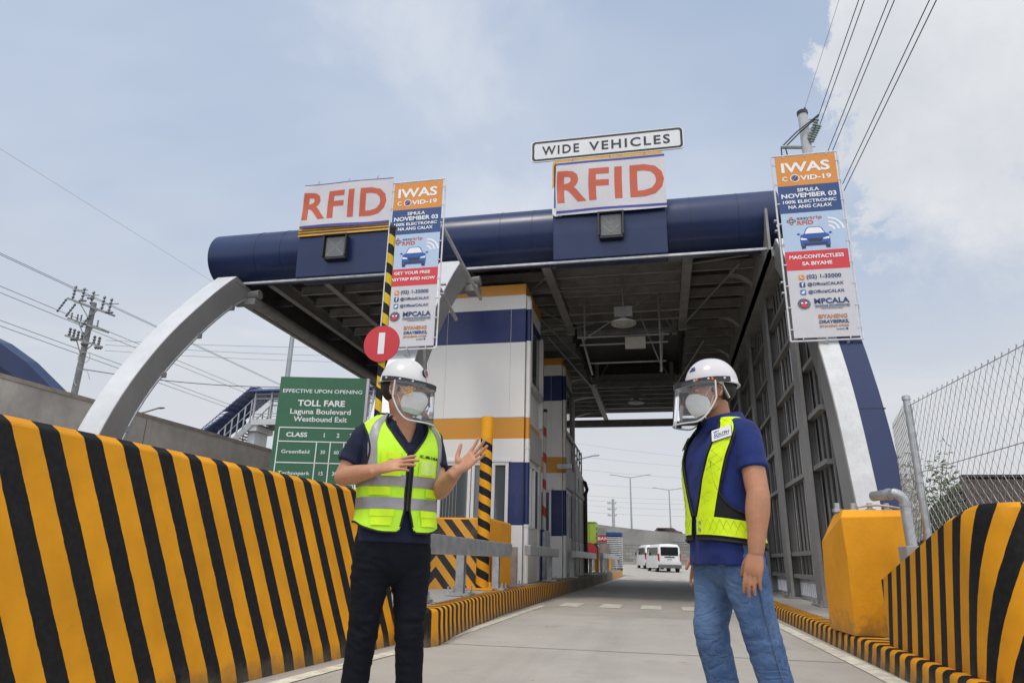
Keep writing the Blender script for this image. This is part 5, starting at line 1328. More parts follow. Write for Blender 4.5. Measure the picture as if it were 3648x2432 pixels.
def bank_kiosk():
    t = thing('bank_kiosk', (-3.4, 47, .33), 'silver rounded kiosk with a red BANK sign beside the louvred cabinet', 'kiosk')
    b = MB(); n = 12; prof = [(-1.0, .35), (-1.0, 2.45)]+[(-.0-1.0*math.cos(a), 2.45+.5*math.sin(a)) for a in [math.pi*i/n for i in range(1, n)]]+[(1.0, 2.45), (1.0, .35)]
    b.loft([[(-3.75+u*.95, y, z) for u, z in prof] for y in (46.4, 48.5)], caps=True); b.build('body', mat('chrome_sheet', (.55, .55, .56), .25, .8, var=.06), t, smooth=True)
    s = MB().box(-4.55, -2.98, 46.34, 46.39, 2.08, 2.46).build('sign_board', M_red, t)
    m = MB(); text_mb(m, 'BANK', (-3.15, 46.335, 2.18), AX, AZ, .95, .19, 'R', .05, .004); m.build('lettering', M_signw, s)
    r = MB()
    for z in (1.9, 2.0, 2.5): r.box(-4.7, -2.8, 46.36, 46.40, z, z+.03)
    r.build('trim', M_galv, t)
bank_kiosk()
def louvre():
    t = thing('louvred_cabinet', (-2.9, 44.5, .35), 'tall white louvred cabinet with navy cap at the island end', 'cabinet')
    M_lv = mat('louvre_white', (.62, .63, .64), .5); b = MB()
    x0, x1, y0, y1 = -3.28, -2.52, 44.0, 45.2
    f = MB(); 
    for x in (x0, x1): 
        for y in (y0, y1): f.box(x-.04, x+.04, y-.04, y+.04, .35, 2.35)
    f.box(x0+.1, x1-.1, y0+.1, y1-.1, .4, 2.3); f.build('frame', mat('louvre_dark', (.10, .105, .12), .6), t)
    for i in range(17):
        z = .50+i*.108
        b.box(x0-.05, x1+.05, y0-.07, y0+.05, z, z+.062); b.box(x1-.04, x1+.07, y0, y1, z, z+.062)
    b.build('slats', M_lv, t)
    MB().box(x0-.1, x1+.1, y0-.12, y1+.1, 2.35, 2.58).build('cap', M_navy_ban, t, bevel=.02)
louvre()
def marker(x, y, label):
    t = thing('marker_post', (x, y, .35), label, 'post', 'yellow marker posts at the island end')
    MB().tube([(x, y, .35), (x, y, 1.15)], .09, 12).build('post', M_yel, t, smooth=True)
    MB().box(x-.14, x+.14, y-.14, y+.14, .345, .37).build('base_plate', M_galv, t)
marker(-3.05, 42.2, 'yellow marker post right beside the louvred cabinet'); marker(-2.95, 32.6, 'yellow marker post under the farthest guard rail start')
# =================================================================== PEOPLE
from mathutils import noise as mnoise
def skin_mat(name, col):
    g = NT(name); a = g.noise(18, 5, .6); b = g.noise(160, 3, .6)
    c = g.mix(g.ss(a, .3, .7), tuple(q*.86 for q in col), (col[0]*1.08, col[1]*1.02, col[2]*1.0))
    g.bump(b, .12, .002); m = g.done(c, g.math('ADD', g.math('MULTIPLY', a, .15), .42), 0, .4)
    g.b.inputs['Subsurface Weight'].default_value = .12; g.b.inputs['Subsurface Radius'].default_value = (.9, .35, .2); g.b.inputs['Subsurface Scale'].default_value = .012
    return m
def cloth(name, col, rough=.85, var=.18, weave=260, fold=.45, sheen=.05):
    g = NT(name); a = g.noise(9, 6, .6); w = g.noise(weave, 2, .5); f = g.math('ABSOLUTE', g.math('SUBTRACT', g.noise(6.5, 4, .5, stretch=(1, 1, .55), dist=.9), .5)); f = g.math('ADD', g.math('MULTIPLY', g.math('MINIMUM', f, .16), 3.2), g.math('MULTIPLY', g.noise(22, 4, .6, dist=.4), .35))
    c = g.mix(g.ss(a, .3, .7), tuple(q*(1-var) for q in col), tuple(min(1, q*(1+var)) for q in col))
    g.bump(g.math('ADD', g.math('MULTIPLY', w, .12), f), fold, .012); m = g.done(c, rough, 0, .25)
    g.b.inputs['Sheen Weight'].default_value = sheen
    return m
M_skin1 = skin_mat('skin_tan', (.48, .245, .142)); M_skin2 = skin_mat('skin_brown', (.43, .21, .118))
M_hair = mat('hair_black', (.012, .010, .009), .55, var=.4, vs=30, bump=.6, bs=180)
M_polo1 = cloth('polo_navy', (.010, .014, .036)); M_polo2 = cloth('polo_royal', (.013, .026, .128))
M_trou = cloth('trousers_dark', (.0035, .0045, .009), .9, .18, 260, .3, 0)
M_lime = cloth('vest_lime', (.50, .86, .035), .6, .06, 200, .22)
M_lime2 = cloth('vest_yellow', (.62, .82, .012), .45, .08, 60, .35)
M_pock = cloth('pocket_lime', (.60, .88, .02), .6, .05, 200, .2)
M_vblack = cloth('vest_black', (.010, .011, .013), .8)
M_refl = mat('reflective_grey', (.30, .29, .30), .45, .25, var=.08, vs=14, bump=.3, bs=18, bd=.01)
M_pipe = mat('vest_piping', (.008, .008, .009), .7)
M_maskw = cloth('mask_white', (.80, .80, .78), .9, .04, 300, .12); M_maskg = cloth('mask_green', (.52, .66, .56), .9, .04)
M_helm = mat('helmet_white', (.62, .615, .60), .22, var=.02, spec=.6); M_helm2 = mat('helmet_white_rose', (.62, .595, .61), .18, var=.02, spec=.6)
M_eye = mat('eye_white', (.62, .58, .54), .25, var=.03); M_iris = mat('eye_dark', (.012, .008, .006), .15)
M_shoe = mat('shoe_red', (.25, .02, .02), .5); M_shoe2 = mat('shoe_brown', (.07, .04, .025), .5); M_sole = mat('shoe_sole', (.4, .38, .35), .8)
g = NT('denim'); a = g.noise(5, 6, .6); w = g.noise(320, 2, .5, stretch=(1, 1, .15)); f = g.noise(9, 6, .6, stretch=(1, 1, .45), dist=.5)
c = g.mix(g.ss(a, .35, .7), (.032, .068, .158), (.062, .118, .240)); c = g.mix(g.math('MULTIPLY', w, .40), c, (.12, .19, .33)); c = g.mix(g.math('MULTIPLY', g.ss(f, .52, .75), .4), c, (.14, .19, .28))
ob = g.n('ShaderNodeSeparateXYZ'); g.l(g.tc.outputs['Object'], ob.inputs[0])
th_ = g.math('MULTIPLY', g.math('MULTIPLY', g.ss(ob.outputs[1], .02, .11), g.ss(ob.outputs[2], .42, .60)), g.math('SUBTRACT', 1.0, g.ss(ob.outputs[2], .68, .82)))
c = g.mix(g.math('MULTIPLY', th_, .50), c, (.15, .235, .38))
wk = g.math('ABSOLUTE', g.math('SUBTRACT', g.noise(8, 4, .5, stretch=(1, 1, 1.6), dist=1.0), .5)); c = g.mix(g.math('MULTIPLY', g.math('SUBTRACT', 1.0, g.ss(wk, .0, .05)), .25), c, (.15, .23, .37))
g.bump(g.math('ADD', g.math('ADD', g.math('MULTIPLY', w, .2), f), g.math('MULTIPLY', g.math('MINIMUM', wk, .12), 4.0)), .5, .014); M_denim = g.done(c, .85, 0, .2)
def visor_mat():
    g = NT('clear_visor'); t = g.t; o = t.nodes['Material Output']
    tr = t.nodes.new('ShaderNodeBsdfTransparent'); tr.inputs[0].default_value = (.955, .965, .97, 1)
    gl = t.nodes.new('ShaderNodeBsdfGlossy'); gl.inputs['Roughness'].default_value = .04; gl.inputs[0].default_value = (1, 1, 1, 1)
    fr = t.nodes.new('ShaderNodeFresnel'); fr.inputs[0].default_value = 1.45
    mx = t.nodes.new('ShaderNodeMixShader'); q = g.math('ADD', g.math('MULTIPLY', fr.outputs[0], 1.0), .02)
    t.links.new(q, mx.inputs[0]); t.links.new(tr.outputs[0], mx.inputs[1]); t.links.new(gl.outputs[0], mx.inputs[2]); df = t.nodes.new('ShaderNodeBsdfTranslucent'); df.inputs[0].default_value = (.8, .84, .9, 1); m2 = t.nodes.new('ShaderNodeMixShader'); m2.inputs[0].default_value = .03
    t.links.new(mx.outputs[0], m2.inputs[1]); t.links.new(df.outputs[0], m2.inputs[2]); t.links.new(m2.outputs[0], o.inputs[0])
    return g.m
M_visor = visor_mat(); M_vtrim = mat('visor_trim', (.62, .63, .64), .3); M_brack = mat('bracket_black', (.014, .014, .016), .4)

def spline(P, n):
    P = [np.array(p, float) for p in P]; P = [2*P[0]-P[1]]+P+[2*P[-1]-P[-2]]; out = []
    for i in range(1, len(P)-2):
        for k in range(n):
            t = k/n; a, b, c, d = P[i-1:i+3]
            out.append(.5*((2*b)+(c-a)*t+(2*a-5*b+4*c-d)*t*t+(3*b-a-3*c+d)*t**3))
    out.append(P[-2]); return out
def limb(mb, pts, rad, ref=(0, 1, 0), n=16, sub=6, flat=False):
    """tapered limb with elliptical sections; rad = [(ra, rb)] with ra along ref"""
    rad = [(r, r) if isinstance(r, (int, float)) else r for r in rad]
    C = spline([tuple(p)+tuple(r) for p, r in zip([tuple(Vector(p)) for p in pts], rad)], sub)
    ctr = [Vector(c[:3]) for c in C]; rr = [(max(1e-4, c[3]), max(1e-4, c[4])) for c in C]; rings = []; ref = Vector(ref)
    T = []
    for i in range(len(ctr)):
        t = ctr[min(i+1, len(ctr)-1)]-ctr[max(i-1, 0)]; T.append(t.normalized())
    def ring(c, t, ra, rb):
        a = ref-t*ref.dot(t)
        if a.length < .05: a = t.orthogonal()
        a.normalize(); b = t.cross(a)
        return [c+a*ra*math.cos(2*math.pi*j/n)+b*rb*math.sin(2*math.pi*j/n) for j in range(n)]
    for e in (.15, .55, .85):
        m = min(rr[0]); rings.append(ring(ctr[0]-T[0]*m*math.cos(math.pi/2*e)*.9, T[0], rr[0][0]*math.sin(math.pi/2*e), rr[0][1]*math.sin(math.pi/2*e)))
    for c, t, r in zip(ctr, T, rr): rings.append(ring(c, t, *r))
    for e in (() if flat else (.85, .55, .15)):
        m = min(rr[-1]); rings.append(ring(ctr[-1]+T[-1]*m*math.cos(math.pi/2*e)*.9, T[-1], rr[-1][0]*math.sin(math.pi/2*e), rr[-1][1]*math.sin(math.pi/2*e)))
    return mb.loft(rings, caps=True)
def ellip(mb, c, r, M=None, n=18):
    c = Vector(c); k = n//2; vs = []
    for i in range(k+1):
        t = math.pi*i/k
        for j in range(n):
            a = 2*math.pi*j/n; p = Vector((r[0]*math.sin(t)*math.cos(a), r[1]*math.sin(t)*math.sin(a), r[2]*math.cos(t)))
            if i in (0, k): p += Vector((1e-5*math.cos(a), 1e-5*math.sin(a), 0))
            vs.append(c+((M @ p) if M else p))
    return mb.add(vs, [(i*n+j, (i+1)*n+j, (i+1)*n+(j+1) % n, i*n+(j+1) % n) for i in range(k) for j in range(n)])
def fuse(mb, voxel, smooth=2):
    """joins closed pieces into one continuous surface"""
    me = bpy.data.meshes.new('f'); me.from_pydata(mb.v, [], mb.f)
    bm = bmesh.new(); bm.from_mesh(me); bmesh.ops.recalc_face_normals(bm, faces=bm.faces); bm.to_mesh(me); bm.free()
    o = bpy.data.objects.new('f', me); COL.objects.link(o)
    r = o.modifiers.new('r', 'REMESH'); r.mode = 'VOXEL'; r.voxel_size = voxel
    if smooth: q = o.modifiers.new('s', 'SMOOTH'); q.factor = .5; q.iterations = smooth
    m2 = bpy.data.meshes.new_from_object(o.evaluated_get(bpy.context.evaluated_depsgraph_get()))
    bpy.data.objects.remove(o); bpy.data.meshes.remove(me); return m2
def add_mesh(me, name, m, parent, disp=None):
    if disp:
        no = [v.normal.copy() for v in me.vertices]
        for v, n_ in zip(me.vertices, no): v.co += n_*disp(v.co)
    me.name = name; me.materials.clear(); me.materials.append(m); me.polygons.foreach_set('use_smooth', [True]*len(me.polygons))
    o = bpy.data.objects.new(name, me); COL.objects.link(o); o.parent = parent; return o

class Torso:
    """torso surface; u in degrees, 0 = front, positive towards the right side (+x)"""
    def __init__(s, rows, ex=.80): s.a = np.array(rows, float); s.ex = ex
    def at(s, u, z, off=0.):
        p = [np.interp(z, s.a[:, 0], s.a[:, i]) for i in range(1, s.a.shape[1])]
        hw, f, b, cx, cy = p; t = R(u); sn, cs = math.sin(t), math.cos(t)
        x = (hw+off)*math.copysign(abs(sn)**s.ex, sn); y = ((f if cs > 0 else b)+off)*math.copysign(abs(cs)**s.ex, cs)
        return Vector((cx+x, cy+y, z))
    def S(s, u, z, off=0.):
        p = s.at(u, z); e = 1.5; n = (s.at(u+e, z)-s.at(u-e, z)).cross(s.at(u, z+.006)-s.at(u, z-.006))
        if n.length < 1e-9: n = Vector((0, 0, 1))
        n.normalize(); c = Vector((s.a[0, 4], s.a[0, 5], z))
        if n.dot(p-c) < 0: n = -n
        return p+n*off
    def smooth_rows(s, n=60):
        z = np.linspace(s.a[0, 0], s.a[-1, 0], n); s.a = np.stack([z]+[np.interp(z, s.a[:, 0], s.a[:, i]) for i in range(1, s.a.shape[1])], 1)
        for _ in range(3): s.a[1:-1, 1:] = (s.a[:-2, 1:]+2*s.a[1:-1, 1:]+s.a[2:, 1:])/4
        return s
    def solid(s, mb, z0, z1, off=0, n=36, m=26):
        mb.loft([[s.at(360*j/n, z0+(z1-z0)*i/m, off) for j in range(n)] for i in range(m+1)], caps=True)
    def patch(s, mb, fu, z0, z1, off, nx=8, nz=12, mi=0):
        """fu(z) -> (u0, u1); sheet lying on the surface"""
        vs = []
        for i in range(nz+1):
            z = z0+(z1-z0)*i/nz; a, b = fu(z)
            vs += [s.S(a+(b-a)*j/nx, z, off) for j in range(nx+1)]
        return mb.add(vs, [(i*(nx+1)+j, i*(nx+1)+j+1, (i+1)*(nx+1)+j+1, (i+1)*(nx+1)+j) for i in range(nz) for j in range(nx)], mi)
    def shell(s, keep, z0, z1, off, nu=240, nz=170, thick=.0):
        mb = MB(); idx = {}; wr = lambda u, z: off(u, z) if callable(off) else off
        fs = []
        def vid(i, j):
            k = (i % nu, j)
            if k not in idx:
                u = -180+360*(i % nu)/nu; z = z0+(z1-z0)*j/nz; idx[k] = len(mb.v); mb.v.append(tuple(s.S(u, z, wr(u, z))))
            return idx[k]
        for i in range(nu):
            for j in range(nz):
                u = -180+360*(i+.5)/nu; z = z0+(z1-z0)*(j+.5)/nz
                if keep(u, z): mb.f.append((vid(i, j), vid(i+1, j), vid(i+1, j+1), vid(i, j+1))); mb.m.append(0)
        return mb
    def line(s, mb, pts, off, r=.005, n=5): return mb.tube([s.S(u, z, off) for u, z in pts], r, n)

def hand(mb, w, d, nrm, thumb, curl=(.15,)*4, spread=(6, 2, -3, -8), sc=1., tcurl=.2, tout=.75, tin=.25):
    """w wrist, d towards the fingers, nrm out of the palm, thumb = side the thumb leaves from"""
    w, d, nrm = Vector(w), Vector(d).normalized(), Vector(nrm); nrm = (nrm-d*nrm.dot(d)).normalized()
    t = Vector(thumb); t = (t-d*t.dot(d)-nrm*t.dot(nrm)).normalized(); s = sc
    limb(mb, [w-d*.03*s, w, w+d*.035*s-nrm*.003*s, w+d*.068*s-nrm*.003*s, w+d*.086*s], [(.026*s, .019*s), (.027*s, .019*s), (.037*s, .0175*s), (.039*s, .0145*s), (.037*s, .0115*s)], t, 18, 4)
    ellip(mb, w+d*.03*s+t*.022*s+nrm*.008*s, (.019*s,)*3)
    for k, (o, bl, L, r) in enumerate(((.0290, .086, .079, .0080), (.0098, .091, .088, .0083), (-.0098, .088, .081, .0079), (-.0282, .079, .064, .0070))):
        a = R(spread[k]); p = w+d*bl*s+t*o*s; dd = (d*math.cos(a)+t*math.sin(a)); c = curl[k]; pts = [p-dd*.018*s]; rad = [r*s*1.12]; ang = c*.5
        pts.append(p); rad.append(r*s*1.08)
        for f_, g_ in ((.46, .9), (.30, 1.0), (.24, .9)):
            q = dd*math.cos(ang)+nrm*math.sin(ang); pts.append(pts[-1]+q*L*f_*s); rad.append(rad[-1]*.93); ang += c*g_
        limb(mb, pts, rad, t, 12, 4)
    b = w+d*.018*s+t*.020*s+nrm*.004*s; q = (d*.62+t*tout+nrm*tin).normalized(); p1 = b+q*.040*s; q2 = (d*.85+t*tout*.6+nrm*(tin+tcurl)).normalized(); p2 = p1+q2*.032*s; p3 = p2+(q2+d*.15+nrm*tcurl*.4).normalized()*.026*s
    limb(mb, [b, p1, p2, p3], [.0145*s, .0115*s, .0100*s, .0080*s], nrm, 12, 4)

def head_pieces(mb, M):
    """M: head matrix (origin between the ears, +y face, +z up)"""
    R3 = M.to_3x3(); P = lambda *c: M @ Vector(c)
    for c, r in (((0, -.014, .028), (.0745, .094, .084)), ((0, .026, -.012), (.064, .064, .090)), ((0, .022, -.070), (.053, .056, .045)), ((0, .066, -.096), (.024, .020, .019)),
                 ((0, .076, .030), (.050, .016, .012)), ((.036, .056, -.022), (.027, .028, .027)), ((-.036, .056, -.022), (.027, .028, .027)), ((0, .080, -.058), (.024, .014, .018)),
                 ((.046, .020, -.060), (.018, .035, .032)), ((-.046, .020, -.060), (.018, .035, .032))): ellip(mb, P(*c), r, R3)
    limb(mb, [P(0, .084, .026), P(0, .096, .004), P(0, .108, -.022)], [.0085, .0105, .0125], R3 @ Vector((1, 0, 0)), 12, 3)
    for s in (-1, 1):
        ellip(mb, P(s*.0115, .099, -.026), (.0088, .0105, .0075), R3)
        ellip(mb, P(s*.031, .074, .0155), (.017, .011, .006), R3); ellip(mb, P(s*.031, .074, .001), (.016, .010, .0055), R3)
        # ear: bowl plus rim
        er = [(s*(.076+.008*abs(math.sin(a))), -.014-.017*math.cos(a)*1.0, .001+.031*math.sin(a)) for a in [R(-100+40*i) for i in range(8)]]
        limb(mb, [P(*q) for q in er], [.0062]*8, R3 @ Vector((1, 0, 0)), 8, 3); ellip(mb, P(s*.0745, -.010, .0), (.007, .014, .024), R3); ellip(mb, P(s*.078, -.002, -.027), (.006, .008, .009), R3)
def face_details(t, M, brow=True):
    P = lambda *c: M @ Vector(c); R3 = M.to_3x3()
    for s in (-1, 1):
        e = MB(); ellip(e, P(s*.031, .0755, .0080), (.0135, .0105, .0098), R3, 14); ob = e.build('eye', M_eye, t, smooth=True, local=True)
        i = MB(); ellip(i, P(s*.031, .0845, .0078), (.0055, .0028, .0056), R3, 12); i.build('iris', M_iris, ob, smooth=True, local=True)
        l = MB(); l.tube([P(s*(.031+.014*u), .0835-.006*u*u*1.2, .0150-.0045*u*u) for u in (-1, -.6, -.2, .2, .6, 1)], .0017, 5); l.build('eyelash', M_hair, ob, local=True)
        b = MB(); limb(b, [P(s*.014, .0905, .0285), P(s*.030, .0895, .0335), P(s*.050, .0745, .0300)], [(.0042, .0022), (.0046, .0024), (.0018, .0012)], R3 @ Vector((0, 0, 1)), 8, 4); b.build('eyebrow', M_hair, t, smooth=True, local=True)
def hair_piece(t, M, low=-.074):
    n, k = 56, 36; mb = MB(); vs = []; kp = []
    for i in range(k+1):
        th = math.pi*i/k
        for j in range(n):
            a = 2*math.pi*j/n; nz_ = mnoise.noise(Vector((math.cos(a)*4, math.sin(a)*4, th*5)))*.002+mnoise.noise(Vector((math.cos(a)*26, math.sin(a)*26, th*14)))*.0016
            r = .0775+.0+nz_; vs.append((r*math.sin(th)*math.cos(a), -.016+(.0985+nz_)*math.sin(th)*math.sin(a), .026+(.0885+nz_)*math.cos(th)))
    def ok(p):
        x, y, z = p
        if z > .055: return y < .085
        if y > .012: return z > .035 and y < .075
        if y > -.030: return z > .022+.0*(y) or (y > .0 and abs(x) > .055 and z > -.012)
        return z > low
    F = []
    for i in range(k):
        for j in range(n):
            q = (i*n+j, (i+1)*n+j, (i+1)*n+(j+1) % n, i*n+(j+1) % n); c = [sum(vs[w][d] for w in q)/4 for d in range(3)]
            if ok(c): F.append(q)
    mb.add([M @ Vector(p) for p in vs], F); o = mb.build('hair', M_hair, t, smooth=True, recalc=False, local=True)
    return o
def helmet(t, M, m, ridge=1, tilt=0., k_=.95):
    hm = M @ Matrix.Translation((0, -.008, .038)) @ Matrix.Rotation(R(tilt), 4, 'X') @ Matrix.Scale(k_, 4); P = lambda *c: hm @ Vector(c)
    rx, ry, hz, n = .110, .136, .134, 72
    def pk(a): return max(0., math.sin(a))**3
    rings = []
    def dome(t_, k=1., add=0.):
        out = []
        for j in range(n):
            a = 2*math.pi*j/n; x = (rx*k+add)*math.cos(t_)**.92*math.cos(a); y = (ry*k+add)*math.cos(t_)**.92*math.sin(a)*(1 if math.sin(a) > 0 else .90); z = hz*k*math.sin(t_)**1.02
            if k == 1.:
                w = math.exp(-(x/.020)**4)*(math.sin(t_)**.6)*(.009 if ridge else .004)
                if ridge: w += .004*math.exp(-((abs(x)-.052)/.012)**2)*math.sin(t_)
                z += w*(.5+.5*math.sin(t_)); y += w*.6*math.sin(a)*math.cos(t_)
            out.append(P(x, y, z))
        return out
    def lip(off, z, pe): return [P((rx+off)*math.cos(2*math.pi*j/n), (ry*(1 if j < n/2 else .90)+off+pe*pk(2*math.pi*j/n))*math.sin(2*math.pi*j/n), z-.010*pk(2*math.pi*j/n)*(pe > .02)) for j in range(n)]
    rings += [lip(-.008, .002, .0), lip(-.004, -.010, .03), lip(.007, -.013, .045), lip(.010, -.008, .047), lip(.004, -.002, .036), lip(.001, .004, .010)]
    rings += [dome(math.pi/2*i/20) for i in range(1, 20)]+[dome(math.pi/2*.999)]
    sh = MB().loft(rings, caps=False); inner = MB()
    hat = sh.build('hard_hat', m, t, smooth=True, local=True)
    inner.loft([dome(math.pi/2*i/10, .955) for i in range(0, 10)]+[dome(math.pi/2*.999, .955)]); inner.build('lining', M_helm, hat, smooth=True, local=True)
    hb = MB(); rr_ = []
    for z, k in ((-.020, .0), (.006, .0)): rr_.append([P((.086)*math.cos(2*math.pi*j/48), -.004+.106*math.sin(2*math.pi*j/48), z) for j in range(48)])
    hb.loft(rr_, closed=True); 
    return hat, hm, hb
def shield(t, hm, half=82, drop=.205, lab=None):
    P = lambda *c: hm @ Vector(c); n = 44
    def pt(a, z, k=0.): # a: degrees from the front
        f = max(0, -z)/drop; rx, ry = .130+k-.004*f, .192+k+.026*f
        return P(rx*math.sin(R(a))*1.0, -.008+ry*math.cos(R(a)), z)
    b = MB(); A = [-112+224*i/n for i in range(n+1)]
    def bp(a, z, k):
        w = max(0, math.cos(R(a)))**2
        return P((.124+k)*math.sin(R(a)), -.006+(.146+.050*w+k)*math.cos(R(a)), z-.010*w)
    rings = [[bp(a, z, k) for z, k in ((.014, -.004), (.014, .005), (-.011, .006), (-.011, -.003))] for a in A]
    b.loft(rings, caps=True); br = b.build('shield_bracket', M_brack, t, smooth=True, local=True)
    kn = MB()
    for a in (-100, -72, 72, 100, 50, -50): kn.add(*(lambda q: (q.v, q.f))(MB().sphere(bp(a, .003, .008), .006, 8)))
    kn.build('rivet', M_vtrim, br, smooth=True, local=True)
    v = MB(); nz = 24; vs = []
    def zb(a): 
        q = abs(a)/half; return -drop+max(0, (q-.62)/.38)**2.2*drop*.55
    for i in range(nz+1):
        for j in range(n+1):
            a = -half+2*half*j/n; z = -.006+(zb(a)+.006)*i/nz; vs.append(pt(a, z))
    v.add(vs, [(i*(n+1)+j, i*(n+1)+j+1, (i+1)*(n+1)+j+1, (i+1)*(n+1)+j) for i in range(nz) for j in range(n)])
    vo = v.build('visor', M_visor, t, smooth=True, recalc=False, local=True)
    tr = MB(); path = [pt(-half, -.006+(zb(half)+.006)*i/10, .002) for i in range(10)]+[pt(-half+2*half*j/n, zb(-half+2*half*j/n), .002) for j in range(n+1)]+[pt(half, zb(half)+(-.006-zb(half))*i/10, .002) for i in range(1, 11)]
    tr.tube(path, .0040, 6); tr.build('visor_trim', M_vtrim, vo, smooth=True, local=True)
    return br, vo, pt
def face_mask(t, M, kf=True):
    P = lambda *c: M @ Vector(c); n = 24
    prof = [(-.006, .112, .046, .062), (-.020, .123, .055, .048), (-.038, .129, .061, .038), (-.058, .128, .063, .032), (-.078, .119, .062, .030), (-.098, .106, .056, .032), (-.116, .086, .044, .038)]
    pr = np.array(prof); zs = np.linspace(prof[0][0], prof[-1][0], 26); rows = []
    zz = pr[::-1, 0]
    for z in zs:
        yc, hx, yb = [np.interp(z, zz, pr[::-1, i]) for i in (1, 2, 3)]
        row = []
        for j in range(n+1):
            u = -1+2*j/n; a = u*math.pi/2
            x = (hx+.012)*math.sin(a)*(abs(math.sin(a))**.1 if u else 1); y = yb+(yc-yb)*math.cos(a)**(1.15 if kf else .95)
            if kf and abs(z+.045) < .05: y += .006*(1-abs(u))*math.cos((z+.045)/.05*math.pi/2)
            zz2 = z-.012*abs(u)**2*(z > -.03)+.010*abs(u)**2*(z < -.07)
            row.append(P(x, y, zz2))
        rows.append(row)
    k = 20 if kf else 26
    mb = MB().loft(rows[:k+1] if kf else rows, closed=False)
    mo = mb.build('face_mask', M_maskw, t, smooth=True, local=True)
    if kf: MB().loft(rows[k:], closed=False).build('mask_flap', M_maskg, mo, smooth=True, local=True)
    sm_ = MB()
    if kf: sm_.tube([r_*1.0 for r_ in rows[9]], .0009, 4); sm_.tube(rows[k], .0009, 4)
    else: sm_.tube([r_[n//2] for r_ in rows], .0009, 4)
    sm_.tube([r_[0] for r_ in rows], .0012, 4); sm_.tube([r_[-1] for r_ in rows], .0012, 4); sm_.build('seam', M_maskw, mo, local=True)
    for s in (-1, 1):
        l = MB(); j = 0 if s < 0 else n
        l.tube([rows[3][j], P(s*.079, .018, .012), P(s*.084, -.016, .020), P(s*.086, -.030, .002)], .0014, 5); l.tube([rows[-7][j], P(s*.079, .012, -.030), P(s*.084, -.014, -.030), P(s*.086, -.030, -.006)], .0014, 5); l.build('ear_loop', M_maskw, mo, smooth=True, local=True)
    return mo
def frame_on(T, u, z, off):
    p = T.S(u, z, off); ax = (T.S(u-3, z, off)-T.S(u+3, z, off)); ax.z = 0; ax.normalize(); n = (T.S(u, z, off+.01)-p).normalized(); ay = n.cross(ax).normalized(); return p, ax, ay
def collar(t, m, z0, cy, r=.072, gap=38):
    mb = MB(); n = 40; rows = []
    for h, k, dz in ((.0, .0, .0), (.030, .002, .0), (.038, .008, .0), (.030, .017, .0), (-.010, .034, .0)):
        row = []
        for j in range(n+1):
            a = -180+gap+(360-2*gap)*j/n; w = abs(j/n-.5)*2
            rr_ = r+k+.006*w; zz = z0+h-.020*w**2-(.020*w**3 if k > .03 else 0)
            row.append(Vector((rr_*math.sin(R(a))*1.0, cy-(rr_+.004)*math.cos(R(a))*1.0, zz+.012*math.cos(R(a)))))
        rows.append(row)
    return mb.loft(rows, closed=False).build('collar', m, t, smooth=True, local=True)
def foot(mb, p, yaw):
    d = Vector((-math.sin(yaw), math.cos(yaw), 0)); p = Vector(p)
    limb(mb, [p-d*.06+Vector((0, 0, .05)), p+d*.02+Vector((0, 0, .055)), p+d*.10+Vector((0, 0, .04)), p+d*.18+Vector((0, 0, .030))], [(.038, .05), (.042, .055), (.046, .038), (.034, .026)], Vector((0, 0, 1)).cross(d), 14, 4)

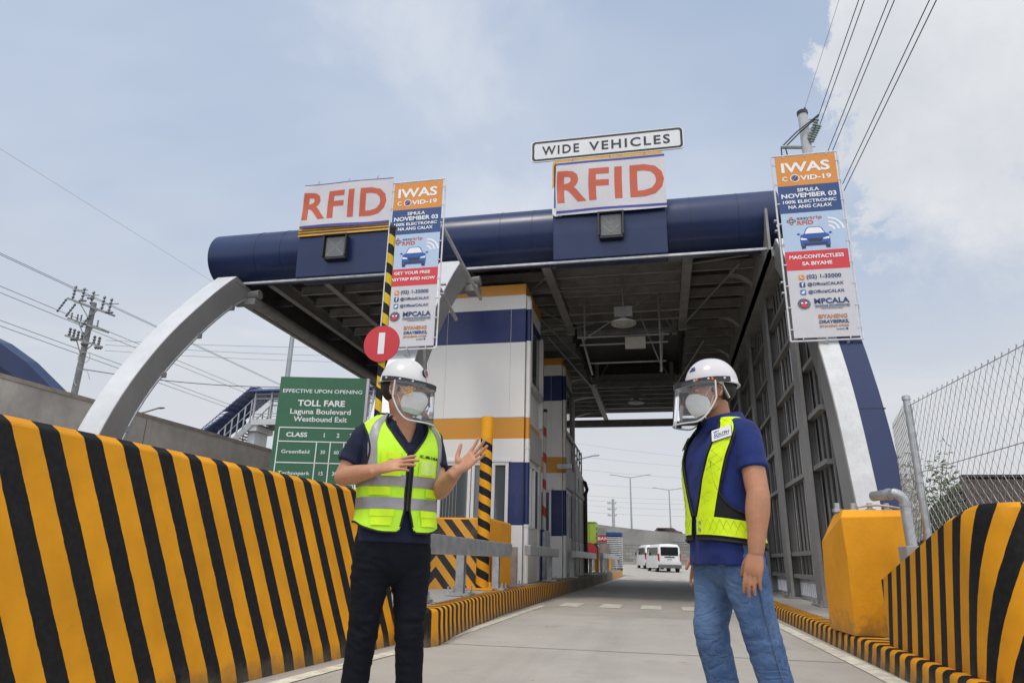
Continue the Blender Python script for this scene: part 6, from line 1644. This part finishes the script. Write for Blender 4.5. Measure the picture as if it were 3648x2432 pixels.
def person(spec):
    t = thing('person', spec['loc'], spec['label'], 'person'); th = R(spec['rot'])
    inv = Matrix.Rotation(-th, 3, 'Z'); L = lambda p: inv @ (Vector(p)-Vector(spec['loc']))
    D3 = lambda v: inv @ Vector(v)
    T = Torso(spec['torso']).smooth_rows()
    M = Matrix.Translation(L(spec['head'])) @ Matrix.Rotation(R(spec['head_rot']-spec['rot']), 4, 'Z') @ Matrix.Rotation(R(spec.get('nod', 0)), 4, 'X')
    hd = M.translation
    b = MB(); head_pieces(b, M)
    neck = Vector((0, T.a[-1, 5]-.005, 1.40))
    limb(b, [neck, neck.lerp(hd, .40)+Vector((0, .0, .0)), M @ Vector((0, -.014, -.040)), M @ Vector((0, -.010, -.015))], [(.068, .066), (.056, .055), (.052, .050), (.045, .045)], (1, 0, 0), 20, 5)
    T.solid(b, .80, 1.44, -.016)
    sh = MB(); slv = MB()
    for s, a in ((1, spec['armR']), (-1, spec['armL'])):
        S_ = Vector((s*spec.get('shx', .178), T.a[-1, 5]-.008, spec['shz'])); E, W = L(a['elbow']), L(a['wrist'])
        up = S_.lerp(E, .5); fo = E.lerp(W, .3)
        am = spec.get('arm', 1.0)
        limb(b, [S_+Vector((-s*.03, 0, -.02)), S_.lerp(E, .35), S_.lerp(E, .82), E], [.036, .045*am, .044*am, .041*am], D3(a.get('ref', (0, 0, 1))), 18, 5)
        limb(b, [S_.lerp(E, .9), E, E.lerp(W, .28), E.lerp(W, .62), W], [.040*am, .043*am, .0455*am, .037*am, (.029*am, .0225*am)], D3(a['thumb']), 18, 5)
        ellip(b, E+(E-S_.lerp(W, .5)).normalized()*.008, (.034,)*3)
        hand(b, W, D3(a['dir']), D3(a['palm']), D3(a['thumb']), a.get('curl', (.2,)*4), a.get('spread', (6, 2, -3, -8)), 1.0, a.get('tcurl', .2), a.get('tout', .75), a.get('tin', .25))
        se = a.get('sleeve', .78)
        d_ = (E-S_).normalized(); k = S_.lerp(E, se)
        ar = spec.get('sleeve_r', .060)
        limb(sh, [S_-Vector((s*.080, 0, -.020)), S_-Vector((s*.012, 0, .004)), S_.lerp(E, .30), S_.lerp(E, se*.85), k], [(.066, .058), (.066, .062), (ar+.002, ar+.002), (ar, ar), (ar+.002, ar+.002)], (0, 1, 0), 22, 5, True)
        limb(sh, [S_.lerp(E, se-.075), S_.lerp(E, se-.005)], [ar+.0030, ar+.0042], (0, 1, 0), 22, 4, True)
    hz_ = spec['hip']
    legs = MB(); shoe = []; seams = []
    for s, lg in ((1, spec['legR']), (-1, spec['legL'])):
        Hp = Vector((s*.088, T.a[0, 5], hz_)); rt = spec['legrad']; K, A = L(lg['knee']), L(lg['ankle'])
        limb(b, [Hp, Hp.lerp(K, .5), K, K.lerp(A, .35), A], [.075, .066, .050, .048, .036], (0, 1, 0), 16, 5)
        limb(legs, [Hp+Vector((0, 0, .04)), Hp.lerp(K, .30), Hp.lerp(K, .68), K, K.lerp(A, .4), K.lerp(A, .8), A+Vector((0, 0, -.02))], [(r_*1.04, r_) for r_ in rt], (0, 1, 0), 24, 6)
        seam_pts = [Hp+Vector((0, 0, .02)), Hp.lerp(K, .30), Hp.lerp(K, .68), K, K.lerp(A, .4), K.lerp(A, .8), A]
        seams.append([p_+Vector((s*(r_+.004), .012, 0)) for p_, r_ in zip(seam_pts, rt)])
        foot(b, A+Vector((0, 0, -.07)), R(lg.get('yaw', 0)))
        q = MB(); foot(q, A+Vector((0, 0, -.075)), R(lg.get('yaw', 0))); q.v = [tuple(Vector(A)+(Vector(v)-Vector(A))*1.10) for v in q.v]; shoe.append(q)
    # pelvis joins the two trouser legs
    PT = Torso([(hz_-.15, .02, .03, .03, 0, T.a[0, 5]), (hz_-.13, .06, .06, .065, 0, T.a[0, 5]), (hz_-.09, .125, .10, .108, 0, T.a[0, 5]), (hz_-.04, .165, .118, .125, 0, T.a[0, 5]), (hz_+.03, .166, .112, .118, 0, T.a[0, 5]), (hz_+.10, .155, .104, .102, 0, T.a[0, 5]), (hz_+.17, .150, .100, .095, 0, T.a[0, 5])]).smooth_rows(30)
    PT.solid(legs, hz_-.15, hz_+.17)
    body = add_mesh(fuse(b, .0032, 3), 'body', spec['skin'], t)
    def wr(fr, amp, zs=1., seed=0):
        def f(p):
            q = Vector((p.x*fr+seed, p.y*fr, p.z*fr*zs)); a = mnoise.noise(q+Vector((mnoise.noise(q*.6)*1.4, 0, mnoise.noise(q*.5+Vector((5, 5, 5)))*1.4)))
            return amp*(1-abs(a)*2.2)*.6+amp*.5*mnoise.noise(q*2.3)
        return f
    T.solid(sh, spec['hem'], 1.452, .0, 44, 40)
    shirt = add_mesh(fuse(sh, .0058, 3), 'polo_shirt', spec['polo'], t, wr(8, .0050, .8, 3))
    def knee(p):
        e = sum(math.exp(-((p.z-zc)/w_)**2) for zc, w_ in ((spec['kz'], .10), (hz_-.08, .08), (.12, .08)))
        return wr(9, (.0045+.0045*min(1, e))*spec.get('lump', 1), 1.9, 9)(p)
    trousers = add_mesh(fuse(legs, .0058, 3), 'trousers', spec['trousers'], t, knee)
    if spec.get('seam'):
        for q in seams:
            m_ = MB(); m_.tube([Vector(c) for c in spline(q, 5)], .0028, 5); m_.build('side_seam', spec['seam'], trousers, smooth=True, local=True)
    for q in shoe: add_mesh(fuse(q, .006, 2), 'shoe', spec['shoe'], t)
    if spec.get('vneck'):
        bm = bmesh.new(); bm.from_mesh(shirt.data); zv = spec['vneck']
        for sg in (-1, 1):
            bmesh.ops.bisect_plane(bm, geom=bm.verts[:]+bm.edges[:]+bm.faces[:], plane_co=(sg*.006, 0, zv), plane_no=Vector((sg, 0, -.5)).normalized())
        bmesh.ops.delete(bm, geom=[f for f in bm.faces if f.calc_center_median().y > .02 and f.calc_center_median().z > zv and abs(f.calc_center_median().x) < .006+(f.calc_center_median().z-zv)*.50], context='FACES'); bm.to_mesh(shirt.data); bm.free()
        pl = MB()
        for s in (-1, 1): pl.tube([T.S(s*(math.degrees(math.asin(min(1, (.008+(z-zv)*.50)/.19)))), z, .003) for z in np.linspace(zv-.004, zv+.10, 12)], .006, 6)
        pl.build('placket', spec['polo'], shirt, smooth=True, local=True)
    collar(shirt, spec['polo'], spec.get('cz', 1.425), T.a[-1, 5], spec.get('cr', .074), spec.get('gap', 30))
    hair_piece(t, M)
    face_details(t, M)
    return t, T, M, L, shirt, trousers, PT

# ------------------------------------------------------------------ person 1
P1 = dict(loc=(-1.215, 3.10, 0), rot=222, head=(-1.212, 3.075, 1.572), head_rot=267, nod=-2, shz=1.358, shx=.166, hip=.83, hem=.865, kz=.50,
          label='man in white hard hat and lime reflective vest gesturing with both hands', skin=M_skin1, polo=M_polo1, trousers=M_trou, shoe=M_shoe, gap=44, arm=.96, sleeve_r=.058, vneck=1.315, cz=1.415,
          torso=[(.80, .178, .126, .126, 0, 0), (.88, .174, .124, .120, 0, 0), (.98, .168, .124, .106, 0, 0), (1.08, .172, .126, .103, 0, 0), (1.18, .183, .130, .110, 0, 0), (1.27, .191, .127, .115, 0, 0), (1.335, .194, .110, .113, 0, -.004),
                 (1.38, .184, .090, .102, 0, -.010), (1.41, .155, .074, .090, 0, -.014), (1.435, .110, .064, .080, 0, -.016), (1.46, .080, .060, .068, 0, -.016)],
          armR=dict(elbow=(-1.432, 2.965, 1.150), wrist=(-1.205, 2.845, 1.168), dir=(.97, -.06, .22), palm=(.12, .75, -.62), thumb=(.1, .55, .80), curl=(.10, .16, .16, .20), spread=(9, 3, -3, -10), sleeve=.70, tout=.35, tin=.5),
          armL=dict(elbow=(-1.022, 3.15, 1.105), wrist=(-.880, 2.955, 1.178), dir=(.66, .10, .60), palm=(-.30, -.86, .30), thumb=(-.62, .0, .78), curl=(.14, .12, .12, .14), spread=(16, 5, -6, -17), sleeve=.62, tout=1.1, tin=.12, tcurl=.05),
          legR=dict(knee=(-1.308, 3.055, .50), ankle=(-1.365, 3.10, .10), yaw=-10), legL=dict(knee=(-1.122, 3.13, .50), ankle=(-1.118, 3.19, .10), yaw=12),
          legrad=(.090, .088, .073, .064, .059, .058, .062))
t1, T1, M1, L1, shirt1, trou1, PT1 = person(P1)
def vest1(t, T):
    def neckz(u):
        a = abs(u); return 1.245+min(1, a/42)**.9*.195 if a < 42 else 1.440
    def hem(u):
        a = abs(u)
        if a < 90: return .905+.045*max(0, (a-28)/62)**1.3+(.055*max(0, (12-a)/12)**2 if a < 12 else 0)
        return .950
    def hole(u, z): return ((abs(u)-95)/38)**2+((z-1.272)/.116)**2 < 1
    gap = lambda z: 2.2+max(0, (1.0-z)/.1)*5.5
    off = lambda u, z: .016+.014*max(0, (1.02-z)/.12)+.004*mnoise.noise(Vector((u*.06, z*9, 1)))
    keep = lambda u, z: hem(u) < z < neckz(u) and not hole(u, z) and (abs(u) > gap(z) or abs(u) > 170)
    vo = T.shell(keep, .89, 1.445, off, 264, 180).build('safety_vest', M_lime, t, smooth=True, recalc=False, local=True)
    O = lambda d: (lambda u, z: off(u, z)+d)
    def P_(name, m, fu, z0, z1, d, nx=10, nz=10):
        mb = MB(); vs = []
        for i in range(nz+1):
            z = z0+(z1-z0)*i/nz; a, b = fu(z); vs += [T.S(a+(b-a)*j/nx, z, off(a+(b-a)*j/nx, z)+d) for j in range(nx+1)]
        mb.add(vs, [(i*(nx+1)+j, i*(nx+1)+j+1, (i+1)*(nx+1)+j+1, (i+1)*(nx+1)+j) for i in range(nz) for j in range(nx)]); return mb.build(name, m, vo, smooth=True, recalc=False, local=True)
    for z0, z1 in ((1.008, 1.058), (1.108, 1.158)):
        for s in (1, -1):
            P_('reflective_band', M_refl, (lambda z, s=s: (s*(gap(z)+.8), s*180)), z0, z1, .003, 60, 3)
    for s in (1, -1):
        c = lambda z: 54-10*max(0, (z-1.30)/.14)
        P_('reflective_band', M_refl, (lambda z, s=s: (s*(c(z)-10), s*(c(z)+7))), 1.152, 1.438, .0034, 8, 30)
        P_('pocket', M_pock, (lambda z, s=s: (s*18, s*50)), .935, .985, .007, 8, 4); P_('pocket_flap', M_pock, (lambda z, s=s: (s*16, s*52)), .975, 1.006, .010, 8, 4)
        P_('pocket_flap', M_pock, (lambda z, s=s: (s*22, s*58)), 1.066, 1.104, .009, 8, 4)
    P_('pocket', M_pock, lambda z: (9, 37), 1.152, 1.262, .0046, 8, 6); P_('pocket_flap', M_pock, lambda z: (10, 27), 1.226, 1.262, .009, 8, 4)
    P_('pocket', M_pock, lambda z: (-9, -37), 1.158, 1.238, .006, 8, 6); P_('card_window', mat('clear_pocket', (.56, .80, .16), .25), lambda z: (-11, -35), 1.166, 1.230, .0085, 8, 4)
    zp = MB(); zp.tube([T.S(0, z, off(0, z)+.001) for z in np.linspace(1.0, 1.25, 30)], .0085, 6); zp.build('zipper', M_pipe, vo, smooth=True, local=True)
    pi = MB()
    def ln(pts, r=.0052): pi.tube([T.S(u, z, off(u, z)+.001) for u, z in pts], r, 6)
    for s in (1, -1):
        ln([(s*(95+38*math.cos(a)), 1.272+.116*math.sin(a)) for a in [2*math.pi*i/60 for i in range(61)]], .0065)
        ln([(s*u, neckz(u)-.001) for u in [2.5+177*i/70 for i in range(71)]], .0055)
        ln([(s*u, hem(u)+.001) for u in [7+173*i/80 for i in range(81)]], .0048); ln([(s*(gap(z)), z) for z in np.linspace(.930, 1.245, 30)], .0048)
    pi.build('piping', M_pipe, vo, smooth=True, local=True)
    x = MB(); 
    for body_, u in (('SEC. MARK A.VILLAR', -22),):
        n_ = len(body_); u0, u1 = -9.5, -39
        for i, ch in enumerate(body_):
            if ch == ' ': continue
            uu = u0+(u1-u0)*i/(n_-1); p, ax, ay = frame_on(T, uu, 1.243-.004*i/n_, off(uu, 1.243)+.0075); text_mb(x, ch, p, ax, ay, None, .0125, 'C', .03, .001)
    x.build('name_lettering', M_pipe, vo, local=True)
vest1(t1, T1)
hat1, hm1, hb1 = helmet(t1, M1, M_helm, 1, -4, .915)
hb1.build('headband', M_brack, hat1, smooth=True, local=True)
br1, vis1, pt1 = shield(t1, hm1)
face_mask(t1, M1, True)
def gear_badge(hat, hm, a, z):
    p = hm @ Vector((.112*math.sin(R(a)), .138*math.cos(R(a))*.93, z)); n = (hm.to_3x3() @ Vector((math.sin(R(a))/.11, math.cos(R(a))/.14, .45/.13*.5))).normalized(); ax = Vector((0, 0, 1)).cross(n).normalized(); ay = n.cross(ax)
    b = MB(); p = p-n*.006
    b.disc(p, ax, ay, .0215, 28, .010, 0); b.disc(p, ax, ay, .0165, 24, .0106, 1); b.disc(p, ax, ay, .0140, 24, .0110, 2)
    b.prism([(-.010, -.008), (-.003, .005), (-.003, .009), (.003, .009), (.003, .005), (.010, -.008)], p, ax, ay, .0116, 3)
    for i in range(16): q = 2*math.pi*i/16; c = p+ax*.0195*math.cos(q)+ay*.0195*math.sin(q); b.disc(c, ax, ay, .0018, 6, .0108, 1)
    b.build('badge', [M_brack, M_helm, mat('badge_navy', (.06, .06, .12), .4), M_red_ban], hat, local=True)
gear_badge(hat1, hm1, 4, .066)
yl = MB(); 
for i in range(7): 
    for j in range(2+(i*5) % 3):
        c = pt1(52+j*4.5, -.030-.008*i, .0015); d_ = pt1(52+j*4.5+3.4, -.030-.008*i, .0015); e_ = pt1(52+j*4.5+3.4, -.034-.008*i, .0015); f_ = pt1(52+j*4.5, -.034-.008*i, .0015); yl.add([c, d_, e_, f_], [(0, 1, 2, 3)])
yl.build('visor_print', mat('print_gold', (.55, .36, .05), .5), vis1, local=True, recalc=False)
t1.rotation_euler = (0, 0, R(P1['rot']))

# ------------------------------------------------------------------ person 2
P2 = dict(loc=(.283, 3.30, 0), rot=117, head=(.262, 3.285, 1.575), head_rot=96, nod=-3, shz=1.362, hip=.84, hem=.80, kz=.50,
          label='man in royal blue polo, jeans and yellow strap vest standing side on', skin=M_skin2, polo=M_polo2, trousers=M_denim, lump=.6, seam=mat('denim_seam', (.07, .10, .165), .9, var=.3, vs=40), shoe=M_shoe2, gap=24, arm=1.1, sleeve_r=.061, cz=1.437, cr=.080,
          torso=[(.78, .186, .146, .134, 0, 0), (.86, .182, .144, .126, 0, 0), (.96, .174, .140, .110, 0, .004), (1.06, .176, .134, .106, 0, .008), (1.16, .190, .136, .112, 0, .008), (1.26, .200, .132, .118, 0, .006), (1.325, .203, .114, .116, 0, .0),
                 (1.37, .192, .092, .104, 0, -.006), (1.40, .160, .076, .092, 0, -.010), (1.425, .112, .066, .080, 0, -.012), (1.455, .080, .060, .068, 0, -.012)],
          armL=dict(elbow=(.402, 3.075, 1.085), wrist=(.372, 3.055, .852), dir=(-.22, -.03, -.97), palm=(.35, .90, -.12), thumb=(-.9, .35, .1), curl=(.22, .26, .30, .34), spread=(1.5, .5, -.5, -1.5), sleeve=.615, tout=.45, tin=.3),
          armR=dict(elbow=(.245, 3.56, 1.09), wrist=(.18, 3.57, .86), dir=(-.2, .05, -.97), palm=(.3, -.9, -.1), thumb=(-.9, -.35, .1), curl=(.25, .3, .3, .35), spread=(3, 1, -1, -3), sleeve=.70),
          legL=dict(knee=(.385, 3.19, .52), ankle=(.482, 3.20, .10), yaw=-10), legR=dict(knee=(.195, 3.37, .52), ankle=(.268, 3.41, .10), yaw=8),
          legrad=(.097, .094, .078, .072, .066, .064, .068))
t2, T2, M2, L2, shirt2, trou2, PT2 = person(P2)
class Drop:
    def __init__(s, T, k): s.T = T; s.k = k; s.a = T.a
    def S(s, u, z, off=0.): return s.T.S(u, z-s.k*math.sin(R(min(180, abs(u)))/2)**2*max(0, min(1, (1.25-z)/.2)), off)
    shell = Torso.shell
def vest2(t, T):
    T = Drop(T, .045)
    off = lambda u, z: .0105+.004*max(0, (1.0-z)/.1)+.003*mnoise.noise(Vector((u*.06, z*9, 7)))
    ui = lambda z: 3+40*max(0, min(1, (z-.985)/(1.425-.985)))**.92
    uo = lambda z: ui(z)+29+3*max(0, (1.2-z)/.2)
    tz = 1.436
    def keep(u, z):
        a = abs(u); front = a < 4 and z < 1.0
        if z > tz or z < .905: return False
        if z < 1.005: return a > 3
        if a > 118 and z < 1.43: return True
        if ui(z)-4 < a < uo(z)+4: return True
        if z > 1.392 and a > 40: return True
        return a > ui(z) and a < 100 and ((a-92)/58)**2+((z-1.235)/.205)**2 > 1 and z < 1.15
    vo = T.shell(keep, .90, tz+.002, off, 264, 170).build('safety_vest', M_vblack, t, smooth=True, recalc=False, local=True)
    def P_(name, m, fu, z0, z1, d, nx=8, nz=24, par=None):
        mb = MB(); vs = []
        for i in range(nz+1):
            z = z0+(z1-z0)*i/nz; a, b = fu(z); vs += [T.S(a+(b-a)*j/nx, z, off(a+(b-a)*j/nx, z)+d) for j in range(nx+1)]
        mb.add(vs, [(i*(nx+1)+j, i*(nx+1)+j+1, (i+1)*(nx+1)+j+1, (i+1)*(nx+1)+j) for i in range(nz) for j in range(nx)]); return mb.build(name, m, par or vo, smooth=True, recalc=False, local=True)
    for s in (1, -1):
        P_('yellow_strap', M_lime2, (lambda z, s=s: (s*ui(z), s*uo(z))), 1.0, 1.415, .004, 8, 40)
        P_('yellow_strap', M_lime2, (lambda z, s=s: (s*(ui(1.415)+(z-1.415)*400), s*130)), 1.412, 1.431, .004, 30, 4)
        P_('yellow_strap', M_lime2, (lambda z, s=s: (s*122, s*150)), 1.30, 1.415, .004, 8, 12)
        P_('yellow_belt', M_lime2, (lambda z, s=s: (s*4, s*176)), .925, 1.000, .0045, 60, 5)
    st = MB()
    for s in (1, -1):
        for k in range(11):
            z = 1.03+k*.038
            for q in ((0, 1), (1, 0)):
                st.tube([T.S(s*(ui(z_)+(uo(z_)-ui(z_))*w_), z_, off(20, z_)+.0048) for z_, w_ in ((z-.019, q[0]*.8+.1), (z, .5), (z+.019, q[1]*.8+.1))], .0009, 4)
        for k in range(16):
            u = 10+k*10.5
            for q in (-1, 1): st.tube([T.S(s*(u+v_*5), .9625+q*v_*.030, off(u, .96)+.0053) for v_ in (-1, 0, 1)], .0009, 4)
    st.build('quilt_stitch', mat('stitch_olive', (.50, .68, .014), .6), vo, local=True)
    pi = MB()
    for s in (1, -1):
        pi.tube([T.S(s*(ui(z)-4), z, off(0, z)+.001) for z in np.linspace(1.005, tz, 40)], .0048, 6)
        pi.tube([T.S(s*(92+58*math.cos(a)), 1.235+.205*math.sin(a)*(1 if math.sin(a) < 0 else .80), off(90, 1.1)+.0) for a in [math.pi+math.pi*i/40 for i in range(41)]], .0040, 6)
        pi.tube([T.S(s*u, .907, off(u, .907)) for u in np.linspace(3, 178, 60)], .0055, 6)
        pi.tube([T.S(s*(uo(z)+4), z, off(uo(z), z)+.001) for z in np.linspace(1.15, 1.392, 24)], .0042, 6)
        pi.tube([T.S(s*118, z, off(118, z)+.0) for z in np.linspace(1.01, 1.40, 24)], .005, 6)
    pi.build('piping', M_pipe, vo, smooth=True, local=True)
    sn = MB()
    for z in (.945, .975):
        p, ax, ay = frame_on(T, -11, z, off(-11, z)+.004); sn.disc(p, ax, ay, .008, 14, .003)
    sn.build('snap_button', M_galv, vo, local=True)
    for s, u, z in ((-1, -46, 1.345), (1, 46, 1.345)):
        p, ax, ay = frame_on(T, u, z, off(u, z)+.007); r_ = R(-14*s); ax, ay = ax*math.cos(r_)+ay*math.sin(r_), ay*math.cos(r_)-ax*math.sin(r_)
        pa = MB(); pa.prism(rrect(-.047, .047, -.031, .031, .004), p, ax, ay, .002); pb = pa.build('name_patch', M_signw, vo, local=True)
        fr = MB()
        for a_, b_ in (((-.047, -.031), (.047, -.031)), ((.047, -.031), (.047, .031)), ((.047, .031), (-.047, .031)), ((-.047, .031), (-.047, -.031))): fr.tube([p+ax*a_[0]+ay*a_[1], p+ax*b_[0]+ay*b_[1]], .0018, 5)
        x = MB(); n_ = ax.cross(ay)*.0025; text_mb(x, 'MPT', p+n_-ax*.036+ay*.012, ax, ay, .026, .009, 'L', .03, .0006); text_mb(x, 'SOUTH', p+n_-ax*.036-ay*.010, ax, ay, .072, .0165, 'L', .04, .0006); text_mb(x, 'MANAGEMENT CORPORATION', p+n_-ax*.036-ay*.0185, ax, ay, .072, .0045, 'L', .03, .0006)
        x.build('patch_lettering', M_navy_ban, pb, local=True); fr.build('patch_border', M_pipe, pb, local=True)
        o_ = MB(); o_.beam(p+n_*1.4+ax*.012-ay*.010, p+n_*1.4+ax*.026+ay*.004, .003, .0008, 0, tuple(ax.cross(ay))); o_.build('patch_stripe', M_orange_txt, pb, local=True)
vest2(t2, T2)
hat2, hm2, hb2 = helmet(t2, M2, M_helm2, 0, 2)
hb2.build('headband', mat('headband_green', (.035, .055, .022), .7), hat2, smooth=True, local=True)
br2, vis2, pt2 = shield(t2, hm2, 84, .205)
sp2 = MB()
for a in (-58, -80): c = pt2(a, .0, .006); sp2.add(*(lambda q: (q.v, q.f))(MB().sphere(c, .0055, 8, 0, (1, 1, 1.6))))
sp2.build('orange_clip', mat('clip_orange', (.75, .16, .02), .4), br2, smooth=True, local=True)
ss_ = MB()
P_ = lambda *c: hm2 @ Vector(c)
for s in (-1, 1): ss_.beam(P_(s*.094, -.02, -.005), P_(s*.083, -.055, -.085), .004, .030, 0, tuple(hm2.to_3x3() @ Vector((1, 0, 0)))); ss_.beam(P_(s*.104, -.02, .0), P_(s*.104, -.02, -.02), .004, .022)
ss_.build('harness_strap', M_helm, hat2, local=True)
face_mask(t2, M2, False)
hl = MB(); A_, t_h = R(122), R(30); c_ = math.cos(t_h)**.92
q_ = Vector((.110*c_*math.cos(A_), .136*c_*math.sin(A_), .134*math.sin(t_h))); p_ = hm2 @ q_; n_ = (hm2.to_3x3() @ Vector((q_.x/.110**2, q_.y/.136**2, q_.z/.134**2))).normalized(); ax_ = Vector((0, 0, 1)).cross(n_).normalized(); ay_ = n_.cross(ax_)
text_mb(hl, 'MPT', p_+n_*.0005+ay_*.004, ax_, ay_, .022, .009, 'C', .04, .0025); text_mb(hl, 'SOUTH', p_+n_*.0005-ay_*.010, ax_, ay_, .034, .011, 'C', .04, .0025); hl.build('helmet_lettering', M_navy_ban, hat2, local=True)
# jeans details
pk = MB(); PT2.patch(pk, lambda z: (-168, -122), .80, .935, .007, 8, 6); pk.build('back_pocket', M_denim, trou2, smooth=True, recalc=False, local=True)
t2.rotation_euler = (0, 0, R(P2['rot']))
